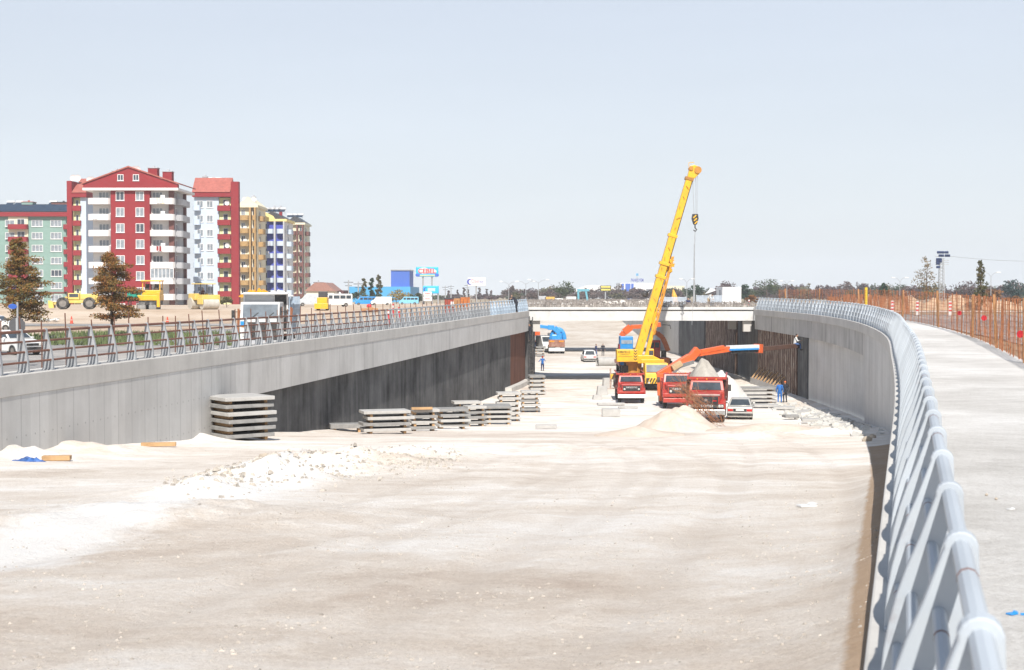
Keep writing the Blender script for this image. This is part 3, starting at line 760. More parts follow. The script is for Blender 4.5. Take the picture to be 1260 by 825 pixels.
def wing(px0, pxlb, pxlime, pxpil0, pxpil1, Y, ytop, yeave, stpx, label, mirror=False, win_px=None):
    """pale blue block with a tiled roof, lime recess with red balconies and a red pillar at one end"""
    s = Y / F; xs = sorted([X(px0, Y), X(pxpil1, Y)]); ox = (xs[0]+xs[1])/2
    t = thing('apartment_building', label, 'building', (ox, Y, GZ)); L = lambda px: X(px, Y) - ox
    H = Z(yeave, Y)-GZ; TOP = Z(ytop, Y)-GZ; D = 12 if mirror else 4.5
    a, b = sorted((L(px0), L(pxlb))); m = MB(); m.bx(a, b, 0, D, -1, H); m.build('wall', M_LBLUE, t)
    c, d_ = sorted((L(pxlb), L(pxpil0))); m = MB(); m.bx(c+.003, d_, .55, D-.3, -1, H-.1); m.build('recess', M_LIME, t)
    e, f = sorted((L(pxpil0), L(pxpil1))); m = MB(); m.bx(e+.003, f, -.6, .9 if not mirror else D, -1, TOP+.6); m.build('pillar', M_RED, t)
    x0_, x1_ = min(a, c)-.3, max(b, d_)
    if mirror: x0_, x1_ = min(a, c), max(b, d_)+.3
    m = MB(); m.bx(x0_, x1_, -.75, D, H+.003, H+.95); m.build('cornice', M_RED, t)
    m = MB(); m.prism([(-.9, H+.953), (D+.3, H+.953), (D/2, TOP+1.6), ], 'x', x0_, x1_-.1); rf = m.build('roof', M_REDT, t)
    tri = MB(); g = (x1_ if not mirror else x0_)
    ST = stpx * s; n = int((H+.5)/ST)
    for i in range(n):
        zc = H - 1.5 - ST*i
        if zc < -.6: continue
        for wp in (win_px or []): window(t, L(wp), 0, zc, 1.3, 1.45)
        w_ = abs(d_-c)
        balcony(t, (c+d_)/2 - (.15 if not mirror else -.15), .55, zc-1.35, w_+.1, 1.2, 1.1, M_RED, curve=False)
        window(t, (c+d_)/2, .54, zc+.2, w_*.4, 1.6, dark=True, panes=1)
    return t, rf, H, TOP, L
t, rf, H, TOP, L = wing(240, 270, 284, 285.5, 295, 291, 228, 243, 17.5, 'pale blue apartment block with tall red end pillar, right of the gabled block', win_px=(259, 247))
for px in (256, 263): tank(rf, L(px), 4, TOP+.8)
chimney(rf, L(249), 3.5, TOP+.6, M_WHT, .9, 1.2)
for i in (0, 3): dish(t, L(280), .2, H-1.2-i*2.9, .5)
# left strip of rounded blue balconies of the pale blue block
for i in range(8):
    zc = H - 1.5 - 17.5*291/F*i
    if zc > 0: balcony(t, L(243.5), 0, zc-1.3, 1.5, 1.0, 1.1, M_LBLUE)
t, rf, H, TOP, L = wing(107, 100, 91.5, 90.6, 84.5, 300, 227, 243.5, 18.2, 'red pillared apartment wing with lime recess, between green block and gabled block', mirror=True, win_px=())
for px in (86.5, 92): dish(rf, L(px), 3, TOP+1.5, .7)

def green_block():
    Y = 332.0; s = Y/F; ox = X(30, Y); L = lambda px: X(px, Y) - ox
    t = thing('apartment_building', 'sea green apartment block with curved red balconies and a roof full of solar collectors', 'building', (ox, Y, GZ))
    H = Z(267, Y)-GZ; D = 13; x0, x1 = L(-40), L(82)
    m = MB(); m.bx(x0, x1, 0, D, -1, H); m.build('wall', M_GREEN, t)
    m = MB(); m.bx(x0-.3, x1+.6, -.9, D+.3, H+.003, H+1.0); m.build('cornice', M_RED, t)
    m = MB(); m.prism([(-.7, H+1.003), (D+.2, H+1.003), (D/2, H+3.3)], 'x', x0, x1+.3); rf = m.build('roof', M_DARKM, t)
    for k in range(11):
        xx = x0 + 1 + (x1-x0-1.5)*k/10.5
        m = MB(); m.add([(xx, -.6, H+1.25), (xx+2.0, -.6, H+1.25), (xx+2.0, 3.2, H+3.0), (xx, 3.2, H+3.0), (xx, -.6, H+1.15), (xx+2.0, -.6, H+1.15), (xx+2.0, 3.2, H+2.9), (xx, 3.2, H+2.9)],
            [(0,1,2,3), (7,6,5,4), (0,4,5,1), (1,5,6,2), (2,6,7,3), (3,7,4,0)]); m.build('solar_collector', M_SOLAR, rf)
    chimney(rf, L(28), 5, H+2.6, M_GREEN, 2.6, 1.0, M_REDT); chimney(rf, L(68), 7, H+2.9, M_BROWN, 4.5, .7, M_DARKM)
    for px in (4, 15, 57): tank(rf, L(px), 6, H+3.0)
    ST = 15.3*s; rn_ = random.Random(5)
    m = MB(); m.bx(L(12), L(36), -.35, -.003, H-6*ST, H-.05); m.build('balcony_bay', M_CREAM, t)
    for i in range(8):
        zc = H - 1.55 - ST*i
        if zc < -1: break
        for px, dk in ((46.8, False), (70, i == 4), (-12, False), (-30, True)): window(t, L(px), 0, zc, 2.6, 1.55, panes=3, dark=dk)
        if i < 6:
            balcony(t, L(24.5), -.35, zc-1.4, 4.6, 1.3, 1.1, M_RED)
            extras(t, L(24.5), -.2, zc+.3, rn_)
            window(t, L(27.5), -.35, zc+.15, 1.8, 1.7, dark=True); window(t, L(14), -.35, zc, 2.2, 1.5)
            balcony(t, L(83.4), .6, zc-1.4, 1.7, 1.4, 1.1, M_RED)
    m = MB(); m.bx(L(82)+.003, L(86), .6, D, -1, H-.02); m.build('recess', M_CREAM, t)
    m = MB(); m.bx(x0-.05, x1+.05, -.08, -.003, 2.2, 2.6); m.build('plinth_band', M_BROWN, t)
green_block()

def stepped(px0, px1, Y, ytop, ybase, stpx, wall, balc, frontcol, label, gable=None, gcol=None, side=None, roofm=None, inset=None):
    s = Y/F; ox = X((px0+px1)/2, Y); L = lambda px: X(px, Y) - ox
    t = thing('apartment_building', label, 'building', (ox, Y, GZ)); H = Z(ytop, Y)-GZ; D = 12; x0, x1 = L(px0), L(px1); ST = stpx*s; w_ = x1-x0
    m = MB(); m.bx(x0, x1-.9, 0, D, -1, H); m.build('wall', wall, t)
    m = MB(); m.bx(x0-.3, x1-.4, -.9, D+.2, H+.003, H+.55); m.build('cornice', gcol or wall, t)
    m = MB(); m.prism([(x0-.2, H+.553), (x1-.5, H+.553), ((x0+x1)/2-.5, H+2.4)], 'y', -.7, D); rf = m.build('roof', roofm or M_REDT, t)
    if gable:
        m = MB(); m.prism([(x0-.3, H+.553), (x0+w_*.55, H+.553), (x0+w_*.5, H+1.2), (x0-.3, H+3.2)], 'y', -.95, -.5); m.build('gable', gcol, t)
    rn = random.Random(int(px0)); n = int((H+.6)/ST)
    xm = x0 + w_*.55
    if inset is not None:
        m = MB(); m.bx(x0+w_*.26, x1-1.25, -.09, -.003, -1, H-.05); m.build('wall_panel', inset, t)
    m = MB(); m.bx(xm-.2, xm+.2, -1.5, -.003, -1, H-.02); m.bx(x1-1.2, x1-.85, -1.4, -.003, -1, H-.02); m.build('pilaster', frontcol, t)
    for i in range(n):
        zc = H-1.5-ST*i
        if zc < -.8: continue
        balcony(t, (x0+xm)/2-.1, 0, zc-1.4, xm-x0-.4, 1.5, 1.1, balc)
        balcony(t, (xm+x1)/2-.25, 0, zc-1.4, x1-xm-1.2, 1.5, 1.1, side or balc)
        window(t, x0+w_*.17, -.0, zc+.15, w_*.2, 1.7, dark=rn.random() < .4); window(t, (xm+x1)/2-.3, 0, zc+.15, w_*.18, 1.7, dark=rn.random() < .6)
        extras(t, (x0+xm)/2, 0, zc, rn)
        balcony(t, x1-.9, D*.35, zc-1.4, 3.6, 1.1, 1.1, side or balc, '+x'); window(t, x1-.9, D*.35, zc+.15, 1.4, 1.7, '+x', dark=True)
    return t, rf, H, L
t, rf, H, L = stepped(295.5, 321, 323, 256, 380, 15.9, M_CREAM, M_OCHRE, M_OCHRE, 'narrow cream apartment block with ochre brown balconies beside the red pillar', roofm=M_CREAM)
for px in (300, 304, 311): dish(rf, L(px), 2, H+2.0, .6)
chimney(rf, L(309), 4, H+1.6, M_RED, .8, 1.0)
t, rf, H, L = stepped(319.5, 356, 338, 273, 380, 15, M_WHT, M_LBLUE, M_GRYR, 'blue and white apartment block with deep blue wall panels and a yellow gable', gable=True, gcol=M_YEL, inset=M_BLUE, roofm=M_DARKM)
for px in (328, 333, 339, 345): tank(rf, L(px), 3, H+2.4)
chimney(rf, L(333), 6, H+2.0, M_WHT, .7, 1.6); chimney(rf, L(341), 6, H+2.0, M_RED, .7, 1.6)
t, rf, H, L = stepped(353, 378, 398, 277, 380, 12.8, M_CREAM, M_BROWN, M_BROWN, 'cream apartment block with brown red balconies, farthest right of the row', roofm=M_DARKM)
for px in (356, 362, 368): tank(rf, L(px), 3, H+2.2)
# ================================================================ people
M_SKIN = mat('skin', (.42,.25,.17), .6, var=.08)
M_HAIR = mat('dark_hair', (.02,.016,.014), .7)
M_BLACKC = mat('black_cloth', (.018,.02,.03), .9, var=.3)
M_NAVY = mat('navy_cloth', (.02,.03,.09), .9, var=.3)
M_BLUEC = mat('blue_work_cloth', (.02,.13,.42), .85, var=.2)
M_JEAN = mat('denim', (.06,.12,.28), .9, var=.25)
M_WHITEC2 = mat('white_cloth', (.6,.6,.58), .9, var=.1)
M_GREYC = mat('grey_cloth', (.2,.21,.23), .9, var=.2)
M_ORANGEC = mat('orange_vest', (.65,.15,.04), .8, var=.15)
M_HELMR = mat('red_helmet', (.55,.03,.025), .35)
M_SHOE = mat('dark_boots', (.025,.02,.018), .7)
def person(label, loc, rz=0, coat=M_NAVY, legs=M_BLACKC, top=M_HAIR, pose='stand', group=None, h=1.74):
    t = thing('person', label, 'person', loc, rz, group); k = h / 1.74
    V = lambda x, y, z: Vector((x*k, y*k, z*k))
    J = dict(pel=V(0,0,.94), che=V(0,-.01,1.28), nec=V(0,0,1.48), hea=V(0,-.02,1.63), look=V(0,-1,0))
    for s, n in ((-1,'l'), (1,'r')):
        J['sh'+n] = V(s*.19,0,1.42); J['el'+n] = V(s*.27,.03,1.14); J['ha'+n] = V(s*.27,-.10,.90)
        J['hi'+n] = V(s*.10,0,.90); J['kn'+n] = V(s*.12,-.02,.49); J['an'+n] = V(s*.13,.03,.09)
    if pose == 'work':
        J['elr'] = V(.30,-.14,1.20); J['har'] = V(.20,-.40,1.24); J['ell'] = V(-.36,0,1.2); J['hal'] = V(-.52,-.12,1.18)
    if pose == 'walk':
        J['knl'] = V(-.11,-.16,.52); J['anl'] = V(-.11,-.22,.09); J['knr'] = V(.11,.04,.49); J['anr'] = V(.11,.22,.12)
    if pose == 'bend':
        J['che'] = V(0,-.24,1.20); J['nec'] = V(0,-.42,1.30); J['hea'] = V(0,-.58,1.30); J['look'] = V(0,-.8,-.6)
        for s, n in ((-1,'l'), (1,'r')):
            J['sh'+n] = V(s*.19,-.36,1.27); J['el'+n] = V(s*.24,-.46,1.02); J['ha'+n] = V(s*.15,-.62,.86)
    if pose == 'sit':
        J['pel'] = V(0,0,.10); J['che'] = V(0,-.06,.44); J['nec'] = V(0,-.10,.64); J['hea'] = V(0,-.15,.79)
        for s, n in ((-1,'l'), (1,'r')):
            J['sh'+n] = V(s*.19,-.08,.58); J['el'+n] = V(s*.26,-.22,.34); J['ha'+n] = V(s*.14,-.42,.36)
            J['hi'+n] = V(s*.10,-.02,.08); J['kn'+n] = V(s*.13,-.42,.06); J['an'+n] = V(s*.13,-.46,-.36)
    def cap(mb, a, b, r0, r1, n=10):
        a = Vector(a); b = Vector(b)
        mb.tube([a, a.lerp(b, .5), b], [r0*k, (r0+r1)/2*k*1.03, r1*k], n); mb.ball(a, r0*k, n, 6); mb.ball(b, r1*k, n, 6)
    up = (J['nec']-J['pel']).normalized()
    def body(mb, g, torso=True, arms=True, legs_=True, full=False):
        if torso:
            w = .135*g
            cap(mb, J['pel'], J['che'], .125*g, .135*g)
            cap(mb, J['che'], J['nec'] - up*.07*k, .135*g, .09*g)
            cap(mb, J['shl'], J['shr'], .065*g, .065*g)
        for n in 'lr':
            if arms: cap(mb, J['sh'+n], J['el'+n], .052*g, .042*g); cap(mb, J['el'+n], J['ha'+n], .042*g, .030*g)
            if legs_: cap(mb, J['hi'+n], J['kn'+n], .085*g, .058*g); cap(mb, J['kn'+n], J['an'+n], .056*g, .038*g)
    mb = MB(); body(mb, .9)
    cap(mb, J['nec']-up*.05*k, J['hea'], .052, .05)
    look = J['look'].normalized(); side = look.cross(Vector((0,0,1))).normalized(); hu = side.cross(look).normalized(); H = J['hea']
    mb.ball(H, (.075*k, .092*k, .112*k), 14, 10)
    mb.ball(H + look*.095*k - hu*.005*k, .016*k, 8, 6); mb.ball(H + look*.062*k - hu*.075*k, .035*k, 8, 6)
    for sg in (-1, 1): mb.ball(H + side*sg*.077*k, (.012*k, .022*k, .03*k), 8, 6); mb.ball(H + side*sg*.033*k + look*.08*k + hu*.028*k, .012*k, 8, 6)
    for n, sg in (('l', -1), ('r', 1)):
        a = J['ha'+n]; dr = (a - J['el'+n]).normalized(); sd = dr.cross(Vector((0,1,0)));
        sd = sd.normalized() if sd.length > .1 else Vector((1,0,0)); nn = dr.cross(sd).normalized()
        p = a + dr*.06*k
        mb.tube([a, p, p + dr*.035*k], [.028*k, .036*k, .034*k], 8)
        for q, L in ((-.027, .075), (-.009, .085), (.009, .08), (.027, .062)):
            b = p + dr*.03*k + sd*q*k
            mb.tube([b, b + dr*L*.55*k + nn*.008*k, b + dr*L*.9*k + nn*.03*k], [.0105*k, .0095*k, .008*k], 6)
        b = p - dr*.02*k + sd*sg*.033*k; mb.tube([b, b + dr*.04*k + sd*sg*.025*k, b + dr*.07*k + sd*sg*.025*k + nn*.01*k], [.013*k, .011*k, .009*k], 6)
        f = J['an'+n]; mb.ball(f + Vector((0, -.07*k, -.04*k)), (.045*k, .125*k, .045*k), 10, 6)
    def skin(o, v, it=4):
        r = o.modifiers.new('remesh', 'REMESH'); r.mode = 'VOXEL'; r.voxel_size = v; r.use_smooth_shade = True
        s_ = o.modifiers.new('smooth', 'SMOOTH'); s_.iterations = it; s_.factor = .5; return o
    skin(mb.build('body', M_SKIN, t), .009, 3)
    mb = MB(); body(mb, 1.16, legs_=False); mb.ball(J['pel'] + up*.02*k, (.165*k, .14*k, .12*k)); skin(mb.build('jacket', coat, t), .016, 6)
    mb = MB(); body(mb, 1.17, torso=False, arms=False); mb.ball(J['pel'] - up*.04*k, (.155*k, .13*k, .12*k)); skin(mb.build('trousers', legs, t), .016, 6)
    mb = MB()
    for n in 'lr':
        f = J['an'+n]; mb.ball(f + Vector((0, -.065*k, -.045*k)), (.055*k, .14*k, .048*k), 10, 6); mb.ball(f, .055*k, 8, 6)
    mb.build('boots', M_SHOE, t, smooth=True)
    mb = MB(); hat = top is M_HELMR
    mb.ball(H + hu*.035*k - look*(.0 if hat else .02)*k, ((.105 if hat else .083)*k, (.125 if hat else .097)*k, (.095 if hat else .088)*k), 12, 8)
    if hat: mb.cyl(H + hu*.04*k + look*.05*k, 'z', .11*k, .015*k, 14)
    mb.build('helmet' if hat else 'hair', top, t, smooth=True)
    return t

# ================================================================ vehicles
M_TYRE = mat('tyre_rubber', (.02,.02,.021), .85, var=.3, dirt=(.3,.27,.23), dirt_amt=.6)
M_RIM = mat('dusty_rim', (.25,.23,.21), .6, .3, var=.2)
M_GLASS = glass('windscreen', (.045,.055,.065), .05)
M_CHROME = mat('worn_chrome', (.55,.55,.54), .25, .8, var=.15)
M_BLK = mat('black_steel', (.02,.02,.022), .6, var=.4, dirt=(.2,.17,.14), dirt_amt=.5)
M_HEADL = glass('headlight_lens', (.5,.5,.46), .1)
M_TAIL = mat('red_tail_lens', (.45,.015,.012), .2)
M_ORLENS = mat('amber_lens', (.7,.25,.02), .25)
M_TRED = mat('faded_red_truck_paint', (.40,.028,.018), .4, var=.2, scale=1.2, dirt=(.36,.22,.15), dirt_amt=.35)
M_TORN = mat('orange_crane_paint', (.72,.12,.025), .4, var=.12, scale=1.0, dirt=(.30,.11,.05), dirt_amt=.55)
M_TYEL = mat('yellow_crane_paint', (.78,.43,.015), .4, var=.07, scale=.8, dirt=(.38,.23,.07), dirt_amt=.5)
M_YELP = mat('pale_yellow_plant_paint', (.72,.52,.12), .5, var=.12, scale=1, dirt=(.55,.48,.35), dirt_amt=.4)
M_CWHITE = mat('white_car_paint', (.70,.70,.69), .3, var=.04, dirt=(.5,.46,.4), dirt_amt=.25)
M_SILV = mat('silver_car_paint', (.50,.49,.46), .3, .25, var=.06, dirt=(.5,.45,.38), dirt_amt=.4)
M_CBLUE = mat('bright_blue_paint', (.02,.27,.66), .4, var=.1, dirt=(.2,.3,.4), dirt_amt=.3)
M_BBROWN = mat('brown_tailgate_paint', (.25,.10,.06), .6, var=.2, dirt=(.5,.42,.35), dirt_amt=.5)
M_WLET = mat('white_lettering', (.7,.7,.68), .6, var=.03)
M_BLET = mat('black_lettering', (.03,.025,.02), .6, var=.03)
M_RLET = mat('red_lettering', (.62,.05,.06), .6, var=.03)
M_NLET = mat('navy_lettering', (.04,.06,.35), .6, var=.03)

WHM = {}
def wheel(parent, x, y, z, r=.5, w=.3, m=None):
    key = (round(r, 2), round(w, 2))
    if key not in WHM:
        mb = MB(); prof = [(.58*r, -w/2), (.9*r, -w/2), (r, -w*.36), (r, w*.36), (.9*r, w/2), (.58*r, w/2)]; n = 24; kq = len(prof)
        vs = [(s, q*math.cos(2*math.pi*i/n), q*math.sin(2*math.pi*i/n)) for i in range(n) for q, s in prof]
        mb.add(vs, [(i*kq+j, ((i+1) % n)*kq+j, ((i+1) % n)*kq+(j+1) % kq, i*kq+(j+1) % kq) for i in range(n) for j in range(kq)])
        a = mb.build('wheel', M_TYRE, None, smooth='auto')
        mb = MB(); mb.cyl((0,0,0), 'x', .6*r, w*.7, 20); mb.cyl((0,0,0), 'x', .22*r, w*.95, 12)
        for i in range(8): mb.cyl((0, .4*r*math.cos(i*.785), .4*r*math.sin(i*.785)), 'x', .05*r, w*.8, 6)
        b = mb.build('rim', M_RIM, None); WHM[key] = (a.data, b.data); bpy.data.objects.remove(a); bpy.data.objects.remove(b)
    o = bpy.data.objects.new('wheel', WHM[key][0]); C.objects.link(o); o.parent = parent; o.location = (x, y, z)
    q = bpy.data.objects.new('rim', WHM[key][1]); C.objects.link(q); q.parent = o
    return o
def arch_profile(y0, y1, z0, z1, wheels, r):
    """(y,z) outline of a body side with round arches cut from its lower edge"""
    pts = [(y0, z0)]
    for wy in wheels:
        pts.append((wy - r, z0))
        for i in range(1, 8): a = math.pi * (1 - i/8); pts.append((wy + r*math.cos(a), z0 + r*.95*math.sin(a)))
        pts.append((wy + r, z0))
    pts.append((y1, z0)); return pts

def bonnet_truck(label, loc, rz, m, load=None, bed=True, name='dump_truck', grille_text='DESOTO', boom=False):
    """old long-bonnet lorry, front towards local -Y, front bumper at y=0"""
    t = thing(name, label, 'truck', loc, rz)
    # chassis
    mb = MB(); mb.bx(-.45, -.3, .5, 7.4, .7, .95); mb.bx(.3, .45, .5, 7.4, .7, .95)
    for y in (1.3, 5.4, 6.6): mb.bx(-.95, .95, y-.08, y+.08, .42, .58)
    mb.bx(-.6, .6, .3, 1.6, .55, .8); mb.build('chassis', M_BLK, t)
    # bonnet, loft narrowing to the front
    def ring(y, w, zb, zt, r=.16): return [(-w, y, zb), (w, y, zb), (w, y, zt-r), (w-r, y, zt-.04), (0, y, zt), (-w+r, y, zt-.04), (-w, y, zt-r)]
    mb = MB(); mb.loft([ring(.12, .82, 1.05, 1.78), ring(.3, .86, 1.0, 1.84), ring(1.7, .98, .95, 1.93)]); mb.build('bonnet', m, t, bevel=.03, smooth='auto')
    mb = MB(); mb.bx(-.86, .86, .08, .2, 1.70, 1.80); mb.build('bonnet_lip', mat('pinkish_worn_lip', (.42,.30,.27), .5) if load == 'main' else m, t, bevel=.03)
    gr = MB(); gr.bx(-.76, .76, .06, .14, 1.2, 1.66); g = gr.build('grille', M_BLK, t, bevel=.02)
    mb = MB()
    for i in range(7): mb.bx(-.72, .72, .04, .058, 1.25+.06*i, 1.27+.06*i)
    mb.build('slats', M_DARKM, g)
    if load == 'main':
        mb = MB(); pts = []
        for i in range(10): a = math.pi/2 + math.pi*i/5; q = .14 if i % 2 == 0 else .055; pts.append((q*math.cos(a), 1.43 + q*math.sin(a)))
        mb.prism(pts, 'y', .01, .035); mb.build('star_badge', M_CHROME, g)
        mb = MB(); mb.bx(.42, .66, .012, .035, 1.36, 1.43); mb.build('badge', M_TAIL, g)
    fp = MB(); fp.bx(-1.1, 1.1, .1, .2, .92, 1.18); fpo = fp.build('front_panel', M_BLK if load == 'main' else m, t, bevel=.02)
    lettering(grille_text, .2, M_WLET, fpo if load == 'main' else g, (-.12 if load == 'main' else 0, .085 if load == 'main' else .03, 1.06 if load == 'main' else 1.52), width=1.1 if load == 'main' else .95)
    for sx in ((.84, 1.0, -.84, -1.0) if load == 'main' else (.62, -.62)):
        z_ = 1.06 if load == 'main' else 1.36
        mb = MB(); mb.cyl((sx, .05, z_), 'y', .10, .09, 16); h = mb.build('headlight', M_CHROME, t)
        mb = MB(); mb.ball((sx, .0, z_), (.085, .03, .085), 12, 6); mb.build('lens', M_HEADL, h, smooth=True)
    mb = MB(); mb.bx(-1.2, 1.2, -.12, .06, .52, .86); bp = mb.build('bumper', M_CHROME if load == 'main' else (m if boom else M_CWHITE), t, bevel=.04)
    if load == 'main':
        mb = MB(); mb.bx(-.3, .1, -.14, -.122, .64, .74); mb.build('number_plate', M_WLET, bp)
        for x_ in (.28, -.8): MB().bx(x_-.035, x_+.035, -.2, -.122, .55, .8).build('tow_hook', M_BLK, bp)
    # wings over the front wheels
    for sx in (-1, 1):
        mb = MB(); pr = arch_profile(.15, 2.0, .86, 0, [1.3], .60)
        pr += [(2.0, 1.25), (1.5, 1.42), (.6, 1.40), (.15, 1.2)]
        a, b = sorted((sx*.80, sx*1.22)); mb.prism(pr, 'x', a, b); mb.build('wing', m, t, bevel=.03)
        wheel(t, sx*1.0, 1.3, .5)
        for y in (5.4, 6.6): wheel(t, sx*.92, y, .5, .5, .55)
    # cab
    mb = MB()
    def cr(y, w, zb, zt): return [(-w, y, zb), (w, y, zb), (w, y, zt-.1), (w-.12, y, zt), (-w+.12, y, zt), (-w, y, zt-.1)]
    mb.loft([[(-1.12,1.65,.95),(1.12,1.65,.95),(1.12,1.65,1.8),(1.05,1.65,1.9),(-1.05,1.65,1.9),(-1.12,1.65,1.8)],
             [(-1.13,1.75,.95),(1.13,1.75,.95),(1.13,1.75,1.85),(1.08,1.72,1.95),(-1.08,1.72,1.95),(-1.13,1.75,1.85)],
             [(-1.13,1.95,.95),(1.13,1.95,.95),(1.13,1.9,1.9),(1.0,2.0,2.55),(-1.0,2.0,2.55),(-1.13,1.9,1.9)],
             [(-1.12,3.0,.95),(1.12,3.0,.95),(1.12,3.0,1.9),(1.0,2.95,2.6),(-1.0,2.95,2.6),(-1.12,3.0,1.9)]])
    cab = mb.build('cab', m, t, bevel=.04)
    mb = MB(); mb.add([(-.93,1.665,1.97),(.93,1.665,1.97),(.86,1.945,2.44),(-.86,1.945,2.44),(-.93,1.8,1.97),(.93,1.8,1.97),(.86,2.05,2.44),(-.86,2.05,2.44)], [(0,1,2,3),(7,6,5,4),(0,4,5,1),(1,5,6,2),(2,6,7,3),(3,7,4,0)])
    mb.build('windscreen', M_GLASS, t)
    for sx in (-1, 1):
        mb = MB(); x_ = sx*1.06; mb.add([(sx*1.125,2.15,1.92),(sx*1.125,2.85,1.92),(sx*1.04,2.8,2.42),(sx*1.04,2.2,2.42),(sx*1.0,2.15,1.92),(sx*1.0,2.85,1.92),(sx*.95,2.8,2.42),(sx*.95,2.2,2.42)], [(0,1,2,3),(7,6,5,4),(0,4,5,1),(1,5,6,2),(2,6,7,3),(3,7,4,0)]); mb.build('side_window', M_GLASS, t)
        mb = MB(); mb.tube([(sx*1.1,1.7,1.9),(sx*1.42,1.55,2.1)], .02, 6); mb.box((sx*1.45,1.55,2.12),(.2,.06,.42)); mb.build('mirror', M_BLK, t, bevel=.02)
        mb = MB(); mb.bx(sx*1.235-.02, sx*1.235+.02, 2.0, 2.2, 1.5, 1.54); mb.build('handle', M_CHROME, t)
    mb = MB()
    for x_ in (-.6, 0, .6): mb.ball((x_, 2.05, 2.62), (.06, .05, .05), 8, 5)
    mb.build('marker_lamp', M_ORLENS, t)
    if bed:
        mb = MB(); y0, y1, z0, z1, W_ = 3.2, 7.6, 1.15, 2.45, 1.25
        mb.bx(-W_, W_, y0, y1, z0, z0+.1); mb.bx(-W_, -W_+.07, y0, y1, z0+.101, z1); mb.bx(W_-.07, W_, y0, y1, z0+.101, z1)
        mb.bx(-W_+.071, W_-.071, y0, y0+.07, z0+.101, z1+.2); mb.bx(-W_+.071, W_-.071, y1-.07, y1, z0+.101, z1)
        mb.bx(-W_, W_, y0-.75, y0+.069, z1+.201, z1+.26)
        for i in range(7):
            for sx in (-1, 1): mb.bx(sx*(W_+.04)-.04, sx*(W_+.04)+.038, y0+.2+i*.65, y0+.3+i*.65, z0, z1)
        mb.build('dump_bed', mat('shaded_red_bed', (.09,.02,.016), .6, var=.3, dirt=(.25,.18,.13), dirt_amt=.4), t, bevel=.012, seg=1)  # red darkened to paint the headboard's shade around the cab
        mb = MB(); mb.bx(-W_, W_, y0-.78, y0-.70, z1+.14, z1+.30); mb.bx(-W_-.02, -W_+.08, y0-.7, y1, z1+.27, z1+.33); mb.bx(W_-.08, W_+.02, y0-.7, y1, z1+.27, z1+.33); mb.build('bed_rim', m, t)
    return t

def heap(name, label, cat, loc, rx, ry, h, m, seed=1, n=34, sharp=1.25, sink=.35, stuffk=False):
    mb = MB(); vs = []; fs = []; rn = random.Random(seed); ox = seed*13.7
    rings = 16
    for i in range(rings+1):
        r = i / rings
        for j in range(n):
            a = 2*math.pi*j/n; x = r*math.cos(a)*rx; y = r*math.sin(a)*ry
            z = h*max(0, (1 - r**1.0))**(1/sharp if sharp > 1 else 1) if False else h*(1-r)**.95*(1 + .25*(1-r)*0)
            q = noise.noise(Vector((x*.8+ox, y*.8, seed))); q2 = noise.noise(Vector((x*2.6+ox, y*2.6, seed)))
            z = z*(1 + .35*q) + .10*q2*h*(1-r*.6) - .14*h*max(0, 1-r*5)
            e = 1 + .16*noise.noise(Vector((math.cos(a)*1.5+ox, math.sin(a)*1.5, 2)))
            vs.append((x*e, y*e, z - (sink if i == rings else 0)))
    for i in range(rings):
        for j in range(n): fs.append((i*n+j, i*n+(j+1) % n, (i+1)*n+(j+1) % n, (i+1)*n+j))
    mb.add(vs, fs); o = mb.build(name, m, smooth=True); o.location = loc; o['label'] = label; o['category'] = cat; return o
M_SAND = ground_mat('sand_heap', [(.5,.41,.33), (.60,.51,.43), (.68,.61,.53)], .3, 2)
M_LIME_H = ground_mat('limestone_heap', [(.56,.53,.49), (.66,.63,.59), (.74,.72,.69)], .3, 2)
M_GREYLOAD = ground_mat('grey_gravel', [(.34,.31,.27), (.44,.41,.36), (.52,.49,.44)], .5, 3)

# front red lorry and its load
Yt = 88.5; g0 = lambda Y: pz(Y)
T1 = bonnet_truck('red dump truck with star badge on its grille, heaped with gravel, nearest of the trucks', (X(869, Yt), Yt, g0(Yt)-.02), R(-9), M_TRED, load='main')
heap('gravel_load', 'pale grey gravel heaped in the bed of the nearest red dump truck', 'gravel', (X(867.5, Yt+5.4), Yt+5.4, g0(Yt)+2.15), 1.22, 2.1, 1.9, M_GREYLOAD, 3, sink=.3)
# second red lorry with the orange knuckle boom
Yb = 106
T2 = bonnet_truck('red truck carrying a long orange knuckle boom crane', (X(836, Yb), Yb, g0(Yb)-.02), R(-3), M_TRED, bed=False, name='crane_truck', boom=True)
mb = MB(); mb.bx(-1.2, 1.2, 3.3, 7.8, 1.05, 1.25); mb.bx(-1.2, 1.2, 3.25, 3.35, 1.251, 2.2); mb.build('flatbed', M_TRED, T2, bevel=.02)
for sx in (-1.08, 1.08): MB().bx(sx-.18, sx+.18, 3.6, 4.2, .35, 1.04).build('outrigger', M_TORN, T2, bevel=.02)
# small red lorry in front of the yellow crane
Ys = 113.5
T3 = bonnet_truck('small red truck with dark grille and white bumper parked before the yellow crane', (X(777.5, Ys), Ys, g0(Ys)-.02), R(-2), M_TRED, bed=True, name='dump_truck', grille_text='DESOTO')
T3.scale = (.92, .92, .84)

def world_bars(parent, name, segs, m, bevel=.01):
    """segs: world start, end, width, height -> one mesh in the parent's space"""
    bpy.context.view_layer.update(); inv = parent.matrix_world.inverted(); mb = MB()
    for a, b, w_, h_ in segs: mb.bar(inv @ Vector(a), inv @ Vector(b), w_, h_)
    return mb.build(name, m, parent, bevel=bevel)
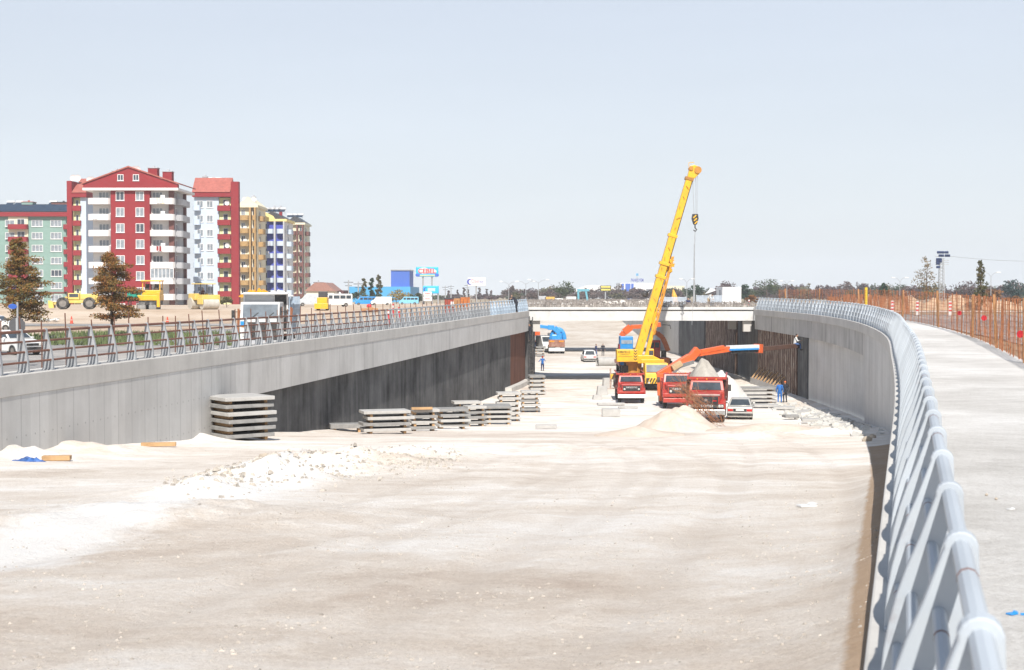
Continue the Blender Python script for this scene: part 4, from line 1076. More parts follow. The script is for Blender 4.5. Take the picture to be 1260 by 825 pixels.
# boom: base column, lower arm, upper arm, telescopes
pb = [P(812, 466, 110), P(813, 459, 110.2), P(851, 437.5, 110.8), P(897, 430.5, 112.5), P(932, 429.5, 114.5), P(936, 430, 114.8), P(982, 425.6, 118.2)]
world_bars(T2, 'boom_column', [(P(815, 487, 110), P(814, 460, 110.1), .7, .7)], M_TORN)
lo = world_bars(T2, 'boom_arm', [(P(810, 463, 110.2), P(849, 439.5, 110.8), .5, .58)], M_TORN, .04)
world_bars(T2, 'ram', [(P(822, 466, 109.7), P(836, 452, 110.2), .2, .2), (P(836, 451, 110.2), P(853, 445.5, 110.7), .3, .3)], M_CHROME)
world_bars(T2, 'boom_joint', [(P(849, 442, 110.8), P(859, 430, 111.0), .5, .6)], M_TORN, .04)
world_bars(T2, 'boom_arm', [(P(852, 436.5, 110.9), P(898, 429.5, 112.6), .45, .42), (P(862, 433, 111.2), P(890, 427.5, 112.2), .42, .3)], M_TORN, .03)
bb = world_bars(T2, 'boom_box', [(P(896, 428.3, 112.5), P(932, 427, 114.4), .5, .36)], M_CWHITE, .02)
world_bars(T2, 'stripe', [(P(896, 430.6, 112.4), P(931, 429.4, 114.3), .56, .14)], M_CBLUE, .01)
world_bars(T2, 'boom_underside', [(P(897, 433.2, 112.6), P(932, 431.8, 114.5), .46, .28)], M_BLK, .01)
world_bars(T2, 'boom_clamp', [(P(931, 429, 114.4), P(935.5, 429.3, 114.8), .6, .72)], M_TORN, .03)
M_POLE = mat('rusty_pole', (.09,.045,.03), .7, var=.3)
world_bars(T2, 'boom_extension', [(P(935, 430, 114.8), P(984, 425.5, 118.4), .32, .36)], M_POLE, .02)
plate = world_bars(T2, 'name_panel', [(P(827.5, 453.6, 110.0), P(838.5, 447, 110.2), .3, .42)], mat('tan_panel', (.5,.36,.2), .7), .01)
person('man in white shirt sitting at the end of the long orange boom against the wall', P(978.5, 425.5, 118.0) + Vector((0, 0, .06)), R(75), M_WHITEC2, M_JEAN, M_HAIR, 'sit')

# ---------------------------------------------------------------- yellow telescopic crane
Yc = 134.0; gc = pz(Yc)
CR = thing('mobile_crane', 'yellow telescopic mobile crane with raised boom and black striped counterweight', 'crane', (X(792, Yc), Yc, gc))
inv = Matrix.Translation(-Vector(CR.location))
def cw(px, py, Y=Yc): return P(px, py, Y) - Vector(CR.location)
def cbar(name, segs, m, bevel=.02, parent=None):
    mb = MB()
    for a, b, w_, h_ in segs: mb.bar(a, b, w_, h_)
    return mb.build(name, m, parent or CR, bevel=bevel)
# carrier
xc = X(802.5, Yc) - CR.location.x
mb = MB(); mb.bx(xc-1.0, xc+1.0, -3.0, 8.5, .75, 1.25); mb.bx(xc-1.25, xc+1.25, .6, 8.5, 1.251, 1.5); mb.build('carrier', M_BLK, CR, bevel=.02)
mb = MB(); z0 = Z(467, Yc)-gc; z1 = Z(444.5, Yc)-gc; w_ = (X(816.5, Yc)-X(789, Yc))/2
mb.prism([(-4.6, z0), (-2.2, z0), (-2.2, z1), (-4.15, z1), (-4.45, z1-1.0)], 'x', xc-w_, xc+w_); cab = mb.build('cab', M_TYEL, CR, bevel=.05)
zs = Z(455, Yc)-gc
mb = MB(); mb.prism([(-4.47, zs+.0), (-4.40, zs+.0), (-4.13, z1-.15), (-4.20, z1-.15)], 'x', xc-w_+.1, xc+w_-.1); mb.build('windscreen', glass('pale_windscreen', (.13,.145,.155), .08), cab)
# hazard stripes are solid slanted bars on the bumper
def hazard(parent, x0, x1, y, z0, z1, n, slant=.25, m=None):
    mb = MB(); dx = (x1-x0)/n
    for i in range(n):
        a = x0 + dx*i; mb.prism([(a, z0), (a+dx*.5, z0), (min(a+dx*.5+slant, x1), z1), (min(a+slant, x1), z1)], 'y', y-.012, y-.002)
    return mb.build('hazard_stripe', m or M_BLET, parent)
mb = MB(); mb.bx(xc-w_-.05, xc+w_+.05, -4.85, -4.4, z0-.12, z0+.42); bp = mb.build('bumper', M_TYEL, CR, bevel=.03); hazard(bp, xc-w_, xc+w_, -4.85, z0-.1, z0+.4, 8)
for sx in (-.75, .75): mb = MB(); mb.cyl((xc+sx, -4.88, z0-.02), 'y', .1, .05, 12); mb.build('headlight', M_HEADL, bp)
for y in (-2.9, -1.4, 4.2, 5.7):
    for sx in (-1, 1): wheel(CR, xc+sx*.98, y, .55, .55, .38)
mb = MB(); mb.bx(xc-.9, xc+.9, -4.5, -4.0, .6, 1.0); mb.build('tow_bar', M_BLK, CR)
# striped outrigger beam to the left
xl0, xl1 = cw(749.5, 460).x, cw(788, 460).x; zb0 = Z(465.5, Yc)-gc; zb1 = Z(459, Yc)-gc
mb = MB(); mb.bx(xl0, xl1, -2.2, -1.6, zb0, zb1); ob = mb.build('outrigger_beam', M_TYEL, CR, bevel=.02); hazard(ob, xl0+.05, xl1-.05, -2.2, zb0+.01, zb1-.01, 10, .22)
mb = MB(); mb.bx(xl0-.06, xl0+.08, -2.0, -1.86, .05, zb1+.5); mb.bx(xl0-.35, xl0+.4, -2.25, -1.55, 0, .06); mb.build('outrigger_leg', mat('weathered_leg', (.35,.25,.2), .6, var=.4, scale=6), CR)
mb = MB(); mb.box(cw(787.5, 462.5) + Vector((.0,-2.6,0)), (.5, .3, .5)); mb.build('toolbox', mat('green_box', (.02,.32,.14), .5), CR, bevel=.02)
# slewing ring, counterweight, engine house
mb = MB(); mb.cyl((cw(779, 450).x, .3, Z(452, Yc)-gc), 'z', .85, 1.3, 24); mb.build('slewing_ring', mat('ochre_steel', (.45,.2,.03), .6, var=.2), CR)
mb = MB(); mb.cyl((cw(771, 462).x+.3, .2, 1.75), 'z', .55, 1.3, 14); mb.cyl((cw(783, 462).x, 1.2, 1.9), 'z', .4, 1.4, 12); mb.bx(cw(765,460).x, cw(777,460).x, -.4, .6, 1.5, 2.1); mb.build('winch_gear', M_BLK, CR, bevel=.02)
a, b = cw(757.8, 444.8), cw(783.8, 429.8)
mb = MB(); mb.box(((a.x+b.x)/2, -.6, (a.z+b.z)/2), (b.x-a.x, 1.6, b.z-a.z)); cwt = mb.build('counterweight', M_TYEL, CR, bevel=.05)
lettering('KOMBATEK A.Ş.', .3, M_BLET, cwt, ((a.x*.6+b.x*.4)-.12, -1.408, a.z+(b.z-a.z)*.80), width=1.15, bold=.006)
lettering('ÇUMRA KONYA', .2, M_BLET, cwt, ((a.x*.6+b.x*.4)-.12, -1.408, a.z+(b.z-a.z)*.60), width=.85)
mb = MB(); mb.bx(a.x+.15, b.x-.55, -1.408, -1.402, a.z+(b.z-a.z)*.42, a.z+(b.z-a.z)*.45)
for i in range(4):
    zz = a.z + .12 + .26*i; xx = b.x-.42
    mb.prism([(xx, zz+.16), (xx+.16, zz), (xx+.32, zz+.16), (xx+.32, zz+.26), (xx+.16, zz+.1), (xx, zz+.26)], 'y', -1.41, -1.402)
mb.build('chevron', M_BLET, cwt)
mb = MB(); p, q = cw(783.8, 447), cw(814, 437)
mb.prism([(p.x, p.z), (q.x, p.z), (q.x, p.z+.3), (p.x+1.4, q.z), (p.x, q.z)], 'y', -.9, .9); mb.build('turret', M_TYEL, CR, bevel=.05)
mb = MB(); u = cw(816, 441); mb.bx(p.x+.3, u.x, -1.15, -.85, p.z+.02, p.z+.38); mb.build('side_rail', M_TYEL, CR, bevel=.03)
mb = MB(); mb.bx(cw(797,0).x, cw(804,0).x, -.6, .5, p.z+.5, p.z+1.35); cb2 = mb.build('operator_cab', M_TYEL, CR, bevel=.04)
mb = MB(); mb.bx(cw(798,0).x, cw(803.3,0).x, -.612, -.59, p.z+.75, p.z+1.2); mb.build('pane', M_GLASS, cb2)
# boom: three nested boxes, tip towards upper right
def lean(px, py): return cw(px, py, Yc - .4)
B0, T0 = lean(783.5, 441), lean(849.6, 213)
ax = (T0-B0).normalized()
def along(py):
    k_ = (py - 441) / (213 - 441); return B0.lerp(T0, k_)
M_TYELD = M_TYEL
def boom_sec(y0, y1, w_, h_, name='boom_section'):
    mb = MB(); mb.bar(along(y0), along(y1), w_, h_, up=(0, 1, 0))
    return mb.build(name, M_TYEL, CR, bevel=.05)
boom_sec(441, 341, .74, .95); boom_sec(345, 290, .66, .85); boom_sec(293, 220, .58, .74)
for yy, s in ((341, .88), (325, .88), (290.5, .80), (221, .72)):
    mb = MB(); mb.bar(along(yy)-ax*.14, along(yy)+ax*.14, s+.08, s*1.2, up=(0,1,0)); mb.build('collar', M_TYEL if yy != 221 else mat('boom_collar', (.35,.16,.03), .6), CR, bevel=.02)
# black bars paint the shade down the right edge of the boom, wear pads
sd = Vector((ax.z, 0, -ax.x))
mb = MB(); mb.bar(along(410)+sd*.43, along(343)+sd*.43, .05, .3, up=(0,1,0)); mb.bar(along(340)+sd*.39, along(292)+sd*.39, .06, .3, up=(0,1,0)); mb.bar(along(289)+sd*.34, along(222)+sd*.34, .06, .28, up=(0,1,0)); mb.build('boom_edge_shade', M_BLK, CR)
mb = MB()
rn = random.Random(8)
for i in range(16):
    yy = 230 + i*12.5; mb.bar(along(yy)+sd*rn.uniform(-.2,.2)+Vector((0,-.44 if yy < 290 else -.5,0)), along(yy+3)+sd*rn.uniform(-.2,.2)+Vector((0,-.44 if yy < 290 else -.5,0)), .05, .04)
mb.build('decal', mat('boom_scuffs', (.4,.2,.03), .7), CR)
# tip with sheaves
mb = MB(); c1 = lean(849.5, 211); mb.prism([(c1.x-.35, c1.z-.6), (c1.x+.3, c1.z-.75), (c1.x+.95, c1.z-.1), (c1.x+.95, c1.z+.25), (c1.x+.3, c1.z+.55), (c1.x-.1, c1.z+.45)], 'y', c1.y-.3, c1.y+.3); hd = mb.build('boom_head', M_TYEL, CR, bevel=.05)
mb = MB()
for yo in (-.36, .36): mb.cyl((c1.x+.62, c1.y+yo, c1.z+.05), 'y', .34, .08, 18); mb.cyl((c1.x-.02, c1.y+yo, c1.z+.2), 'y', .2, .08, 14)
mb.build('sheave', mat('ochre_steel', (.45,.2,.03), .6), hd)
mb = MB(); mb.tube([(c1.x-.2, c1.y, c1.z+.4), (c1.x-.2, c1.y, c1.z+.75), (c1.x+.3, c1.y, c1.z+.8)], .03, 6); mb.build('guard', M_TYEL, hd)
# lift ram under the boom
cbar('lift_ram', [(lean(795, 440), lean(803, 408), .36, .36), (lean(803, 408), lean(807, 378), .26, .26)], M_TYEL, .03)
cbar('ram_bracket', [(lean(805, 384), lean(800, 398)+Vector((0,-.1,0)), .5, .3)], M_TYEL, .03)
# folded lattice jib beside the boom
mb = MB(); j0, j1 = [lean(803, 413), lean(798, 428)], None
ja, jb = lean(826.5, 316), lean(801, 412); kx = Vector((.34, 0, 0)); n_ = 10
for q in (Vector((0,0,0)), kx, Vector((.17,-.4,0))): mb.tube([ja+q*.5, jb+q], .05, 6)
for i in range(n_):
    u0 = ja.lerp(jb, i/n_); u1 = ja.lerp(jb, (i+1)/n_); s0 = .5+.5*i/n_
    mb.tube([u0, u1+kx*s0], .03, 5); mb.tube([u0+kx*s0, u1+Vector((.17,-.4,0))*s0], .03, 5); mb.tube([u0+Vector((.17,-.4,0))*s0, u1], .03, 5)
mb.build('lattice_jib', M_TORN if False else mat('orange_jib_paint', (.75,.33,.03), .5, var=.2), CR)
mb = MB()
for i in range(9):
    c_ = lean(rn.uniform(815, 828), rn.uniform(316, 334)); mb.box(c_, (.35, .3, .3), rn.uniform(0, 3), rn.uniform(0, 3))
    mb.tube([c_, lean(rn.uniform(816, 831), rn.uniform(314, 336))], .04, 5)
mb.build('jib_bracket', M_TYEL, CR)
mb = MB(); mb.ball(lean(793.5, 362), (.32, .25, .3), 10, 7); mb.tube([lean(793.5,362), lean(799, 358)], .06, 6); mb.build('work_lamp', M_BLK, CR)
# ropes, hook block
tp = lean(853.4, 213); hb = lean(854.8, 271)
mb = MB()
for dx in (-2.1, 1.9): mb.tube([tp + Vector((dx/F*Yc, 0, 0)), hb + Vector((dx*.6/F*Yc, 0, .5))], .022, 5)
mb.tube([tp+Vector((.3,0,0)), hb + Vector((.18, 0, .5))], .02, 5); mb.build('hoist_rope', M_STEELP, CR)
mb = MB(); mb.prism([(hb.x-.25, hb.z+.55), (hb.x+.25, hb.z+.55), (hb.x+.32, hb.z+.1), (hb.x+.15, hb.z-.45), (hb.x-.15, hb.z-.45), (hb.x-.32, hb.z+.1)], 'y', hb.y-.2, hb.y+.2); hk = mb.build('hook_block', M_BLK, CR, bevel=.05)
mb = MB()
for i in range(3): mb.box((hb.x-.05+.06*i, hb.y-.21, hb.z+.3-.28*i), (.36, .02, .1), ry=R(-45))
mb.build('hazard_stripe', M_TYEL, hk)
mb = MB(); mb.tube([(hb.x, hb.y, hb.z-.4), (hb.x, hb.y, hb.z-.75), (hb.x+.16, hb.y, hb.z-.92), (hb.x+.02, hb.y, hb.z-1.08), (hb.x-.14, hb.y, hb.z-.95)], .06, 7); mb.build('hook', M_BLK, hk)
mb = MB(); mb.tube([(hb.x, hb.y, hb.z-1.05), lean(853.5, 352)+Vector((0,0,0))], .035, 5); mb.tube([lean(853.5,352), lean(851.5,400)], .02, 5); mb.build('sling', M_STEELP, CR)
# ================================================================ concrete slabs stacked in the cutting
M_SLAB = mat('precast_slab_concrete', (.43,.42,.40), .85, var=.16, scale=1.2, dirt=(.22,.21,.2), dirt_amt=.35, bump=.15)
M_SLABD = mat('stained_slab_concrete', (.27,.265,.255), .85, var=.25, scale=1.5, dirt=(.12,.12,.12), dirt_amt=.6, bump=.15)
M_TIMBER = mat('raw_timber', (.45,.28,.14), .85, var=.25, scale=2, bump=.2)
SLM = {}
ORD = ['bottom', 'second', 'third', 'fourth', 'fifth', 'sixth', 'seventh']
def slab(label, loc, rz, a, b, h, m, group=None, rx=0, ry=0):
    key = (round(a, 2), round(b, 2), round(h, 2), m.name)
    if key not in SLM:
        mb = MB(); mb.box((0, 0, h/2), (a, b, h)); o = mb.build('precast_slab', m, None, bevel=.018); SLM[key] = o
    else:
        o = SLM[key].copy(); C.objects.link(o)
    o.location = loc; o.rotation_euler = (rx, ry, rz); tag(o, label, 'concrete slab', group); return o
SPM = None
def spacer(loc, rz, ln, h, w, label, group):
    key = ('sp', round(ln, 2), round(h, 2), round(w, 2))
    if key not in SLM:
        mb = MB(); mb.box((0, 0, h/2), (w, ln, h)); SLM[key] = mb.build('timber_spacer', M_TIMBER, None); o = SLM[key]
    else: o = SLM[key].copy(); C.objects.link(o)
    o.location = loc; o.rotation_euler = (0, 0, rz); tag(o, label, 'wood block', group)
def stack(px, py, wpx, hpx, n, rz, ratio, where, seed, jit=.10, tilt=0):
    Y = gy(px, py); s = Y/F; c, sn = abs(math.cos(rz)), abs(math.sin(rz))
    a = wpx*s / (c + ratio*sn); b = a*ratio; H = hpx*s / 1.0; pit = H / n; th = pit*.52; gap = pit - th
    x = X(px, Y); y = Y + (a*sn + b*c)/2; z = pit_z(x, y) if False else pz(Y)+.0; rn = random.Random(seed)
    grp = f'slabs of the {where}'; zz = z - .03
    for i in range(n):
        last = i == n-1
        nm = 'top' if last else ORD[i]
        ox, oy = rn.uniform(-jit, jit)*a, rn.uniform(-jit, jit)*b; r_ = rz + rn.uniform(-.03, .03)
        for q in (-.36, .36):
            d_ = Vector((q*a*math.cos(r_), q*a*math.sin(r_), 0))
            spacer((x+d_.x, y+d_.y, zz), r_, b*.74, gap+.004, .12, f'timber spacer under a slab of the {where}', f'timber spacers in the {where}')
        zz += gap
        slab(f'{nm} concrete slab of the {where}', (x+ox, y+oy, zz), r_, a, b, th-.004, M_SLABD if rn.random() < .42 else M_SLAB, None, tilt*rn.uniform(.5, 1.2)); zz += th
stack(285.5, 545, 93, 56, 6, R(38), .95, 'big stack standing alone against the left wall', 1, .04)
stack(424, 533, 46, 11, 1, R(14), .5, 'flat pile left of the long stacks', 2, .01)
stack(473, 535, 66, 29, 4, R(16), .55, 'long stack first from the left in the row', 3, .05)
stack(519, 532, 37, 28, 4, R(12), .9, 'squarish stack second from the left in the row', 4)
stack(554, 529, 44, 26, 4, R(14), .8, 'dark edged stack third in the row', 5)
stack(583, 525, 30, 25, 4, R(18), .9, 'stack fourth in the row', 6)
stack(576, 513, 38, 19, 3, R(14), .6, 'raised stack behind the row', 7)
stack(613, 523, 36, 24, 4, R(8), .8, 'tilted stack fifth in the row', 8, .08, R(3))
stack(626, 519, 30, 36, 6, R(6), .8, 'tall stack near the end of the row', 9)
stack(652, 508, 25, 27, 5, R(4), .8, 'tall stack sixth in the row', 10)
stack(661, 487, 22, 25, 5, R(10), .8, 'leaning stack at the foot of the rusty wall', 11, .05, R(4))
stack(664, 439.5, 13, 13, 4, R(6), .8, 'small far stack beside the bridge shadow', 12)
stack(932, 497, 52, 20, 4, R(4), .5, 'long stack behind the silver car', 13, .03)
# loose and tilted slabs along the foot of the right wall
rn = random.Random(5)
for k, (px, py, w_, r_) in enumerate(((944, 503, 30, -4), (967, 506, 26, -12), (990, 510, 18, -40), (1003, 515, 16, -46), (1016, 518, 16, -46), (1029, 521, 16, -46), (1042, 525, 18, -46), (975, 517, 18, 10), (1000, 522, 22, -6))):
    Y = gy(px, py); s = Y/F; wm = w_*s
    slab(['grey slab lying flat right of the silver car', 'long grey slab lying flat before the wall', 'topmost slab of the slanting line along the right wall', 'second slab of the slanting line along the right wall',
          'third slab of the slanting line along the right wall', 'fourth slab of the slanting line along the right wall', 'lowest slab of the slanting line along the right wall', 'small dark edged slab lying in the limestone', 'broken grey slab half sunk in limestone'][k],
         (X(px, Y), Y+.4, pz(Y)+(.02 if k > 1 and k < 7 else .12)), R(r_), wm, wm*.75, .16, M_SLAB if k not in (7,) else M_SLABD, None, R(rn.uniform(-2, 2)) + (R(14) if 1 < k < 7 else 0), R(-10) if 1 < k < 7 else 0)
for k, (px, py, w_, d_, h_, lab) in enumerate(((672, 528, 26, .5, .18, 'pale slab lying alone on the white floor'), (752, 513, 22, .9, .5, 'pale concrete block standing alone before the small red truck'),
        (773, 503, 24, .6, .1, 'thin grey slab lying in front of the small red truck'), (432, 564, 50, .5, .14, 'grey slab half buried in the windrow'), (752, 499, 34, .6, .15, 'thin grey slab left of the small red truck'))):
    Y = gy(px, py); s = Y/F; slab(lab, (X(px, Y), Y, pz(Y)+.03), R(-3+k*2), w_*s, d_, h_, M_SLAB)
# pale pipe and blocks left of the crane
def tapered_block(label, px, py, wpx, hpx, seed):
    Y = gy(px, py); s = Y/F; w_ = wpx*s; h_ = hpx*s; mb = MB()
    mb.loft([[(-w_/2,-w_*.3,0),(w_/2,-w_*.3,0),(w_/2,w_*.3,0),(-w_/2,w_*.3,0)], [(-w_*.4,-w_*.22,h_),(w_*.4,-w_*.22,h_),(w_*.4,w_*.22,h_),(-w_*.4,w_*.22,h_)]])
    o = mb.build('concrete_block', M_SLAB, None, bevel=.04); o.location = (X(px, Y), Y, pz(Y)-.02); o.rotation_euler = (0, 0, R(seed*7)); tag(o, label, 'concrete block')
tapered_block('grey concrete block beside the small red truck', 741, 487, 14, 12, 1); tapered_block('upright pale block behind the thin slab', 747, 479, 12, 14, 3); tapered_block('low pale block at the edge of the shadow', 735, 492, 12, 6, 2)
Y = gy(748, 451); s = Y/F; mb = MB(); L_ = 26*s
mb.tube([(-L_/2, 0, .55), (L_/2, .8, .55)], .55, 18, caps=False); mb.tube([(L_/2, .8, .55), (-L_/2, 0, .55)], .45, 18, caps=False)
o = mb.build('concrete_pipe', M_SLAB, None, smooth='auto', fix=False); o.location = (X(748, Y), Y, pz(Y)); tag(o, 'pale concrete pipe lying left of the yellow counterweight', 'pipe')

# timber, tarpaulin, scrap
def plank(label, px, py, wpx, r_, th=.12, wd=.2, lift=.02, ry=0, nm='plank'):
    Y = gy(px, py); s = Y/F; mb = MB(); mb.box((0, 0, th/2), (wpx*s, wd, th)); mb.box((wpx*s*.06, wd*.9, th*.45), (wpx*s*.8, wd*.7, th*.8), R(4))
    o = mb.build(nm, M_TIMBER, None, bevel=.01); x_ = X(px, Y); o.location = (x_, Y, pit_z(x_, Y)+lift); o.rotation_euler = (0, ry, R(r_)); tag(o, label, 'plank')
plank('raw plank lying on the dust beside the blue tarpaulin', 68, 569, 34, 4); plank('long raw plank lying at the foot of the left wall', 194, 553, 42, 8); plank('short timber left of the big slab stack', 238, 545, 14, 30); plank('timber lying on the second slab stack from the left', 519, 532, 26, 12, lift=26.5*gy(519,532)/F)
M_TARP = mat('blue_tarpaulin', (.03,.10,.30), .6, var=.5, scale=5)
def crumple(name, label, cat, loc, rx, ry, h, m, seed):
    mb = MB(); n = 18; vs = []; rn = random.Random(seed)
    for i in range(n+1):
        for j in range(n+1):
            u, v = i/n*2-1, j/n*2-1; q = max(abs(u), abs(v)); k_ = 1 + .25*noise.noise(Vector((u*2+seed, v*2, 0)))
            z = h*max(0, 1-(u*u+v*v)*.8)*(.5 + abs(noise.noise(Vector((u*3.4+seed, v*3.4, 1))))*1.6); vs.append((u*rx*k_, v*ry*k_, max(z, 0)-.03))
    mb.add(vs, [(i*(n+1)+j, (i+1)*(n+1)+j, (i+1)*(n+1)+j+1, i*(n+1)+j+1) for i in range(n) for j in range(n)])
    o = mb.build(name, m); o.location = loc; tag(o, label, cat); return o
p = on_pit(33, 570); crumple('tarpaulin', 'crumpled blue tarpaulin at the foot of the left wall', 'tarpaulin', (p.x, p.y, pit_z(p.x, p.y)), .42, .22, .13, M_TARP, 2)
M_ROCK = mat('limestone_rock', (.42,.36,.29), .9, var=.3, scale=2.5, bump=.5)
def rock(label, loc, r, seed, m=None, name='rock'):
    mb = MB(); mb.ball((0,0,0), r, 14, 10); vs = []
    for v in mb.v:
        q = Vector(v); k_ = 1 + .35*noise.noise(q/max(r)*1.3 + Vector((seed*9.1, 0, 0))) + .15*noise.noise(q/max(r)*4 + Vector((seed, 3, 0))); vs.append(tuple(q*k_))
    mb.v = vs; o = mb.build(name, m or M_ROCK); o.location = loc; o.rotation_euler = (0, 0, seed); tag(o, label, 'rock'); return o
for k, (px, py, r, lab) in enumerate(((327, 574, .22, 'brown boulder behind the white windrow'), (343, 578, .12, 'small stone right of the brown boulder'), (385, 573, .15, 'grey stone on the windrow'), (1068, 546, .16, 'whitish rock near the foot of the right wall'), (1075, 542, .12, 'smaller white stone beside the whitish rock'), (455, 567, .14, 'grey stone at the far end of the windrow'), (512, 562, .15, 'brown stone beyond the windrow'))):
    p = on_pit(px, py); rock(lab, (p.x, p.y, pit_z(p.x, p.y)+r*.3), (r*1.2, r, r*.9), k+1)
mb = MB(); mb.box((0,0,.01), (.26,.16,.02), .3); mb.box((.1,.05,.03), (.15,.1,.015), 1, .2)
p = on_pit(994, 628); o = mb.build('paper_scrap', M_CWHITE); o.location = (p.x, p.y, pit_z(p.x, p.y)+.01); tag(o, 'white paper scrap lying alone on the sandy floor', 'paper')
# loose stones, far too many to count
rn = random.Random(21); mb = MB()
def pebble(x, y, z, s):
    a = rn.uniform(0, 6.28); k_ = [(math.cos(a+i*2.09)*s*rn.uniform(.7, 1.2), math.sin(a+i*2.09)*s*rn.uniform(.7, 1.2)) for i in range(3)]
    q = rn.uniform(.35, .6); top = [(x+u*q+rn.uniform(-.1,.1)*s, y+w_*q, z+s*rn.uniform(.3,.6)) for u, w_ in k_]; bot = [(x+u, y+w_, z-s*.3) for u, w_ in k_]
    mb.add(bot + top, [(0,1,4,3), (1,2,5,4), (2,0,3,5), (3,4,5)])
for i in range(5200):
    px = rn.uniform(-20, 1090); py = 545 + 290*rn.random()**1.3; 
    if noise.noise(Vector((px*.012, py*.03, 6))) < rn.uniform(-.3, .35): continue
    p = on_pit(px, py)
    if p.x > fr(p.y)-.1 or p.x < fl(p.y)+.1: continue
    pebble(p.x, p.y, pit_z(p.x, p.y), rn.choice((.006, .008, .012, .016, .025)))
for i in range(2200):
    t_ = rn.random(); px = 215 + 350*t_ + rn.gauss(0, 10); py = 603 - 40*t_ + rn.gauss(0, 7); p = on_pit(px, py); pebble(p.x, p.y, pit_z(p.x, p.y), rn.choice((.015, .02, .03, .04, .055, .08)))
stuff(mb.build('loose_stones', mat('loose_stone', (.42,.38,.33), .9, var=.5, scale=6), fix=False))
mb = MB(); rn = random.Random(31)
for i in range(420):
    px = rn.gauss(1010, 28); py = 499 + (px-950)*.27 + rn.gauss(0, 5); Y = gy(px, py); x_ = X(px, Y)
    if x_ > fr(Y)-.2: continue
    s = rn.uniform(.05, .24); mb.box((x_, Y, pz(Y)+s*.3), (s*2, s*1.5, s), rn.uniform(0, 3), rn.uniform(-.5, .5), rn.uniform(-.5, .5))
stuff(mb.build('broken_concrete', mat('broken_concrete', (.5,.49,.46), .9, var=.25, scale=2)))
# heaps
def heap_px(label, px, py, wpx, hpx, m, seed, ry=None, name='sand_heap', cat='heap'):
    Y = gy(px, py); s = Y/F; rx = wpx*s/2; return heap(name, label, cat, (X(px, Y), Y+(ry or rx)*.6, pz(Y)-.05), rx, ry or rx, hpx*s*1.12, m, seed)
heap_px('pale sand heap in front of the nearest red dump truck', 838, 531, 112, 31, M_SAND, 4, 2.2)
heap_px('low sand spread right of the pale heap', 955, 532, 170, 9, M_SAND, 6, 2.0)
heap_px('low sand spread left of the pale heap', 790, 537, 120, 9, M_SAND, 8, 1.6)
heap_px('big white limestone heap behind the silver car', 896, 500, 80, 38, M_LIME_H, 11, 4.5, 'limestone_heap')
heap_px('white limestone heap behind the gravel load of the red truck', 868, 487, 60, 30, M_LIME_H, 13, 4, 'limestone_heap')
# dry uprooted brush lying against the nearest truck
M_TWIG = mat('dry_brush', (.30,.13,.06), .9, var=.4, scale=2)
mb = MB(); rn = random.Random(2)
a0, a1, a2 = P(836, 474, 87), P(852, 492, 85.5), P(880, 518, 83.5)
for i in range(260):
    t_ = rn.random()
    a = a0.lerp(a1, rn.random()) if rn.random() < .45 else a1.lerp(a2, rn.random()); sp = .28
    a = a + Vector((rn.gauss(0, sp), rn.gauss(0, .3), rn.gauss(0, sp)))
    d_ = (a2-a0).normalized()*rn.choice((-1, 1)) + Vector((rn.gauss(0, .35), rn.gauss(0, .35), rn.gauss(0, .35)))
    b = a + d_*rn.uniform(.3, .8); c_ = b + (d_ + Vector((rn.gauss(0, .4), rn.gauss(0, .4), rn.gauss(-.2, .3))))*rn.uniform(.2, .5)
    mb.tube([a, b, c_], [.012, .009, .004], 4)
mb.tube([a0, a1, a2], [.02, .05, .03], 6)
o = mb.build('dry_brush', M_TWIG, fix=False); tag(o, 'rust brown dry brush sprawling across the front of the nearest red truck', 'brush')
# timber props behind the footing of the right wall
for i in range(9):
    Y = 125.5 + i*1.55; mb = MB(); b_ = Vector((rr(Y)-1.0, Y, pz(Y)+.72)); mb.bar(b_, b_ + Vector((.85, .5, .75+.1*(i % 3))), .09, .12); o = mb.build('timber_prop', M_TIMBER); tag(o, 'timber prop leaning on the footing of the brown right wall', 'prop', 'timber props along the footing')

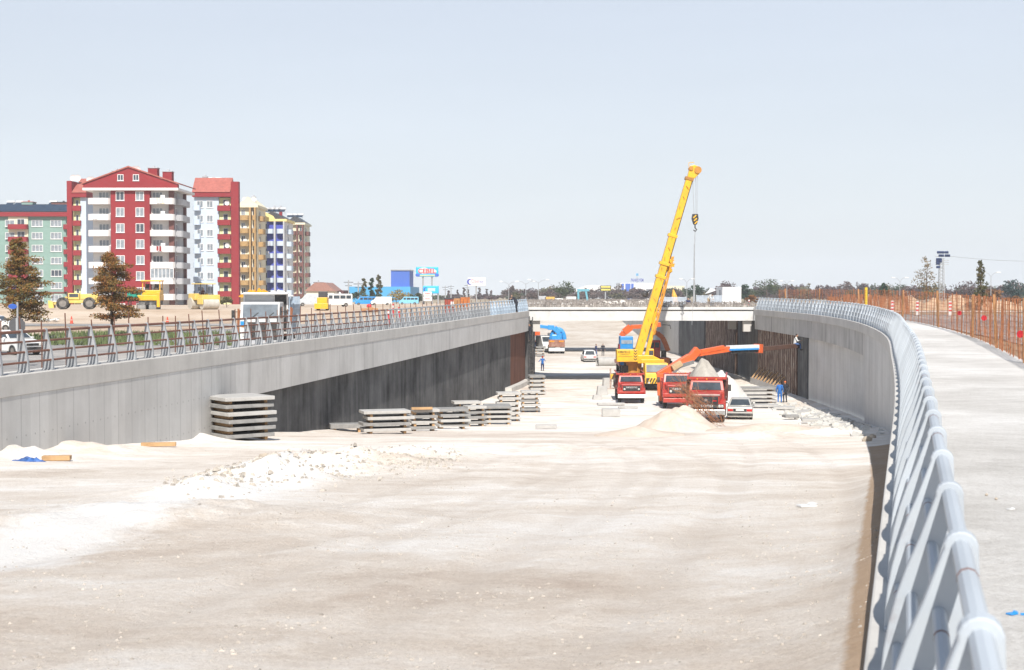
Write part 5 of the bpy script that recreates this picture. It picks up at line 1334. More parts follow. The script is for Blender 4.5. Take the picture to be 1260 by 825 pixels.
# ================================================================ cars
def car(label, loc, rz, m, name='parked_car', L_=4.1, W_=1.64, H_=1.40, rear=.9, wagon=False, cat='car', plate=True, group=None, black_rear=False):
    """car, front towards local -Y, middle at the origin"""
    t = thing(name, label, cat, loc, rz, group); f = -L_/2; b = L_/2; r = .31; w = W_/2
    fw, bw = f+.78, b-.80
    pr = arch_profile(f, b, .24, 0, [fw, bw], r+.05)
    pr += [(b, .80), (b-.05, .92), (b-rear, .96)] if not wagon else [(b, .8), (b-.02, .95)]
    pr += [(f+1.35, .95), (f+.35, .80), (f+.03, .68)]
    mb = MB(); mb.prism(pr, 'x', -w, w); body = mb.build('body', m, t, bevel=.06, seg=3, smooth='auto')
    # cabin, narrower at the roof
    g0_, g1_, g2_, g3_ = f+1.15, f+1.75, (b-rear-.28 if not wagon else b-.28), (b-rear+.18 if not wagon else b-.03)
    zb, zt = .94, H_; wi = w-.05; wt = w-.2
    mb = MB(); mb.loft([[(-wi, g0_, zb), (wi, g0_, zb), (wi, g3_, zb), (-wi, g3_, zb)], [(-wt, g1_, zt-.04), (wt, g1_, zt-.04), (wt, g2_, zt-.04), (-wt, g2_, zt-.04)], [(-wt+.06, g1_+.12, zt), (wt-.06, g1_+.12, zt), (wt-.06, g2_-.1, zt), (-wt+.06, g2_-.1, zt)]])
    mb.build('roof', m, t, bevel=.035, smooth='auto')
    def pane(nm, q, off):
        q = [Vector(p) for p in q]; n_ = (q[1]-q[0]).cross(q[3]-q[0]).normalized()
        if n_.dot(off) < 0: n_ = -n_
        cc = sum(q, Vector())/4; q = [cc + (p-cc)*.86 for p in q]
        mb = MB(); mb.add([p+n_*.008 for p in q] + [p-n_*.02 for p in q], [(0,1,2,3),(7,6,5,4),(0,4,5,1),(1,5,6,2),(2,6,7,3),(3,7,4,0)]); return mb.build(nm, M_GLASS, t)
    pane('windscreen', [(-wi, g0_, zb), (wi, g0_, zb), (wt, g1_, zt-.04), (-wt, g1_, zt-.04)], Vector((0,-1,0)))
    pane('rear_window', [(-wi, g3_, zb), (wi, g3_, zb), (wt, g2_, zt-.04), (-wt, g2_, zt-.04)], Vector((0,1,0)))
    mid = (g0_+g3_)/2+.05
    for sg in (-1, 1):
        for u0, u1 in ((0, .5), (.5, 1)):
            q = [(sg*wi, g0_+(g3_-g0_)*u0, zb), (sg*wi, g0_+(g3_-g0_)*u1, zb), (sg*wt, g1_+(g2_-g1_)*u1, zt-.04), (sg*wt, g1_+(g2_-g1_)*u0, zt-.04)]
            pane('side_window', q, Vector((sg,0,0)))
        wheel(t, sg*(w-.1), fw, r, r, .19); wheel(t, sg*(w-.1), bw, r, r, .19)
        mb = MB(); mb.box((sg*(w+.07), g0_+.25, .98), (.16, .08, .11)); mb.build('mirror', m, t, bevel=.02)
        mb = MB(); mb.bx(min(sg*(w-.42), sg*(w-.04)), max(sg*(w-.42), sg*(w-.04)), f-.02, f+.08, .58, .72); mb.build('headlight', M_HEADL, t, bevel=.02)
        mb = MB(); mb.bx(min(sg*(w-.38), sg*(w-.03)), max(sg*(w-.38), sg*(w-.03)), b-.06, b+.015, .62, .78); mb.build('tail_light', M_TAIL, t, bevel=.01)
    mb = MB(); mb.bx(-w+.45, w-.45, f-.012, f+.06, .57, .7); mb.build('grille', M_BLK, t)
    for y_, nm in ((f-.05, 'bumper'), (b-.07, 'bumper')): mb = MB(); mb.bx(-w-.01, w+.01, y_, y_+.12, .34, .50); mb.build(nm, M_BLK if black_rear is False else M_BLK, t, bevel=.03)
    if black_rear: mb = MB(); mb.bx(-w+.39, w-.39, b-.05, b+.006, .60, .80); mb.build('rear_panel', M_BLK, t); mb = MB(); mb.bx(-.26, .26, b+.008, b+.02, .66, .77); mb.build('number_plate', M_CWHITE, t)
    return t
Yk = 94.5
car('dusty silver saloon seen from behind beside the nearest red truck', (X(911.5, Yk), Yk, pz(Yk)), R(170), M_SILV, black_rear=True)
Yw = 187
c1 = car('white hatchback standing alone under the bridge, rear towards us', (X(724, Yw), Yw, pz(Yw)), R(183), M_CWHITE, wagon=True, H_=1.55)
Yl = 80.0
car('white saloon parked behind the left railing on bare brown soil', (X(14, Yl), Yl, left_z(X(14, Yl), Yl)), R(52), M_CWHITE)
car('white hatchback half cut by the left edge of the picture', (X(-4, 125), 125, left_z(X(-4, 125), 125)), R(80), M_CWHITE, wagon=True)
def minibus(label, loc, rz, m=M_CWHITE, L_=6.2, win=True, cat='minibus', name='minibus'):
    t = thing(name, label, cat, loc, rz); b = L_/2; w = .98
    pr = arch_profile(-b, b, .35, 0, [-b+1.0, b-1.3], .4) + [(b, 2.35), (b-.12, 2.5), (-b+1.6, 2.5), (-b+.75, 1.55), (-b+.1, 1.2), (-b, .8)]
    mb = MB(); mb.prism(pr, 'x', -w, w); mb.build('body', m, t, bevel=.08, seg=3, smooth='auto')
    mb = MB(); q = [(-.85, -b+.83, 1.62), (.85, -b+.83, 1.62), (.85, -b+1.50, 2.36), (-.85, -b+1.50, 2.36)]
    mb.add([(x, y-.02, z+.01) for x, y, z in q] + [(x, y+.1, z-.06) for x, y, z in q], [(0,1,2,3),(7,6,5,4),(0,4,5,1),(1,5,6,2),(2,6,7,3),(3,7,4,0)]); mb.build('windscreen', M_GLASS, t)
    if win:
        for sg in (-1, 1):
            for y0, y1 in ((-b+1.45, -b+2.2), (-b+2.45, -b+3.6), (-b+3.75, -b+4.8), (-b+4.95, -b+5.9)):
                a, c_ = sorted((sg*(w-.03), sg*(w+.012))); mb = MB(); mb.bx(a, c_, y0, y1, 1.55, 2.2); mb.build('side_window', M_GLASS, t, bevel=.01)
    for sg in (-1, 1):
        for y in (-b+1.0, b-1.3): wheel(t, sg*(w-.12), y, .36, .36, .24)
        mb = MB(); mb.bx(min(sg*.55, sg*.9), max(sg*.55, sg*.9), -b-.02, -b+.06, .85, 1.05); mb.build('headlight', M_HEADL, t)
    mb = MB(); mb.bx(-w, w, -b-.08, -b+.05, .4, .62); mb.build('bumper', M_BLK, t, bevel=.03)
    return t
Zp = lambda x, y: left_z(x, y)
def L3(px, Y): x = X(px, Y); return (x, Y, left_z(x, Y))
minibus('white minibus with dark side windows parked beyond the left embankment', L3(413, 214), R(-66)).scale = (.78,)*3
minibus('white panel van beside the cream house', L3(384, 232), R(-75), mat('pale_silver_paint', (.5,.53,.56), .35), win=False, cat='van', name='parked_van').scale = (.76,)*3
t = minibus('light blue van far behind the left railing', L3(450, 258), R(-80), M_CBLUE, win=True, cat='van', name='parked_van'); t.scale = (.62,)*3
minibus('pale van right of the light blue van', L3(469, 256), R(-80), win=False, cat='van', name='parked_van').scale = (.6,)*3
minibus('blue and white bus far behind the billboard', L3(503, 280), R(-85), mat('light_blue_paint', (.2,.5,.7), .4), cat='bus', name='parked_bus').scale = (.62,)*3
# ---------------------------------------------------------------- white dump truck on the left road
Yd = 84.0; zt_ = left_z(X(326, Yd), Yd)
WT = thing('dump_truck', 'white cab-over dump truck with yellow tarpaulin facing us behind the left railing', 'truck', (X(320, Yd), Yd, zt_), R(1))
k_ = Yd/F
mb = MB(); mb.prism([(0, .75), (2.0, .75), (2.0, 2.98), (.3, 2.98), (.0, 2.0)], 'x', -1.2, 1.12); mb.build('cab', M_CWHITE, WT, bevel=.08, seg=3)
mb = MB(); mb.prism([(-.02, 2.02), (.05, 2.02), (.30, 2.85), (.23, 2.85)], 'x', -1.03, 1.03); mb.build('windscreen', glass('blue_grey_windscreen', (.09,.115,.14), .22), WT)
for sg in (-1, 1):
    mb = MB(); mb.bx(min(sg*1.19, sg*1.212), max(sg*1.19, sg*1.212), .5, 1.4, 2.0, 2.7); mb.build('side_window', M_GLASS, WT)
    mb = MB(); mb.tube([(sg*1.2, .1, 2.4), (sg*1.5, -.1, 2.4)], .025, 6); mb.box((sg*1.55, -.1, 2.25), (.22, .08, .5)); mb.build('mirror', M_BLK, WT, bevel=.02)
    mb = MB(); mb.bx(min(sg*.7, sg*1.05), max(sg*.7, sg*1.05), -.04, .03, .95, 1.15); mb.build('headlight', M_HEADL, WT)
    mb = MB(); mb.bx(min(sg*.75, sg*1.1), max(sg*.75, sg*1.1), -.03, .03, 1.5, 1.62); mb.build('indicator', M_ORLENS, WT)
    wheel(WT, sg*1.02, 1.0, .5, .5, .3); wheel(WT, sg*.95, 4.6, .5, .5, .55); wheel(WT, sg*.95, 5.8, .5, .5, .55)
mb = MB(); mb.bx(-.72, 1.1, -.05, .04, .55, 1.80); mb.build('grille', M_BLK, WT, bevel=.02)
mb = MB(); mb.bx(-1.15, -.82, -.05, .03, 1.55, 1.85); mb.build('badge', M_CBLUE, WT)
mb = MB(); mb.bx(-1.2, 1.2, -.15, .02, .4, .72); mb.build('bumper', M_GRYR, WT, bevel=.03)
mb = MB(); mb.bx(-.5, .5, 0, 7.0, .7, .98); mb.build('chassis', M_BLK, WT)
M_BINB = mat('bluish_bin_paint', (.33,.42,.52), .5, var=.15, dirt=(.5,.5,.48), dirt_amt=.4)
mb = MB(); mb.bx(-1.35, 1.35, 2.15, 7.2, 1.05, 1.15); mb.bx(-1.35, 1.35, 2.15, 2.25, 1.151, 3.55); mb.bx(-1.35, 1.35, 7.1, 7.2, 1.151, 3.2); mb.bx(-1.35, -1.27, 2.251, 7.099, 1.151, 3.3); mb.bx(1.27, 1.35, 2.251, 7.099, 1.151, 3.3); mb.bx(-1.4, 1.4, 1.5, 2.149, 3.44, 3.5)
mb.build('dump_bed', M_CWHITE, WT, bevel=.015)
MB().bx(.55, 1.26, 2.12, 2.149, 1.2, 3.4).build('headboard_gap_shade', M_BLK, WT); MB().bx(-1.25, .5, 2.12, 2.149, 2.95, 3.35).build('shaded_headboard', M_GRYR, WT)  # black and grey panels paint the shade between cab and bed
mb = MB()
for i in range(2): mb.bar((-.5+i*.9, -.03-.0, 2.04), (-.1+i*.9, .07, 2.36), .035)
mb.build('wiper', M_BLK, WT)
mb = MB()
for i in range(9): mb.bx(1.351, 1.43, 2.4+i*.57, 2.5+i*.57, 1.1, 3.3)
for z_ in (1.8, 2.5): mb.bx(1.351, 1.40, 2.3, 7.1, z_, z_+.1)
mb.build('bed_rib', M_BINB, WT)
crumple('tarpaulin', 'crumpled yellow tarpaulin on the bed of the white dump truck', 'tarpaulin', (X(316, Yd+3), Yd+3.2, zt_+3.3), 1.0, .9, .42, mat('yellow_tarpaulin', (.68,.30,.02), .7, var=.3, scale=3), 5)
crumple('tarpaulin', 'crumpled white cover on the bed of the white dump truck', 'tarpaulin', (X(338, Yd+3), Yd+3.3, zt_+3.3), 1.0, .9, .4, M_CWHITE, 9)
# ---------------------------------------------------------------- blue pump truck beyond the near bridge
Yq = 214.0; BT = thing('crane_truck', 'brown tailed truck with a bright blue folded boom beyond the near bridge', 'truck', (X(685, Yq), Yq, pz(Yq)), R(0))
mb = MB(); mb.bx(-1.2, 1.2, 0, 7, .95, 1.15); mb.build('flatbed', M_BLK, BT)
mb = MB(); mb.bx(-1.22, 1.22, -.1, 0, 1.0, 2.1); tg = mb.build('tailgate', M_BBROWN, BT, bevel=.02)
for sx in (-.7, .7): mb = MB(); mb.bx(sx-.35, sx+.35, -.13, -.1, 1.75, 1.95); mb.build('amber_panel', M_ORLENS, tg)
mb = MB(); mb.bx(-1.2, 1.2, -.2, 0, .35, .85); mb.build('bumper', M_CWHITE, BT, bevel=.03)
for sg in (-1, 1):
    for y in (.9, 2.1, 5.8): wheel(BT, sg*.95, y, .5, .5, .5)
mb = MB(); mb.bx(-1.15, 1.15, 7, 8.8, .9, 2.9); mb.build('cab', M_CWHITE, BT, bevel=.06)
mb = MB(); vs_ = []
arc = [Vector((.2+1.0*math.cos(a), .6, 2.1+1.45*math.sin(a)*1.1)) for a in [R(180-20*i) for i in range(10)]]
mb.tube(arc, .32, 8); mb.build('boom_arch', M_CBLUE, BT)
bpts = [(683, 425), (689, 410), (682, 403.5), (674, 403), (664, 401.5), (652, 402)]
segs = [P(px, py, Yq+.4) - Vector(BT.location) for px, py in bpts]
for i in range(5): mb = MB(); w_ = (.9, 1.0, .9, .6, .5)[i]; mb.bar(segs[i], segs[i+1], w_*.8, w_, up=(0,1,0)); mb.build('boom_arm', M_CBLUE, BT, bevel=.04)
mb = MB(); mb.bx(-.85, .85, .05, 1.2, 1.2, 2.9); mb.build('boom_base', M_CBLUE, BT, bevel=.2)
# white small truck at far left under the bridge
T4 = minibus('small white truck beside the blue boom truck', (X(671, 222), 222, pz(222)), R(10), cat='truck', name='parked_truck', win=False)
mb = MB(); 
HOUSE = thing('site_cabin', 'small white and orange site cabin at the far left end of the cutting', 'cabin', (X(655.5, 236), 236, pz(236)))
mb.bx(-1.2, 1.2, 0, 3, 0, 4.2); mb.build('wall', M_CWHITE, HOUSE); mb = MB(); mb.bx(-1.22, 1.22, -.02, 3.02, 2.0, 2.7); mb.build('band', M_TORN, HOUSE)
# ---------------------------------------------------------------- orange excavator and blue-cabbed knuckle crane behind the yellow crane
Ye = 152.0; EX = thing('excavator', 'orange excavator with arched boom behind the yellow crane', 'excavator', (X(811, Ye), Ye, pz(Ye)))
ew = lambda px, py, dy=0: P(px, py, Ye+dy) - Vector(EX.location)
def ebar(nm, segs, m, par, bevel=.03):
    mb = MB()
    for a, b, w_, h_ in segs: mb.bar(a, b, w_, h_, up=(0,1,0))
    return mb.build(nm, m, par, bevel=bevel)
M_EXO = mat('orange_excavator_paint', (.62,.17,.04), .45, var=.15, dirt=(.4,.25,.12), dirt_amt=.4)
for sg in (-1, 1):
    mb = MB(); pr = [(2.2*math.cos(a)*(1) , .5+.45*math.sin(a)) for a in [2*math.pi*i/20 for i in range(20)]]; mb.prism(pr, 'x', sg*1.1-.28, sg*1.1+.28); mb.build('crawler_track', M_TYRE, EX, bevel=.03)
a_, b_ = ew(797, 441), ew(823, 424)
mb = MB(); mb.bx(a_.x, b_.x, -1.2, 1.6, 1.0, a_.z+.1); mb.build('upper_body', M_EXO, EX, bevel=.08)
mb = MB(); c0, c1_ = ew(797.5, 441), ew(811, 418.5); mb.bx(c0.x, c1_.x, -1.5, .2, a_.z+.101, c1_.z); cabx = mb.build('cab', M_TRED, EX, bevel=.08)
mb = MB(); q0, q1 = ew(798.6, 427.5), ew(803.2, 421); mb.bx(q0.x, q1.x, -1.515, -1.49, q0.z, q1.z); q0, q1 = ew(804.2, 427.5), ew(809.6, 421); mb.bx(q0.x, q1.x, -1.515, -1.49, q0.z, q1.z); mb.build('pane', M_GLASS, cabx)
mb = MB(); q0, q1 = ew(812, 439.5), ew(818.5, 431); mb.bx(q0.x, q1.x, -1.22, -1.19, q0.z, q1.z); mb.build('louvre', M_BLK, EX)
ar = [ew(*p_) for p_ in ((822, 432), (819, 424), (815, 415.5), (808.5, 410), (802, 409))]
for i in range(4): ebar('boom_arm', [(ar[i], ar[i+1], .5, (.85, .85, .75, .6)[i])], M_EXO, EX, .04)
KT = thing('crane_truck', 'blue and white cabbed truck with red knuckle boom behind the counterweight', 'truck', (X(770.5, 158), 158, pz(158)), 0)
kw = lambda px, py: P(px, py, 158) - Vector(KT.location)
q0, q1 = kw(762.5, 429), kw(778.5, 414)
mb = MB(); mb.bx(q0.x, q1.x, -.6, 1.4, 1.0, q1.z); cbk = mb.build('cab', M_CBLUE, KT, bevel=.08)
a_, b_ = kw(764, 423), kw(777.5, 418.6); mb = MB(); mb.bx(a_.x, b_.x, -.63, -.58, a_.z, b_.z); mb.build('windscreen', glass('bright_windscreen', (.28,.33,.38), .06), cbk)
mb = MB(); mb.bx(q0.x, q1.x, 1.5, 8, .9, 1.3); mb.build('flatbed', M_TRED, KT)
mb = MB(); mb.bx(q0.x-.1, q0.x+.12, -.5, 1.5, .9, kw(760,424).z); mb.build('wing', M_TRED, KT)
for sg in (q0.x+.2, q1.x-.2):
    for y in (.6, 5.5): wheel(KT, sg, y, .5, .5, .3)
kp = [kw(*p_) for p_ in ((764.5, 414), (768, 409), (776, 402.5), (790, 402), (813, 399.5), (824.5, 400.5), (825.3, 405))]
for i, w_ in enumerate((.6, .75, .45, .5, .12, .08)): ebar('boom_arm', [(kp[i], kp[i+1], w_, w_*1.1)], M_TORN if i < 4 else M_BLK, KT, .02)

# people on the site
def pp(px, py): Y = gy(px, py); return (X(px, Y), Y, pz(Y))
person('worker in blue with red helmet standing alone left of the bridge shadow', pp(667.5, 457.5), R(20), M_BLUEC, M_NAVY, M_HELMR, 'work')
person('man in long blue coat and jeans standing by the slabs at the right wall', pp(960, 497), R(160), M_BLUEC, M_BLUEC, M_HAIR)
person('man in dark clothes with orange collar behind the man in blue', pp(966.5, 496), R(200), M_BLACKC, M_BLACKC, M_ORANGEC)
person('man in black standing right of the white hatchback', pp(742, 438), R(0), M_BLACKC, M_BLACKC)
person('man in navy jacket stepping beside the white hatchback', pp(733.5, 438.5), R(60), M_NAVY, M_JEAN, pose='walk')
person('worker in pale blue walking by the brown tailed truck', pp(672, 433.5), R(0), M_BLUEC, M_JEAN, pose='walk')
person('worker in navy with red helmet among the far slabs', pp(658.5, 433), R(40), M_NAVY, M_NAVY, M_HELMR, 'work')
person('second red helmeted worker bending over the far slabs', pp(654.5, 432), R(-40), M_BLACKC, M_BLACKC, M_HELMR, 'bend')
person('man in dark blue standing right of the orange excavator', (X(825, 156), 156, pz(156)), R(30), M_NAVY, M_NAVY, h=1.8)
Yr = 131.0; pz_ = zl(Yr)
o = person('man in black leaning over the far end of the left railing', (fl(Yr)-.14, Yr, pz_+.0), R(-75), M_BLACKC, M_BLACKC, M_HAIR, 'bend')
person('man in dark cap standing behind the far left railing', (fl(137)-1.4, 137, zl(137)-.15), R(0), M_BLACKC, M_BLACKC)
person('worker in dark clothes climbing the end of the left wall', (X(652, 139.4), 139.4, pz(139.4)+4.2), R(-80), M_BLACKC, M_BLACKC, pose='work')
LD = thing('ladder', 'dark ladder standing against the end of the left wall', 'ladder', (X(654, 139.2), 139.2, pz(139.2)))
mb = MB()
for x_ in (-.2, .2): mb.bar((x_, 0, 0), (x_-.1, .4, 6.6), .09)
mb.build('stringer', M_BLK, LD); mb = MB()
for i in range(18): mb.bar((-.2-.1*i/18, .4*i/18, .3+.35*i), (.2-.1*i/18, .4*i/18, .3+.35*i), .05)
mb.build('rung', M_BLK, LD)
person('worker in white crouching behind the far right railing', (rr(122)+.7, 122.0, zr(122)-.04), R(-90), M_WHITEC2, M_JEAN, pose='sit')
# ================================================================ trees
M_BARK = mat('bark', (.13,.09,.065), .9, var=.3, scale=3)
def leafmat(name, cols, scale=1.2):
    if name in MATS: return MATS[name]
    m, t = newmat(name); v = t.coord('Object'); n = t.noise(v, scale, 4, .7)
    k = len(cols); t.set(t.ramp(n, [(.3+.4*i/(k-1), c) for i, c in enumerate(cols)]), .8); t.b.inputs['Specular IOR Level'].default_value = .2
    MATS[name] = m; return m
L_AUT = leafmat('autumn_leaves', [(.07,.085,.025), (.26,.11,.03), (.14,.13,.04), (.38,.19,.055)], 1.6)
L_AUT2 = leafmat('autumn_leaves_red', [(.075,.085,.028), (.30,.115,.03), (.15,.12,.04), (.42,.21,.06)], 1.6)
L_GREEN = leafmat('dull_green_leaves', [(.035,.05,.025), (.06,.08,.035), (.09,.10,.045)], .5)
L_DARK = leafmat('dark_green_leaves', [(.02,.04,.025), (.03,.06,.03), (.05,.075,.035)], .5)
L_BLUEG = leafmat('blue_green_leaves', [(.02,.04,.04), (.03,.06,.055), (.05,.075,.06)], .5)
L_OLIVE = leafmat('olive_leaves', [(.07,.075,.03), (.11,.10,.045), (.15,.12,.06)], .5)
L_YELL = leafmat('yellow_leaves', [(.20,.15,.03), (.28,.20,.05), (.16,.14,.04)], .6)
L_BROWN = leafmat('grey_brown_twigs', [(.085,.06,.055), (.12,.085,.075), (.15,.11,.09)], .4)
L_PURP = leafmat('purple_brown_leaves', [(.06,.04,.045), (.09,.055,.055), (.12,.08,.07)], .5)
L_RUSTL = leafmat('rust_leaves', [(.16,.07,.025), (.22,.10,.03), (.12,.08,.03)], .5)
def leaf_cloud(mb, rn, c, r, n, s, lobes=9, hollow=.35):
    """leaf faces gathered in uneven clumps spread through an ellipsoid"""
    cl = []
    for i in range(lobes):
        d_ = Vector((rn.gauss(0,1), rn.gauss(0,1), rn.gauss(0,1))).normalized(); q = rn.uniform(.3, .85)
        cl.append((Vector((d_.x*r[0]*q, d_.y*r[1]*q, d_.z*r[2]*q)), rn.uniform(.25, .5)))
    for i in range(n):
        o, q = rn.choice(cl); d_ = Vector((rn.gauss(0,1), rn.gauss(0,1), rn.gauss(0,1))).normalized() * rn.random()**.5
        p = Vector(c) + o + Vector((d_.x*r[0], d_.y*r[1], d_.z*r[2]))*q
        a = Vector((rn.gauss(0,1), rn.gauss(0,1), rn.gauss(0,.6))).normalized()*s*rn.uniform(.6, 1.3); b = a.orthogonal().normalized()*s*rn.uniform(.35, .7)
        b.rotate(Matrix.Rotation(rn.uniform(0, 3), 3, a.normalized()))
        mb.add([p-a*.5, p+b*.5, p+a*.5, p-b*.5], [(0,1,2,3)])
    return cl
TREES = {}
def tree(label, px, Y, wpx, top, leaf, base=None, n=700, s=None, trunk=.25, seed=1, shape='round', group=None, name='tree', depth=None, cat='tree', lobes=9, zb=None, lift=0.0):
    x = X(px, Y); z0 = base if base is not None else (left_z(x, Y) if x < fl(min(Y,340)) and Y < 345 else (right_z(x, Y) if x > rr(min(Y,340)) and Y < 345 else -.3))
    H = Z(top, Y) - z0; w_ = wpx*Y/F/2; rn = random.Random(seed); s = s or w_*.16
    t = thing(name, label, cat, (x, Y, z0), 0, group)
    tz = H*trunk
    mb = MB(); mb.tube([(0,0,-.1), (rn.uniform(-.1,.1)*w_*.3, 0, tz), (rn.uniform(-.1,.1)*w_, 0, H*.62), (rn.uniform(-.1,.1)*w_, 0, H*.9)], [H*.016+.03, H*.013+.02, H*.008+.01, .01], 8)
    for i in range(9):
        a = i*2.4; z_ = tz + (H*.75-tz)*i/9; L_ = w_*rn.uniform(.5, .85)*(1.05-.6*i/9)
        mb.tube([(0,0,z_), (math.cos(a)*L_*.5, math.sin(a)*L_*.5, z_+L_*.3), (math.cos(a)*L_, math.sin(a)*L_, z_+L_*.75)], [H*.007+.01, H*.004+.008, .006], 5)
    mb.build('trunk', M_BARK, t)
    mb = MB(); cz = (tz+H)/2
    if shape == 'round': leaf_cloud(mb, rn, (0,0,cz), (w_, w_, (H-tz)/2), n, s, lobes)
    elif shape == 'cone':
        k_ = 8
        for i in range(k_):
            f_ = i/(k_-1); zz = tz*.85 + (H-tz*.85)*(.07+.86*f_); rw = w_*(.88+.35*f_ if f_ < .35 else 1.0-.62*((f_-.35)/.65)**1.8)*rn.uniform(.9, 1.1); sh = rn.uniform(-.12, .12)*w_
            leaf_cloud(mb, rn, (sh,rn.uniform(-.1,.1)*w_,zz), (rw*1.06, rw*1.06, (H-tz)/k_*1.1), int(n*(.35+rw/w_)/k_), s, 11)
    elif shape == 'column':
        for i in range(6): f_ = (i+.5)/6; leaf_cloud(mb, rn, (rn.uniform(-.2,.2)*w_,0,tz*.5+(H-tz*.5)*f_), (w_*(1-.55*abs(f_-.4)), w_, (H-tz*.5)/8), n//6, s, 5)
    mb.build('crown', leaf, t, fix=False)
    return t
tree('autumn tree with rust and olive leaves at the far left behind the stop sign', 25, 100, 70, 297, L_AUT, n=12500, s=.16, trunk=.26, seed=3, shape='cone')
tree('autumn tree with rust leaves before the red gabled block', 138, 105, 74, 312, L_AUT2, n=12500, s=.16, trunk=.30, seed=8, shape='cone')
for k, (px, w_, top, leaf, lab) in enumerate(((447, 9, 344, L_OLIVE, 'pale olive poplar left of the blue warehouse tower'), (457, 7, 342, L_DARK, 'slim dark poplar, middle of the three by the warehouse'), (466, 11, 338, L_OLIVE, 'tallest yellowing poplar before the blue warehouse'))):
    tree(lab, px, 330, w_, top, leaf, n=500, s=.7, trunk=.1, seed=20+k, shape='column')
for k, (px, w_, top, leaf, lab, Y) in enumerate(((440, 24, 357, L_GREEN, 'low green bush below the blue warehouse', 320), (488, 36, 356, L_YELL, 'yellow autumn bush before the blue warehouse', 310), (515, 20, 357, L_GREEN, 'dull green bush under the large billboard', 315), (460, 30, 361, L_DARK, 'dark green bush under the three poplars', 318), (505, 14, 360, L_OLIVE, 'olive bush right of the yellow bush', 316), (279, 16, 364, L_OLIVE, 'olive bush at the foot of the red pillar', 200))):
    tree(lab, px, Y, w_, top, leaf, n=600, s=.45 if Y > 250 else .3, trunk=.08, seed=40+k, name='bush', cat='bush')
for k, (px, w_, top) in enumerate(((563, 4, 357), (571, 5, 354), (576, 5, 356), (590, 5, 354), (599, 4, 356), (604, 4, 358), (552, 4, 358))):
    tree('thin pale poplar far away below the white billboard', px, 620, w_, top, L_BROWN, n=160, s=.9, trunk=.1, seed=60+k, shape='column', group='thin pale poplars on the horizon')
for k, (px, Y, w_, top, leaf, lab) in enumerate(((697, 400, 40, 347, L_GREEN, 'large grey green tree beyond the bridge'), (657, 420, 28, 359, L_BROWN, 'brown bare tree above the left end of the bridge'), (630, 520, 8, 352, L_BROWN, 'slim bare tree behind the far left railing'), (675, 470, 34, 358, L_BROWN, 'low bare tree left of the large grey green tree'), (636, 470, 20, 359, L_OLIVE, 'low olive tree behind the bent worker'),
        (856, 420, 20, 346, L_DARK, 'dark green round tree beside the thin mast'), (889, 430, 34, 344, L_PURP, 'purple brown tree behind the white container'), (916, 380, 18, 349, L_DARK, 'dark green tree right of the white container'), (944, 390, 44, 345, L_GREEN, 'broad green tree above the right end of the bridge'), (973, 420, 30, 352, L_PURP, 'purple brown tree right of the broad green tree'),
        (1012, 430, 34, 350, L_PURP, 'purple brown tree above the far right railing'), (1054, 440, 30, 351, L_GREEN, 'green tree beside the yellow post'), (1088, 300, 12, 349, L_DARK, 'slim dark tree left of the sparse yellow tree'), (1118, 440, 30, 352, L_PURP, 'purple tree behind the sparse yellow tree'),
        (1190, 400, 46, 344, L_PURP, 'wide purple grey tree left of the slim green tree'), (1251, 350, 44, 341, L_BLUEG, 'dark blue green tree at the right edge'), (1222, 330, 34, 356, L_RUSTL, 'rust coloured bush before the double lamp'), (1246, 300, 26, 364, L_RUSTL, 'rust coloured bush at the right edge'), (926, 300, 16, 364, L_RUSTL, 'rust coloured bush beside the white container'))):
    tree(lab, px, Y, w_, top, leaf, n=900, s=.6, trunk=.16, seed=80+k, lobes=12, name='bush' if 'bush' in lab else 'tree', cat='bush' if 'bush' in lab else 'tree')
tree('sparse yellow brown tree with bare upper twigs before the floodlight mast', 1140, 210, 34, 318, leafmat('sparse_leaves', [(.10,.08,.03), (.19,.12,.035), (.13,.11,.045)], 1), n=1000, s=.24, trunk=.2, seed=133, shape='cone', lobes=14)
tree('slim dark green young tree before the purple grey tree', 1207, 190, 17, 321, leafmat('young_leaves', [(.05,.06,.02), (.09,.085,.03), (.16,.11,.04)], 1), n=1700, s=.26, trunk=.1, seed=134, shape='cone')
# the far wood along the horizon, one mass
rn = random.Random(9); mats_w = [L_BROWN, L_GREEN, L_PURP, L_OLIVE]; mb = MB()
for i in range(230):
    px = rn.uniform(625, 1330); Y = rn.uniform(520, 680); s_ = Y/F; w_ = rn.uniform(14, 30)*s_/2; top = rn.gauss(355.5, 2.2) if px < 930 else rn.gauss(351, 2.5)
    if 700 < px < 720: top += 4
    H = Z(top, Y)+.3; mb.cm = rn.choice((0, 0, 0, 2, 2, 1, 3)); n0 = len(mb.f)
    leaf_cloud(mb, rn, (X(px, Y), Y, H*.48-.3), (w_, w_, H*.52), 330, 1.0, 12)
for i in range(60):
    px = rn.uniform(360, 640); Y = rn.uniform(560, 700); s_ = Y/F; w_ = rn.uniform(14, 30)*s_/2; top = rn.gauss(363, 1.6); H = Z(top, Y)+.3; mb.cm = rn.choice((0, 2, 1)); leaf_cloud(mb, rn, (X(px, Y), Y, H*.48-.3), (w_, w_, H*.5), 200, .9, 8)
stuff(mb.build('woodland', mats_w, fix=False))

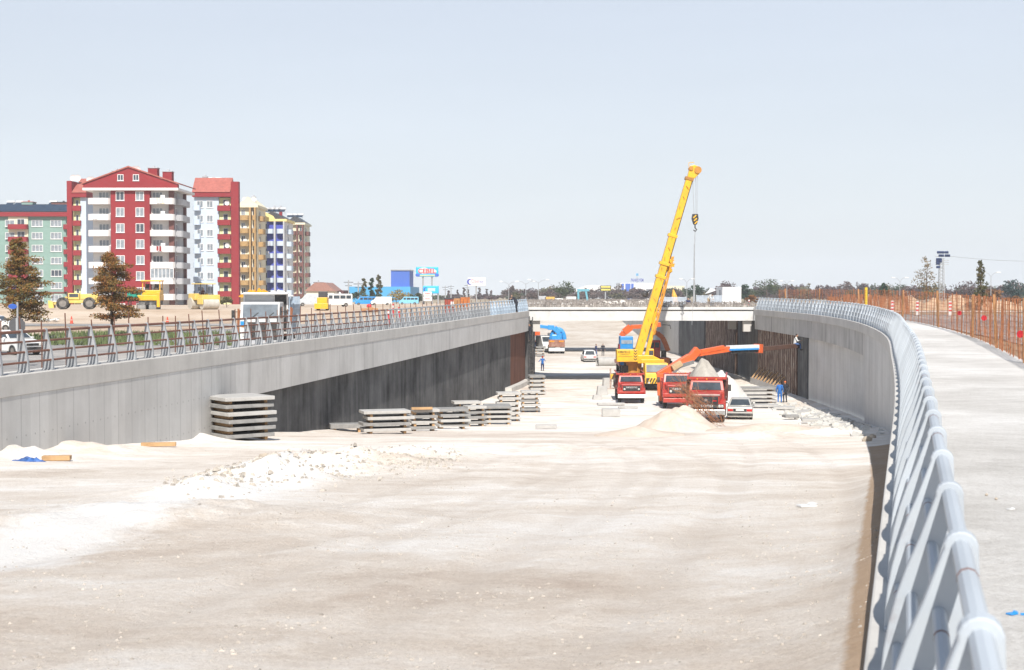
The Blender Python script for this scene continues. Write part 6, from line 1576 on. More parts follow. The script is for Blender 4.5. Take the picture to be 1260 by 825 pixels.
# ================================================================ fences
M_ORSTK = mat('rust_orange_steel', (.34,.13,.055), .8, var=.35, scale=1.5)
M_ORTIM = mat('orange_weathered_timber', (.42,.21,.09), .85, var=.3, scale=1.2)
M_BRSTK = mat('brown_rebar', (.13,.055,.035), .85, var=.4, scale=2)
RF = thing('mesh_fence', 'rust orange rebar and timber mesh fence along the right walkway', 'fence', (0,0,0))
off = 3.75; rn = random.Random(12); sm = None; tm = None; rows_ = []
Y = 33.0; k = 0
while Y < 150 and k < 98:
    x = rr(Y) + off/ (1 if Y < 60 else 1) ; z = right_z(x, Y) if False else zr(Y)-.06
    h = rn.uniform(1.92, 2.12)
    if k % 9 == 0:
        if tm is None: tm = MB().box((0,0,1.03), (.105,.10,2.14)).build('timber_post', M_ORTIM, RF, bevel=.01)
        else:
            q = tm.copy(); C.objects.link(q); tm_ = q
        o = tm if k == 0 else q
    else:
        if sm is None: sm = MB().tube([(0,0,-.1), (.02,0,1), (0,.02,2.0)], .019, 6).build('stake', M_ORSTK, RF); o = sm
        else: o = sm.copy(); C.objects.link(o)
    o.location = (x + rn.uniform(-.06,.06), Y, z); o.rotation_euler = (rn.uniform(-.05,.05), rn.uniform(-.06,.06), rn.uniform(0,3)); o.scale = (1, 1, h/2.0)
    Y += (1.3 if Y < 70 else 1.7) * rn.uniform(.7, 1.3); k += 1
mb = MB(); path = wall_path(lambda y: rr(y)+off, lambda y: zr(y)-.06, 32, 150, 1, 1.0)
for i in range(11):
    zz = .06 + i*.19; mb.tube([p + Vector((rn.uniform(-.04,.04), 0, zz + rn.uniform(-.03,.03))) for p, _ in path], .007, 4)
for a, b in zip(path, path[1:]):
    for j in range(4): p = a[0].lerp(b[0], j/4); mb.bar(p + Vector((rn.uniform(-.03,.03),0,0)), p + Vector((rn.uniform(-.05,.05),0,2.0)), .011)
mb.build('wire_mesh', M_ORSTK, RF)
for k, (Y, u) in enumerate(((46, .2), (62, 1.0), (74, .9))):
    mb = MB(); mb.cyl((0,0,0), 'y', .12, .02, 20); o = mb.build('warning_disc', mat('warning_red', (.55,.02,.03), .5)); o.location = (rr(Y)+off-.1, Y, zr(Y)+.75+.25*u); o.parent = None
    tag(o, ['pale red disc hanging on the near part of the mesh fence', 'bright red disc on the middle of the mesh fence', 'red disc on the mesh fence beside the railing'][k], 'disc')
# far continuation of the rust fence
FF = thing('mesh_fence', 'dense rusty stake fence behind the far right railing', 'fence', (0,0,0)); mb = MB(); rn = random.Random(17)
for i in range(260):
    px = rn.uniform(1018, 1120); Y = 150 + rn.uniform(0, 25); x = X(px, Y); z = right_z(x, Y); mb.bar((x, Y, z), (x+rn.uniform(-.08,.08), Y, z + rn.uniform(1.7, 2.2)), .045)
for zz in (.5, 1.0, 1.5): mb.bar((X(1018, 160), 160, -.1+zz), (X(1120, 160), 160, -.1+zz), .03)
for i in range(3): stuff_ = None
o = mb.build('stake_row', M_ORSTK, FF); o['kind'] = 'stuff'
LF = thing('rebar_fence', 'thin brown rebar stakes and wire behind the left railing', 'fence', (0,0,0)); sm = None; rn = random.Random(19)
Y = 25.0; k = 0
while Y < 128:
    x = fl(Y) - 1.75; z = zl(Y) - .3
    if sm is None: sm = MB().tube([(0,0,-.2), (.015,0,.9), (0,0,1.7)], .02, 6).build('stake', M_BRSTK, LF); o = sm
    else: o = sm.copy(); C.objects.link(o)
    o.location = (x, Y, z); o.rotation_euler = (rn.uniform(-.05,.05), rn.uniform(-.05,.05), 0); o.scale = (1,1,rn.uniform(.92,1.08)); Y += rn.uniform(1.2, 2.1); k += 1
mb = MB()
for zz in (1.35,):
    pth = wall_path(lambda y: fl(y)-1.75, zl, 25, 128, 1, 2); mb.tube([p + Vector((0,0,zz-.32)) for p, _ in pth], .006, 4)
mb.build('wire', M_BRSTK, LF)
for k, (px, Y) in enumerate(((292, 60), (380, 66))):
    x = fl(Y)-2.0; mb = MB(); mb.bar((0,0,-.3), (.05,0,1.75), .07); mb.bar((.05,0,1.0), (.12,0,1.7), .04); o = mb.build('timber_post', mat('dark_rusty_timber', (.26,.10,.045), .85, var=.3)); o.location = (X(px, Y), Y, zl(Y)-.3) if X(px, Y) < fl(Y)-1 else (fl(Y)-1.3, Y, zl(Y)-.3)
    tag(o, ['rusty timber post just left of the white dump truck', 'rusty timber post right of the white dump truck', 'rusty timber post in front of the white dump truck'][k], 'post')

# ================================================================ machines beyond the left road
def roller():
    Y = 172.0; t = thing('road_roller', 'pale yellow road roller with canopy and driver seat, front drum right', 'roller', L3(250, Y), R(38))
    # local: drum axis along x, front towards -Y
    mb = MB(); mb.cyl((0,-1.7,.7), 'x', .7, 2.0, 28); mb.build('drum', mat('dusty_drum_steel', (.55,.52,.46), .6, .2, var=.15), t, smooth='auto')
    mb = MB(); mb.cyl((0,1.5,.7), 'x', .7, 2.0, 28); mb.build('drum', MATS['dusty_drum_steel'], t, smooth='auto')
    mb = MB(); mb.bx(-1.15,1.15,-2.2,-1.2,1.2,1.75); mb.bx(-1.17,-1.04,-2.2,-.8,.6,1.3); mb.bx(1.04,1.17,-2.2,-.8,.6,1.3); mb.build('front_frame', M_YELP, t, bevel=.05)
    mb = MB(); mb.bx(-.9,.9,.3,2.2,1.1,1.9); mb.bx(-.7,.7,-1.1,.3,.9,1.2); mb.build('engine_cover', M_YELP, t, bevel=.08)
    mb = MB()
    for x_ in (-.8,.8):
        for y_ in (-1.0,.6): mb.bx(x_-.04,x_+.04,y_-.04,y_+.04,1.2,3.0)
    mb.build('canopy_post', M_DARKM, t); mb = MB(); mb.bx(-1.05,1.05,-1.35,1.0,3.001,3.12); mb.build('canopy', M_YELP, t, bevel=.03)
    mb = MB(); mb.bx(-.3,.3,-.1,.4,1.25,1.6); mb.bx(-.3,.3,.3,.42,1.6,2.1); mb.build('seat', M_BLK, t, bevel=.04)
    mb = MB(); mb.cyl((0,-.65,1.85), 'z', .2, .04, 14); mb.tube([(0,-.8,1.2),(0,-.65,1.85)], .03, 6); mb.build('steering_wheel', M_BLK, t)
    loc = Vector(t.location) + Matrix.Rotation(R(38), 3, 'Z') @ Vector((0, .1, 1.62))
    person('roller driver in dark brown jacket seated under the canopy', loc, R(38), mat('brown_cloth', (.10,.045,.03), .9), M_BLACKC, M_HAIR, 'sit')
roller()
def paver():
    Y = 172.0; t = thing('asphalt_paver', 'bright yellow paving machine with canopy before the red block', 'paver', L3(186, Y), R(4))
    mb = MB(); mb.bx(-1.4,1.2,-1.2,2.0,1.1,1.75); mb.build('hopper', M_TYEL, t, bevel=.05)
    mb = MB(); mb.bx(-1.05,1.15,-.3,2.0,1.752,2.35); mb.build('engine_cover', M_TYEL, t, bevel=.06)
    for x_ in (-.9, .35): mb = MB(); mb.bx(x_-.45,x_+.45,-1.1,2.2,0,1.0); mb.build('crawler_track', M_SLABD, t, bevel=.12)
    mb = MB(); mb.bx(-1.3,1.1,-1.1,2.0,.55,1.098); mb.build('chassis', M_BLK, t)
    mb = MB()
    for x_ in (-1.0,1.05):
        for y_ in (.1,1.8): mb.bx(x_-.05,x_+.05,y_-.05,y_+.05,2.3,3.4)
    mb.build('canopy_post', M_TYEL, t); mb = MB(); mb.bx(-1.2,1.25,-.2,2.1,3.401,3.55); mb.build('canopy', M_TYEL, t, bevel=.04)
    mb = MB(); mb.bx(.9,1.25,-1.3,-.8,.3,2.1); mb.build('side_arm', M_TYEL, t, bevel=.03)
    for x_ in (-.6,.5): mb = MB(); mb.bx(x_-.25,x_+.25,.6,1.1,2.36,2.7); mb.bx(x_-.25,x_+.25,1.05,1.15,2.7,3.1); mb.build('seat', M_BLK, t, bevel=.03)
paver()
def grader():
    Y = 174.0; t = thing('wheel_loader', 'ochre yellow wheeled grader half hidden behind the autumn tree', 'loader', L3(95, Y), R(-78))
    for x_ in (-.9,.9):
        for y_ in (-1.6,1.5): wheel(t, x_, y_, .75, .75, .5)
    mb = MB(); mb.bx(-.6,.6,-2.2,2.6,.75,1.2); mb.bx(-.65,.65,.4,2.5,1.2,1.9); mb.build('body', M_YELP, t, bevel=.06)
    mb = MB(); mb.bx(-.7,.7,-1.0,.35,1.201,2.0); mb.build('cab', M_YELP, t, bevel=.05); mb = MB(); mb.bx(-.715,.715,-.85,.2,1.5,1.9); mb.build('side_window', M_GLASS, t)
    mb = MB(); mb.prism([(-2.6,.2),(-3.2,.15),(-3.3,1.1),(-2.7,.9)], 'x', -1.2, 1.2); mb.build('bucket', M_YELP, t, bevel=.03); mb = MB(); mb.bar((-.5,-1.2,1.5),(-.5,-2.8,.6),.2); mb.bar((.5,-1.2,1.5),(.5,-2.8,.6),.2); mb.build('lift_arm', M_YELP, t)
grader()
mb = MB(); mb.tube([(0,0,.3),(0,0,.5),(0,0,1.5),(0,0,1.7)], [.75,.85,.8,.3], 18); t = thing('water_tank', 'teal plastic water tank on legs beside the yellow paver', 'tank', L3(165, 172)); o = mb.build('tank', mat('teal_plastic', (.01,.30,.22), .4), t, smooth='auto'); o.location = (0,0,.75)
mb = MB()
for x_ in (-.5,.5):
    for y_ in (-.5,.5): mb.bx(x_-.05,x_+.05,y_-.05,y_+.05,0,1.1)
mb.build('stand', M_DARKM, t)
# cones
M_CONE = mat('cone_orange', (.70,.07,.03), .5, var=.08); CN = None
for k, (px, Y) in enumerate(((206, 146), (88, 148))):
    if CN is None:
        CN = thing('traffic_cone', '', 'traffic cone', (0,0,0)); MB().tube([(0,0,.05),(0,0,1.0)], [.22,.06], 16).build('cone', M_CONE, CN); MB().box((0,0,.03),(.55,.55,.06)).build('base', M_BLK, CN, bevel=.01)
        MB().tube([(0,0,.5),(0,0,.7)], [.145,.108], 16).build('reflective_band', M_CWHITE, CN); o = CN
    else: o = dup(CN)
    o.scale = (.8,)*3; o.location = L3(px, Y); o['label'] = ['orange traffic cone before the embankment under the yellow roller', 'orange traffic cone between the two autumn trees', 'orange traffic cone nearest the left autumn tree'][k]
# stop sign seen from behind, blue direction sign
Ysn = 66.0; x = X(21.5, Ysn); z = left_z(x, Ysn)
ST_ = thing('road_sign', 'grey back of an octagonal road sign with a blue sign above', 'road sign', (x, Ysn, z))
mb = MB(); mb.tube([(.0,0,-.1),(.0,0,Z(372,Ysn)-z)], .045, 10); mb.build('pole', M_STEELP, ST_)
zc = Z(401, Ysn)-z; r_ = .40; mb = MB(); mb.prism([(r_*math.cos(R(22.5+45*i)), zc+r_*math.sin(R(22.5+45*i))) for i in range(8)], 'y', -.075, -.055); mb.build('sign_plate', mat('sign_back_grey', (.085,.085,.09), .6, var=.1), ST_)
mb = MB(); mb.bx(-.05,.05,-.10,-.076,zc-.36,zc+.36); mb.build('bracket', M_STEELP, ST_)
zb = Z(377.3, Ysn)-z; mb = MB(); mb.prism([(-.2+.2*math.cos(R(18*i)), zb+.12*math.sin(R(18*i))) for i in range(20)], 'y', -.075, -.055); mb.build('blue_plate', mat('sign_blue', (.03,.10,.42), .5), ST_)

# ================================================================ far buildings, billboards, lamps
def lz(px, Y): x = X(px, Y); return left_z(x, Y) if Y < 345 else -.3
def shed(name, label, px0, px1, Y, top, m, depth=20, roof=None, roof_h=0, wins=0, cat='building', panes=2, z0=None):
    ox = X((px0+px1)/2, Y); z = z0 if z0 is not None else (lz(px0, Y) if Y < 345 and ox < 0 else -.3); w_ = (X(px1, Y)-X(px0, Y))/2; H = Z(top, Y)-z
    t = thing(name, label, cat, (ox, Y, z)); MB().bx(-w_, w_, 0, depth, -.5, H).build('wall', m, t)
    if roof: mb = MB(); mb.prism([(-w_-.4, H+.003), (w_+.4, H+.003), (w_*.35, H+roof_h), (-w_*.35, H+roof_h)] if roof_h > 1 else [(-w_-.3, H+.003), (w_+.3, H+.003), (w_+.3, H+max(roof_h,.3)), (-w_-.3, H+max(roof_h,.3))], 'y', -.4, depth+.4); mb.build('roof', roof, t)
    for i in range(wins): window(t, -w_+2*w_*(i+.5)/wins, 0, H*.55, min(1.8, 1.2*w_/wins), min(1.3, H*.4), dark=True, panes=panes)
    return t, w_, H
shed('house', 'cream house with brown tiled roof right of the apartment row', 377, 411, 280, 358.5, M_CREAM if False else mat('cream_house_render', (.70,.66,.56), .85, var=.06), 12, mat('brown_roof_tiles', (.30,.16,.13), .85, var=.2), 1.7, 3)
t, w_, H = shed('shed', 'dark brown shed with white tank right of the cream house', 411, 423, 286, 357.5, mat('dark_brown_boards', (.10,.045,.045), .85, var=.2), 8)
mb = MB(); mb.ball((0,-.5,H*.6), (.7,.4,.9), 14, 10); mb.build('tank', M_CWHITE, t, smooth=True)
M_WBLUE = mat('light_blue_cladding', (.06,.32,.58), .6, var=.06, scale=.2); M_WDBL = mat('royal_blue_cladding', (.05,.13,.48), .6, var=.06, scale=.2)
t, w_, H = shed('warehouse', 'light blue warehouse with a tall royal blue tower', 429, 505, 420, 353, M_WBLUE, 40)
mb = MB(); mb.bx(X(480.5,420)-t.location.x, X(503.5,420)-t.location.x, 2, 18, H-.5, Z(333,420)-t.location.z); tw = mb.build('tower', M_WDBL, t); mb = MB(); mb.bx(X(480,420)-t.location.x, X(504,420)-t.location.x, 1.7, 18.3, Z(333,420)-t.location.z+.003, Z(331.8,420)-t.location.z); mb.build('parapet', M_STEELP, tw)
shed('factory', 'white roofed low factory behind the bare trees', 705, 765, 720, 359, mat('pale_grey_cladding', (.45,.5,.55), .7), 60, M_CWHITE, 3.2)
t, w_, H = shed('office_building', 'white office block with blue columns left of the crane boom', 763, 812, 640, 348.5, M_CWHITE, 25, wins=5)
for px in (766, 771, 774, 778): mb = MB(); a_ = X(px, 640)-t.location.x; mb.bx(a_-.55, a_+.55, -.5, -.003, 0, H-.3); mb.build('blue_column', M_WDBL, t)
lettering('PANKOYEM', 2.0, M_NLET, t, (X(784,640)-t.location.x, .2, H+1.2), width=5.6, depth=.06, bold=.03)
mb = MB(); mb.tube([(X(784,640)-t.location.x, 1, H), (X(784,640)-t.location.x, 1, H+4.2)], .12, 6); mb.build('flag_pole', M_STEELP, t); mb = MB(); mb.bx(X(782.8,640)-t.location.x, X(785.6,640)-t.location.x, .95, 1.05, H+3.2, H+4.3); mb.build('flag', M_WBLUE, t)
shed('long_building', 'long pale yellow roofed building right of the crane boom', 812, 842, 700, 352, mat('pale_yellow_cladding', (.6,.56,.42), .7), 40)
tl = thing('gateway_frame', 'teal blue frame tower left of the factory', 'frame', (X(716, 380), 380, -.3)); mb = MB(); h_ = Z(356, 380)+.3
for x_ in (-.9, 1.6): mb.bar((x_, 0, 0), (x_*.8-.3, 0, h_), .5)
mb.bar((-1.2, 0, h_-.3), (2.0, 0, h_-.3), .6); mb.build('frame', mat('teal_blue_paint', (.12,.36,.45), .5), tl)
def billboard(label, px0, px1, top, bot, Y, poles, m, border=None, ground=None):
    cx = (px0+px1)/2; z = ground if ground is not None else lz(cx, Y); t = thing('billboard', label, 'billboard', (X(cx, Y), Y, z)); w_ = (X(px1,Y)-X(px0,Y))/2; z0 = Z(bot,Y)-z; z1 = Z(top,Y)-z
    p = MB().bx(-w_, w_, -.15, .15, z0, z1).build('panel', m, t, bevel=.12)
    for px in poles: mb = MB(); mb.tube([(X(px,Y)-t.location.x, .32, -.3), (X(px,Y)-t.location.x, .32, z1-.4)], .16, 10); mb.build('pole', M_STEELP, t)
    return t, p, w_, z0, z1
M_CYAN = mat('cyan_sign', (.03,.42,.72), .5, var=.05)
t, p, w_, z0, z1 = billboard('large cyan billboard reading CEBEL in red letters on two tall poles', 512, 539.5, 328.8, 340.8, 300, (520.5, 531.5), M_CYAN)
mb = MB(); mb.ball((-.75, -.16, z0+1.25), (1.2, .03, .65), 16, 8); mb.ball((.7, -.16, z0+1.15), (1.3, .03, .45), 16, 8); mb.build('white_cloud_motif', M_CWHITE, p)
mb = MB(); mb.bx(-w_*.66, w_*.7, -.175, -.155, z0+.12, z0+.42); mb.build('lower_band', M_SAND if False else mat('pale_green_band', (.42,.48,.30), .6), p)
mb = MB(); mb.ball((-w_*.83, -.15, z0+.35), (.55, .03, .35), 12, 6); mb.ball((w_*.85, -.15, z0+.35), (.5, .03, .35), 12, 6); mb.build('blue_corner', M_WDBL, p)
lettering('CEBEL', 1.35, M_RLET, p, (-.05, -.2, z0+1.15), width=3.7, bold=.04)
t, p, w_, z0, z1 = billboard('smaller light blue sign with a dark crescent below the large cyan billboard', 520.5, 540, 352, 361.5, 299, (521.5, 539), M_CYAN)
def crescent(par, cx, cz, r, y, m):
    pts = [(cx + r*math.cos(R(a)), cz + r*math.sin(R(a))) for a in range(60, 301, 20)] + [(cx + r*.32 + r*.78*math.cos(R(a)), cz + r*.78*math.sin(R(a))) for a in range(280, 79, -20)]
    mb = MB(); mb.prism(pts, 'y', y-.015, y); return mb.build('crescent', m, par)
crescent(p, -w_*.62, (z0+z1)/2, .5, -.155, M_NLET); mb = MB(); mb.bx(-w_*.4, w_*.55, -.17, -.155, (z0+z1)/2-.3, (z0+z1)/2+.35); mb.build('pale_patch', mat('pale_blue_patch', (.45,.62,.75), .6), p)
for k, (a, b) in enumerate(((359.3, 364.5), (365.3, 371))):
    t, p, w_, z0, z1 = billboard(['upper white sign board under the light blue sign', 'lower white sign board under the light blue sign'][k], 521, 531.5, a, b, 298, (521.3,), M_CWHITE)
    mb = MB(); mb.bx(-w_*.6, w_*.55, -.165, -.152, (z0+z1)/2-.06, (z0+z1)/2+.1); mb.build('red_line', M_RLET, p)
t, p, w_, z0, z1 = billboard('white billboard with blue crescent and red script on a single pole', 575.5, 597.5, 342, 352.3, 330, (586,), M_CWHITE)
crescent(p, -w_*.72, (z0+z1)/2, .72, -.155, M_NLET); lettering('Özel', 1.15, mat('pink_lettering', (.62,.16,.22), .6), p, (-.35, -.17, (z0+z1)/2+.15), width=1.75); lettering('kıy', 1.1, M_NLET, p, (1.15, -.17, (z0+z1)/2+.1), width=.95)
t, p, w_, z0, z1 = billboard('dark sign with two yellow lines beyond the bridge', 738.5, 752, 351.5, 358.5, 330, (745,), M_DARKM, ground=-.3)
mb = MB(); zm = (z0+z1)/2
for zz in (zm+.32, zm-.32): mb.bx(-w_*.85, w_*.85, -.17, -.155, zz-.2, zz+.2)
mb.build('yellow_line', mat('sign_yellow', (.6,.52,.12), .6), p)
# street lamps
def lamp(label, px, Y, top, arms=2, span=1.8, group=None, z=None):
    x = X(px, Y); z = z if z is not None else -.3; H = Z(top, Y)-z; t = thing('street_lamp', label, 'street lamp', (x, Y, z), 0, group); k = max(.07, Y*.00022)
    MB().tube([(0,0,0),(0,0,H-.8)], [k*1.3, k*.8], 8).build('pole', M_STEELP, t)
    for sg in (-1, 1)[:arms]: MB().tube([(0,0,H-.9),(sg*span*.5,0,H-.2),(sg*span,0,H)], k*.6, 6).build('arm', M_STEELP, t); MB().box((sg*(span+.35),0,H+.02),(.9,.3,.2)).build('lamp_head', M_CWHITE, t, bevel=.04)
    return t
for k, (px, Y, top, lab) in enumerate(((626, 470, 347, 'leftmost double armed street lamp above the far left railing'), (647, 440, 346.5, 'middle double armed street lamp above the left end of the bridge'), (662.5, 400, 344.5, 'double armed street lamp beside the large grey green tree'), (845, 360, 343.5, 'short double armed lamp above the grey barrier panels'), (1107, 330, 342, 'double armed lamp left of the sparse yellow tree'), (1219, 300, 335.5, 'double armed lamp right of the slim young tree'), (968, 400, 346, 'thin double lamp above the broad green tree'))):
    lamp(lab, px, Y, top, span=2.2 if Y < 480 and px < 700 else 1.2, z=(right_z(X(px,Y),Y) if Y < 345 and px > 900 else -.3))
mt = thing('mast', 'very thin tall pale mast behind the crane sling', 'mast', (X(854, 380), 380, -.3)); MB().tube([(0,0,0),(0,0,Z(300,380)+.3)], [.3,.1], 8).build('pole', M_STEELP, mt)
# floodlight mast
Yf = 250.0; fm = thing('floodlight_mast', 'tall lattice mast carrying rows of dark blue floodlights', 'floodlight mast', (X(1158, Yf), Yf, right_z(X(1158,Yf), Yf))); Hf = Z(311, Yf)-fm.location.z; mb = MB()
for sx in (-.45,.45):
    for sy in (-.45,.45): mb.bar((sx, sy, 0), (sx*.7, sy*.7, Hf-1), .1)
for i in range(14): z_ = i*(Hf-1)/14; q = .45-.13*i/14; mb.bar((-q,-q,z_),(q,-q,z_+(Hf-1)/14),.06); mb.bar((q,q,z_),(-q,q,z_+(Hf-1)/14),.06); mb.bar((-q,-q,z_),(q,-q,z_),.06)
mb.build('lattice', M_STEELP, fm)
M_FLD = mat('dark_blue_floodlight', (.03,.05,.13), .5)
for i, (px, py) in enumerate(((1153.5, 311), (1158, 311), (1163, 311), (1155.5, 315), (1157.5, 315), (1163, 315), (1165, 315), (1152.5, 319.5), (1155, 319.5), (1152.5, 322), (1155, 322), (1152.5, 324.7), (1152.8, 329))):
    p_ = P(px, py, Yf) - Vector(fm.location); mb = MB(); mb.box((p_.x, -.5, p_.z), (.62, .35, .38), rx=R(20)); mb.build('floodlight', M_FLD, fm, bevel=.04)
mb = MB()
for py in (316, 320.7, 323.3, 326): z_ = Z(py, Yf)-fm.location.z; mb.bar((-1.2,-.3,z_),(1.2,-.3,z_),.1)
mb.build('crossbar', M_STEELP, fm)
wr = thing('power_line', 'thin wire running right from the floodlight mast', 'wire', (0,0,0)); a_ = P(1166, 315.5, Yf); b_ = P(1340, 318, Yf+20); MB().tube([a_.lerp(b_, i/12) - Vector((0,0,1.2*math.sin(math.pi*i/12)*.6)) for i in range(13)], .03, 4).build('wire', M_STEELP, wr)
for k, (px, Y, top) in enumerate(((392, 300, 345), (429, 330, 345), (441, 330, 347), (548, 480, 352), (575, 520, 350), (555, 500, 351))):
    x = X(px, Y); t = thing('utility_pole', ['utility pole above the cream house', 'utility pole left of the three poplars', 'pale utility pole before the blue warehouse', 'far lattice pole right of the cyan billboard', 'far pole left of the white billboard', 'far pole between the billboards'][k], 'pole', (x, Y, lz(px, Y))); H = Z(top, Y)-t.location.z
    MB().tube([(0,0,0),(0,0,H)], [.22,.13], 7).build('pole', M_STEELP, t); mb = MB(); mb.bar((-1.1,0,H-.5),(1.1,0,H-.5),.14); mb.bar((-.8,0,H-1.3),(.8,0,H-1.3),.12); mb.build('crossarm', M_DARKM, t)
# sand mounds, delineators and post on the right
for k, (px, w_, top, lab) in enumerate(((1095, 40, 367.5, 'leftmost low tan mound behind the mesh fence'), (1120, 46, 364.5, 'tan mound with rough top before the sparse tree'), (1150, 40, 367, 'low tan mound under the floodlight mast'), (1176, 44, 361, 'tallest tan mound right of the floodlight mast'), (1203, 40, 365.5, 'tan mound under the slim young tree'), (1236, 50, 369, 'low pale mound at the right edge'))):
    Y = 195 + 3*(k % 2); x = X(px, Y); z = right_z(x, Y); heap('earth_mound', lab, 'mound', (x, Y, z-.05), w_*Y/F/2*1.25, 3.2, (Z(top, Y)-z)*1.05, mat('tan_mound_earth', (.46,.33,.22), .95, var=.3, scale=1.5, bump=.6), 30+k)
mb = MB(); drape('verge', [(166, X(1065,166), 130), (182, X(1065,182), 150)], right_z, M_SAND, .06, 30)
dl = None
for k, (px, Y) in enumerate(((1098, 150), (1129, 140), (1169, 138))):
    if dl is None:
        dl = thing('delineator', '', 'delineator post', (0,0,0)); MB().box((0,0,.75),(.32,.06,1.5)).build('board', M_CWHITE, dl); mb = MB(); mb.box((0,-.035,1.3),(.3,.01,.16)); mb.box((0,-.035,.95),(.3,.01,.16)); mb.box((0,-.035,.6),(.3,.01,.16)); mb.build('red_band', M_RLET, dl); MB().box((0,0,.05),(.6,.4,.1)).build('base', M_BLK, dl); o = dl
    else: o = dup(dl)
    o.location = (X(px, Y), Y, right_z(X(px, Y), Y)); o['label'] = ['leftmost white and red marker post behind the mesh fence', 'middle white and red marker post behind the mesh fence', 'rightmost white and red marker post behind the mesh fence'][k]
yp = thing('post', 'bright yellow post standing behind the far right railing', 'post', (X(1065.5, 130), 130, right_z(X(1065.5,130),130))); MB().tube([(0,0,0),(0,0,Z(354,130)-yp.location.z)], .13, 10).build('pole', mat('post_yellow', (.75,.52,.02), .5), yp)

# ================================================================ things on and behind the near bridge
zd = EYE-1.15-.16
for k, (px, w_, h_) in enumerate(((737, 5, 5), (743, 8, 7), (750, 7, 6), (757, 7, 7), (766, 9, 8), (773, 8, 6), (730, 5, 4), (716, 5, 4), (789, 9, 7), (782, 6, 5), (806, 8, 6), (701, 5, 4), (690, 6, 4))):
    Y = 150.6 + .2*(k % 3); s = Y/F; rock('pale concrete boulder lying on the near bridge deck', (X(px, Y), Y, zd+h_*s*.35), (w_*s*.62, .4, h_*s*.6), k+20, mat('pale_rubble', (.55,.51,.46), .9, var=.15, scale=2, bump=.4), 'boulder')['group'] = 'pale boulders along the bridge deck'
M_BARR = mat('grey_barrier_panel', (.42,.47,.53), .6, var=.1)
for k, (a, b, t0, b0) in enumerate(((810, 844, 365.5, 377.5), (857, 888, 363.5, 377))):
    Y = 151.3; t = thing('barrier_panel', ['left grey slatted barrier panel on the near bridge', 'right grey slatted barrier panel beside the white container'][k], 'barrier', (X((a+b)/2, Y), Y, zd)); w_ = (X(b,Y)-X(a,Y))/2; H = Z(t0, Y)-zd
    mb = MB()
    for i in range(8): mb.bx(-w_, w_, -.03, .03, .1+i*(H-.1)/8, .1+i*(H-.1)/8+(H-.1)/8*.72)
    mb.build('slat', M_BARR, t)
    for i in range(5): MB().bx(-w_+2*w_*i/4-.05, -w_+2*w_*i/4+.05, .031, .12, 0, H+.03).build('post', M_STEELP, t)
Y = 158.0; zg = right_z(X(905,Y), Y)
t = thing('container', 'plain white box container standing beyond the right end of the bridge', 'container', (X(901, Y), Y, .55)); a_, b_ = X(889,Y)-t.location.x, X(912,Y)-t.location.x; mb = MB(); mb.bx(a_, b_, 0, 5, 0, Z(353.5,Y)-.55); mb.build('box', mat('bright_white_panel', (.82,.82,.81), .5, var=.03), t, bevel=.03)
mb = MB(); mb.bx(a_-.02, b_+.02, -.02, 5.02, -.25, -.003); mb.build('skid', M_DARKM, t); mb = MB(); mb.bx(a_-.002-.02, a_-.002, 1.5, 2.4, .1, 2.0); mb.build('door', M_GRYR, t)
MB().bx(X(885,157)-1, X(925,157)+1, 153, 166, -.2, .298).build('ramp_slab', M_COPE)['kind'] = 'structure'
pr_ = thing('parasol', 'tilted white parasol above the right barrier panel', 'parasol', (X(873, 151.6), 151.6, zd)); hp = Z(359, 151.6)-zd
mb = MB(); n = 12; vs_ = [(.1, 0, hp+.35)] + [(.1+.62*math.cos(2*math.pi*i/n), .62*math.sin(2*math.pi*i/n), hp-.05+.22*math.cos(2*math.pi*i/n)) for i in range(n)]; mb.add(vs_, [(0, 1+i, 1+(i+1) % n) for i in range(n)]); mb.build('canopy', M_CWHITE, pr_); MB().tube([(.1,0,hp+.3),(.25,0,0)], .03, 6).build('pole', M_STEELP, pr_)
person('worker in dark clothes kneeling between the barrier panels on the bridge', (X(846.5, 151), 151, zd), R(0), M_NAVY, M_BLACKC, M_HAIR, 'sit')
person('worker in white shirt standing before the right barrier panel', (X(872, 150.7), 150.7, zd), R(40), M_WHITEC2, mat('tan_cloth', (.35,.25,.15), .9), M_HAIR, 'bend', h=1.6)
fl_ = thing('tarpaulin_cone', 'orange and white pointed cover above the left barrier panel', 'cover', (X(830, 154), 154, zd-.3)); mb = MB(); mb.tube([(0,0,0),(0,0,1.2),(-.15,0,Z(356.5,154)-zd+.3)], [.45,.35,.06], 10); mb.build('cover', mat('orange_cover', (.7,.36,.06), .7, var=.25, scale=3), fl_)
for k, (px, py) in enumerate(((921.5, 372), (917, 374))):
    t = thing('marker_post', ['taller red and white marker post at the right end of the bridge', 'shorter red and white marker post at the right end of the bridge'][k], 'post', (X(px, 153), 153, .3)); H = Z(py-(3 if k == 0 else 0), 153)-.3
    MB().tube([(0,0,0),(0,0,H)], .1, 8).build('post', M_CWHITE, t); mb = MB()
    for i in range(3): mb.tube([(0,0,H*(.2+.28*i)),(0,0,H*(.32+.28*i))], .106, 8)
    mb.build('red_band', M_RLET, t)
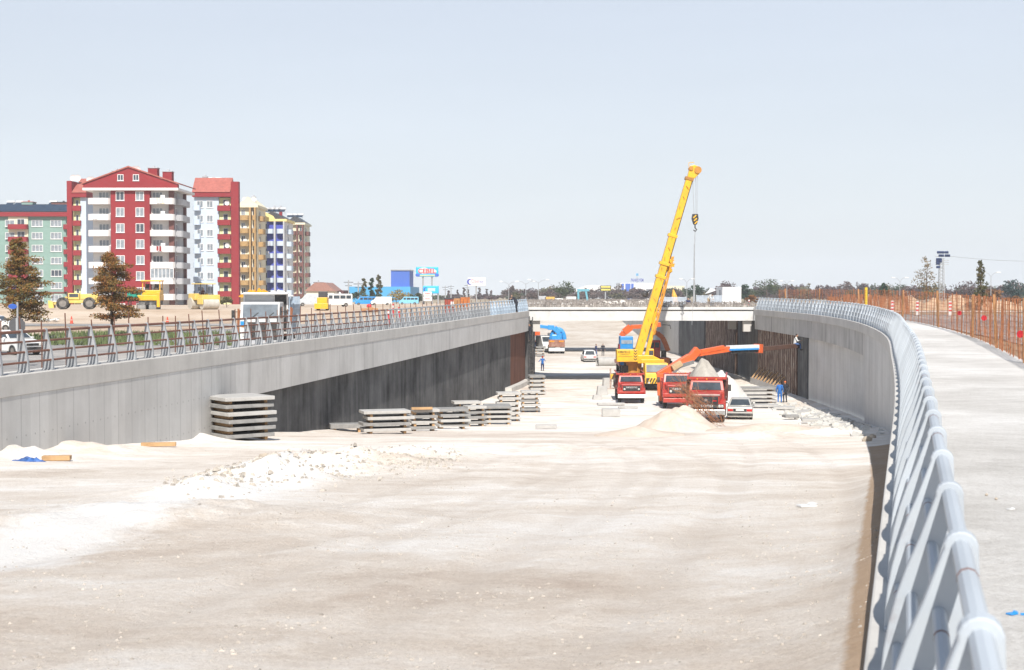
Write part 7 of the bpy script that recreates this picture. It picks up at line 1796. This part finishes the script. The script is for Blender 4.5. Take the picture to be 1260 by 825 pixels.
for k, (px, Y, w_, h_, m, lab) in enumerate(((667.5, 260, 9, 9, M_GRYR, 'grey box truck body beyond the left end of the bridge'), (676.5, 258, 12, 8, mat('amber_box', (.65,.38,.08), .6), 'amber box trailer beyond the left end of the bridge'), (703, 262, 12, 8, M_CWHITE, 'white and yellow box trailer under the grey green tree'), (688, 262, 10, 6, M_CWHITE, 'white box beyond the bridge left of the grey green tree'))):
    # stand on the left bank beyond the cutting
    Y = 360.0; x = X(px, Y); s = Y/F; t = thing('box_trailer', lab, 'trailer', (x, Y, -.3)); H = Z(375-h_-1.5, Y)+.3
    MB().bx(-w_*s/2, w_*s/2, 0, 6, .8, H).build('box', m, t, bevel=.05)
    for y_ in (1, 5):
        for x_ in (-w_*s/2+.3, w_*s/2-.3): wheel(t, x_, y_, .5, .5, .3)
# red-orange site cabin, rusty shutter panel, orange barriers on the left bank
t = thing('container', 'rusty red site container with white patch under the white billboard', 'container', L3(560, 150)); a_, b_ = X(547,150)-t.location.x, X(569,150)-t.location.x; H = Z(368.5,150)-t.location.z; MB().bx(a_, b_, 0, 2.5, .1, H).build('box', mat('rusty_red_paint', (.35,.06,.035), .7, var=.3, dirt=(.2,.09,.05), dirt_amt=.6), t, bevel=.03); MB().bx(a_+.65, a_+1.2, -.03, -.004, H-.75, H-.25).build('white_patch', M_CWHITE, t); MB().bx(a_-.05, b_+.05, -.05, 2.55, H+.003, H+.14).build('roof', M_DARKM, t)
t = thing('formwork_panel', 'rust orange formwork panel right of the rusty red container', 'panel', L3(572.5, 148)); MB().box((0,0,(Z(366,148)-t.location.z)/2), (.95,.12,Z(366,148)-t.location.z)).build('sheet', mat('rust_orange_sheet', (.42,.13,.03), .8, var=.3), t); MB().bx(-1.2,-.5,.05,.1,0,Z(367.5,148)-t.location.z).build('timber_board', M_ORTIM, t)
for k, (px, w_, h_, m) in enumerate(((448, 8, 4.5, M_ORTIM), (455, 7, 6, M_ORTIM), (461, 7, 4.5, M_ORTIM))):
    Y = 165.0; s = Y/F; x = X(px, Y); z = left_z(x, Y); t = thing('timber_pile', ['left orange timber pile on the left bank', 'middle orange timber pile with a red bundle on top', 'right orange timber pile on the left bank'][k], 'timber pile', (x, Y, z)); mb = MB()
    for i in range(4):
        for j in range(3): mb.bar((-w_*s/2, j*.3, .1+i*h_*s/4), (w_*s/2, j*.3+.1, .1+i*h_*s/4), h_*s/5)
    mb.build('timber', m, t)
    if k == 1: MB().ball((-.1,.2,h_*s+.15), (.3,.25,.25), 10, 7).build('red_bundle', M_RLET, t)
for k, (px, py) in enumerate(((478, 384), (484, 377), (491, 381))):
    Y = 122.0; x = X(px, Y); z = left_z(x, Y); t = thing('marker_post', ['low red marker post behind the left railing', 'tall red and white marker post behind the left railing', 'white topped red marker post behind the left railing'][k], 'post', (x, Y, z)); H = Z(py-3, Y)-z; MB().tube([(0,0,0),(0,0,H)], .08, 8).build('post', M_RLET, t); MB().tube([(0,0,H-.35),(0,0,H-.15)], .085, 8).build('white_band', M_CWHITE, t)
for k, px in enumerate(range(506, 548, 4)):
    Y = 140.0; x = X(px, Y); z = left_z(x, Y); mb = MB(); mb.bar((0,0,-.1),(.1*((k % 3)-1),0,1.35),.06); mb.bar((.28,0,-.1),(.2,0,1.25),.05); mb.bar((-.2,0,.6),(.5,0,.7),.04); o = mb.build('rusty_stake', M_ORSTK); o.location = (x, Y, z+.1); tag(o, 'rusty steel stake on the left bank before the billboards', 'stake', 'rusty stakes on the left bank')
t = thing('skid_loader', 'small yellow loader in front of the white minibus', 'loader', L3(396.5, 168)); MB().bx(-.6,.6,-.2,1.4,.4,1.5).build('body', M_TYEL, t, bevel=.06); MB().bx(-.5,.5,.3,1.3,1.501,2.2).build('cab', M_DARKM, t, bevel=.05); MB().bx(-.8,.8,-1.0,-.25,.15,.8).build('bucket', M_TYEL, t, bevel=.04)
for x_ in (-.55,.55):
    for y_ in (0,1.1): wheel(t, x_, y_, .35, .35, .25)
t = thing('rubble_pile', 'white boards and debris on the embankment left of the traffic cones', 'debris', L3(60, 152)); mb = MB(); rn = random.Random(4)
for i in range(14): mb.box((rn.uniform(-1,1), rn.uniform(-.5,.5), .15+rn.uniform(0,.2)), (rn.uniform(.3,.8), .3, .12), rn.uniform(0,3), rn.uniform(-.4,.4))
mb.build('board', M_CWHITE, t)

# scraps on the walkway
for k, (px, py, c_, lab) in enumerate(((1246, 624, M_CWHITE, 'white paper scrap on the right walkway'), (1249, 752, M_CBLUE, 'blue scrap with a brown twig at the right edge of the walkway'), (1216, 607, M_ROCK, 'small brown stone on the right walkway'), (1228, 612, M_ROCK, 'second small brown stone near the paper scrap on the walkway'))):
    Y = (EYE - .01 - 0) / ((py - HZ) / F); x = X(px, Y); mb = MB()
    if k < 2: mb.box((0,0,.006), (.07,.045,.008), .5); mb.box((.03,.02,.012), (.05,.03,.006), 1.1, .3)
    else: mb.ball((0,0,.012), (.018,.014,.014), 8, 6)
    if k == 1: mb.bar((.05,-.02,.008), (.2,-.05,.01), .012)
    o = mb.build('paper_scrap' if k < 2 else 'stone', c_); o.location = (x, Y, zr(Y)+.006); tag(o, lab, 'litter' if k < 2 else 'stone')

# ================================================================ haze: one closed box of even thin air
hm = bpy.data.materials.new('thin_haze'); hm.use_nodes = True; hn = hm.node_tree; hn.nodes.remove(hn.nodes['Principled BSDF'])
pv = hn.nodes.new('ShaderNodeVolumePrincipled'); pv.inputs['Color'].default_value = (.86, .92, 1.0, 1); pv.inputs['Density'].default_value = .00024
pv.inputs['Anisotropy'].default_value = -.38
hn.links.new(pv.outputs[0], hn.nodes['Material Output'].inputs['Volume'])
hz = MB(); hz.bx(-2700, 2700, -100, 2700, -8.2, 62); hz = hz.build('haze', hm); stuff(hz)
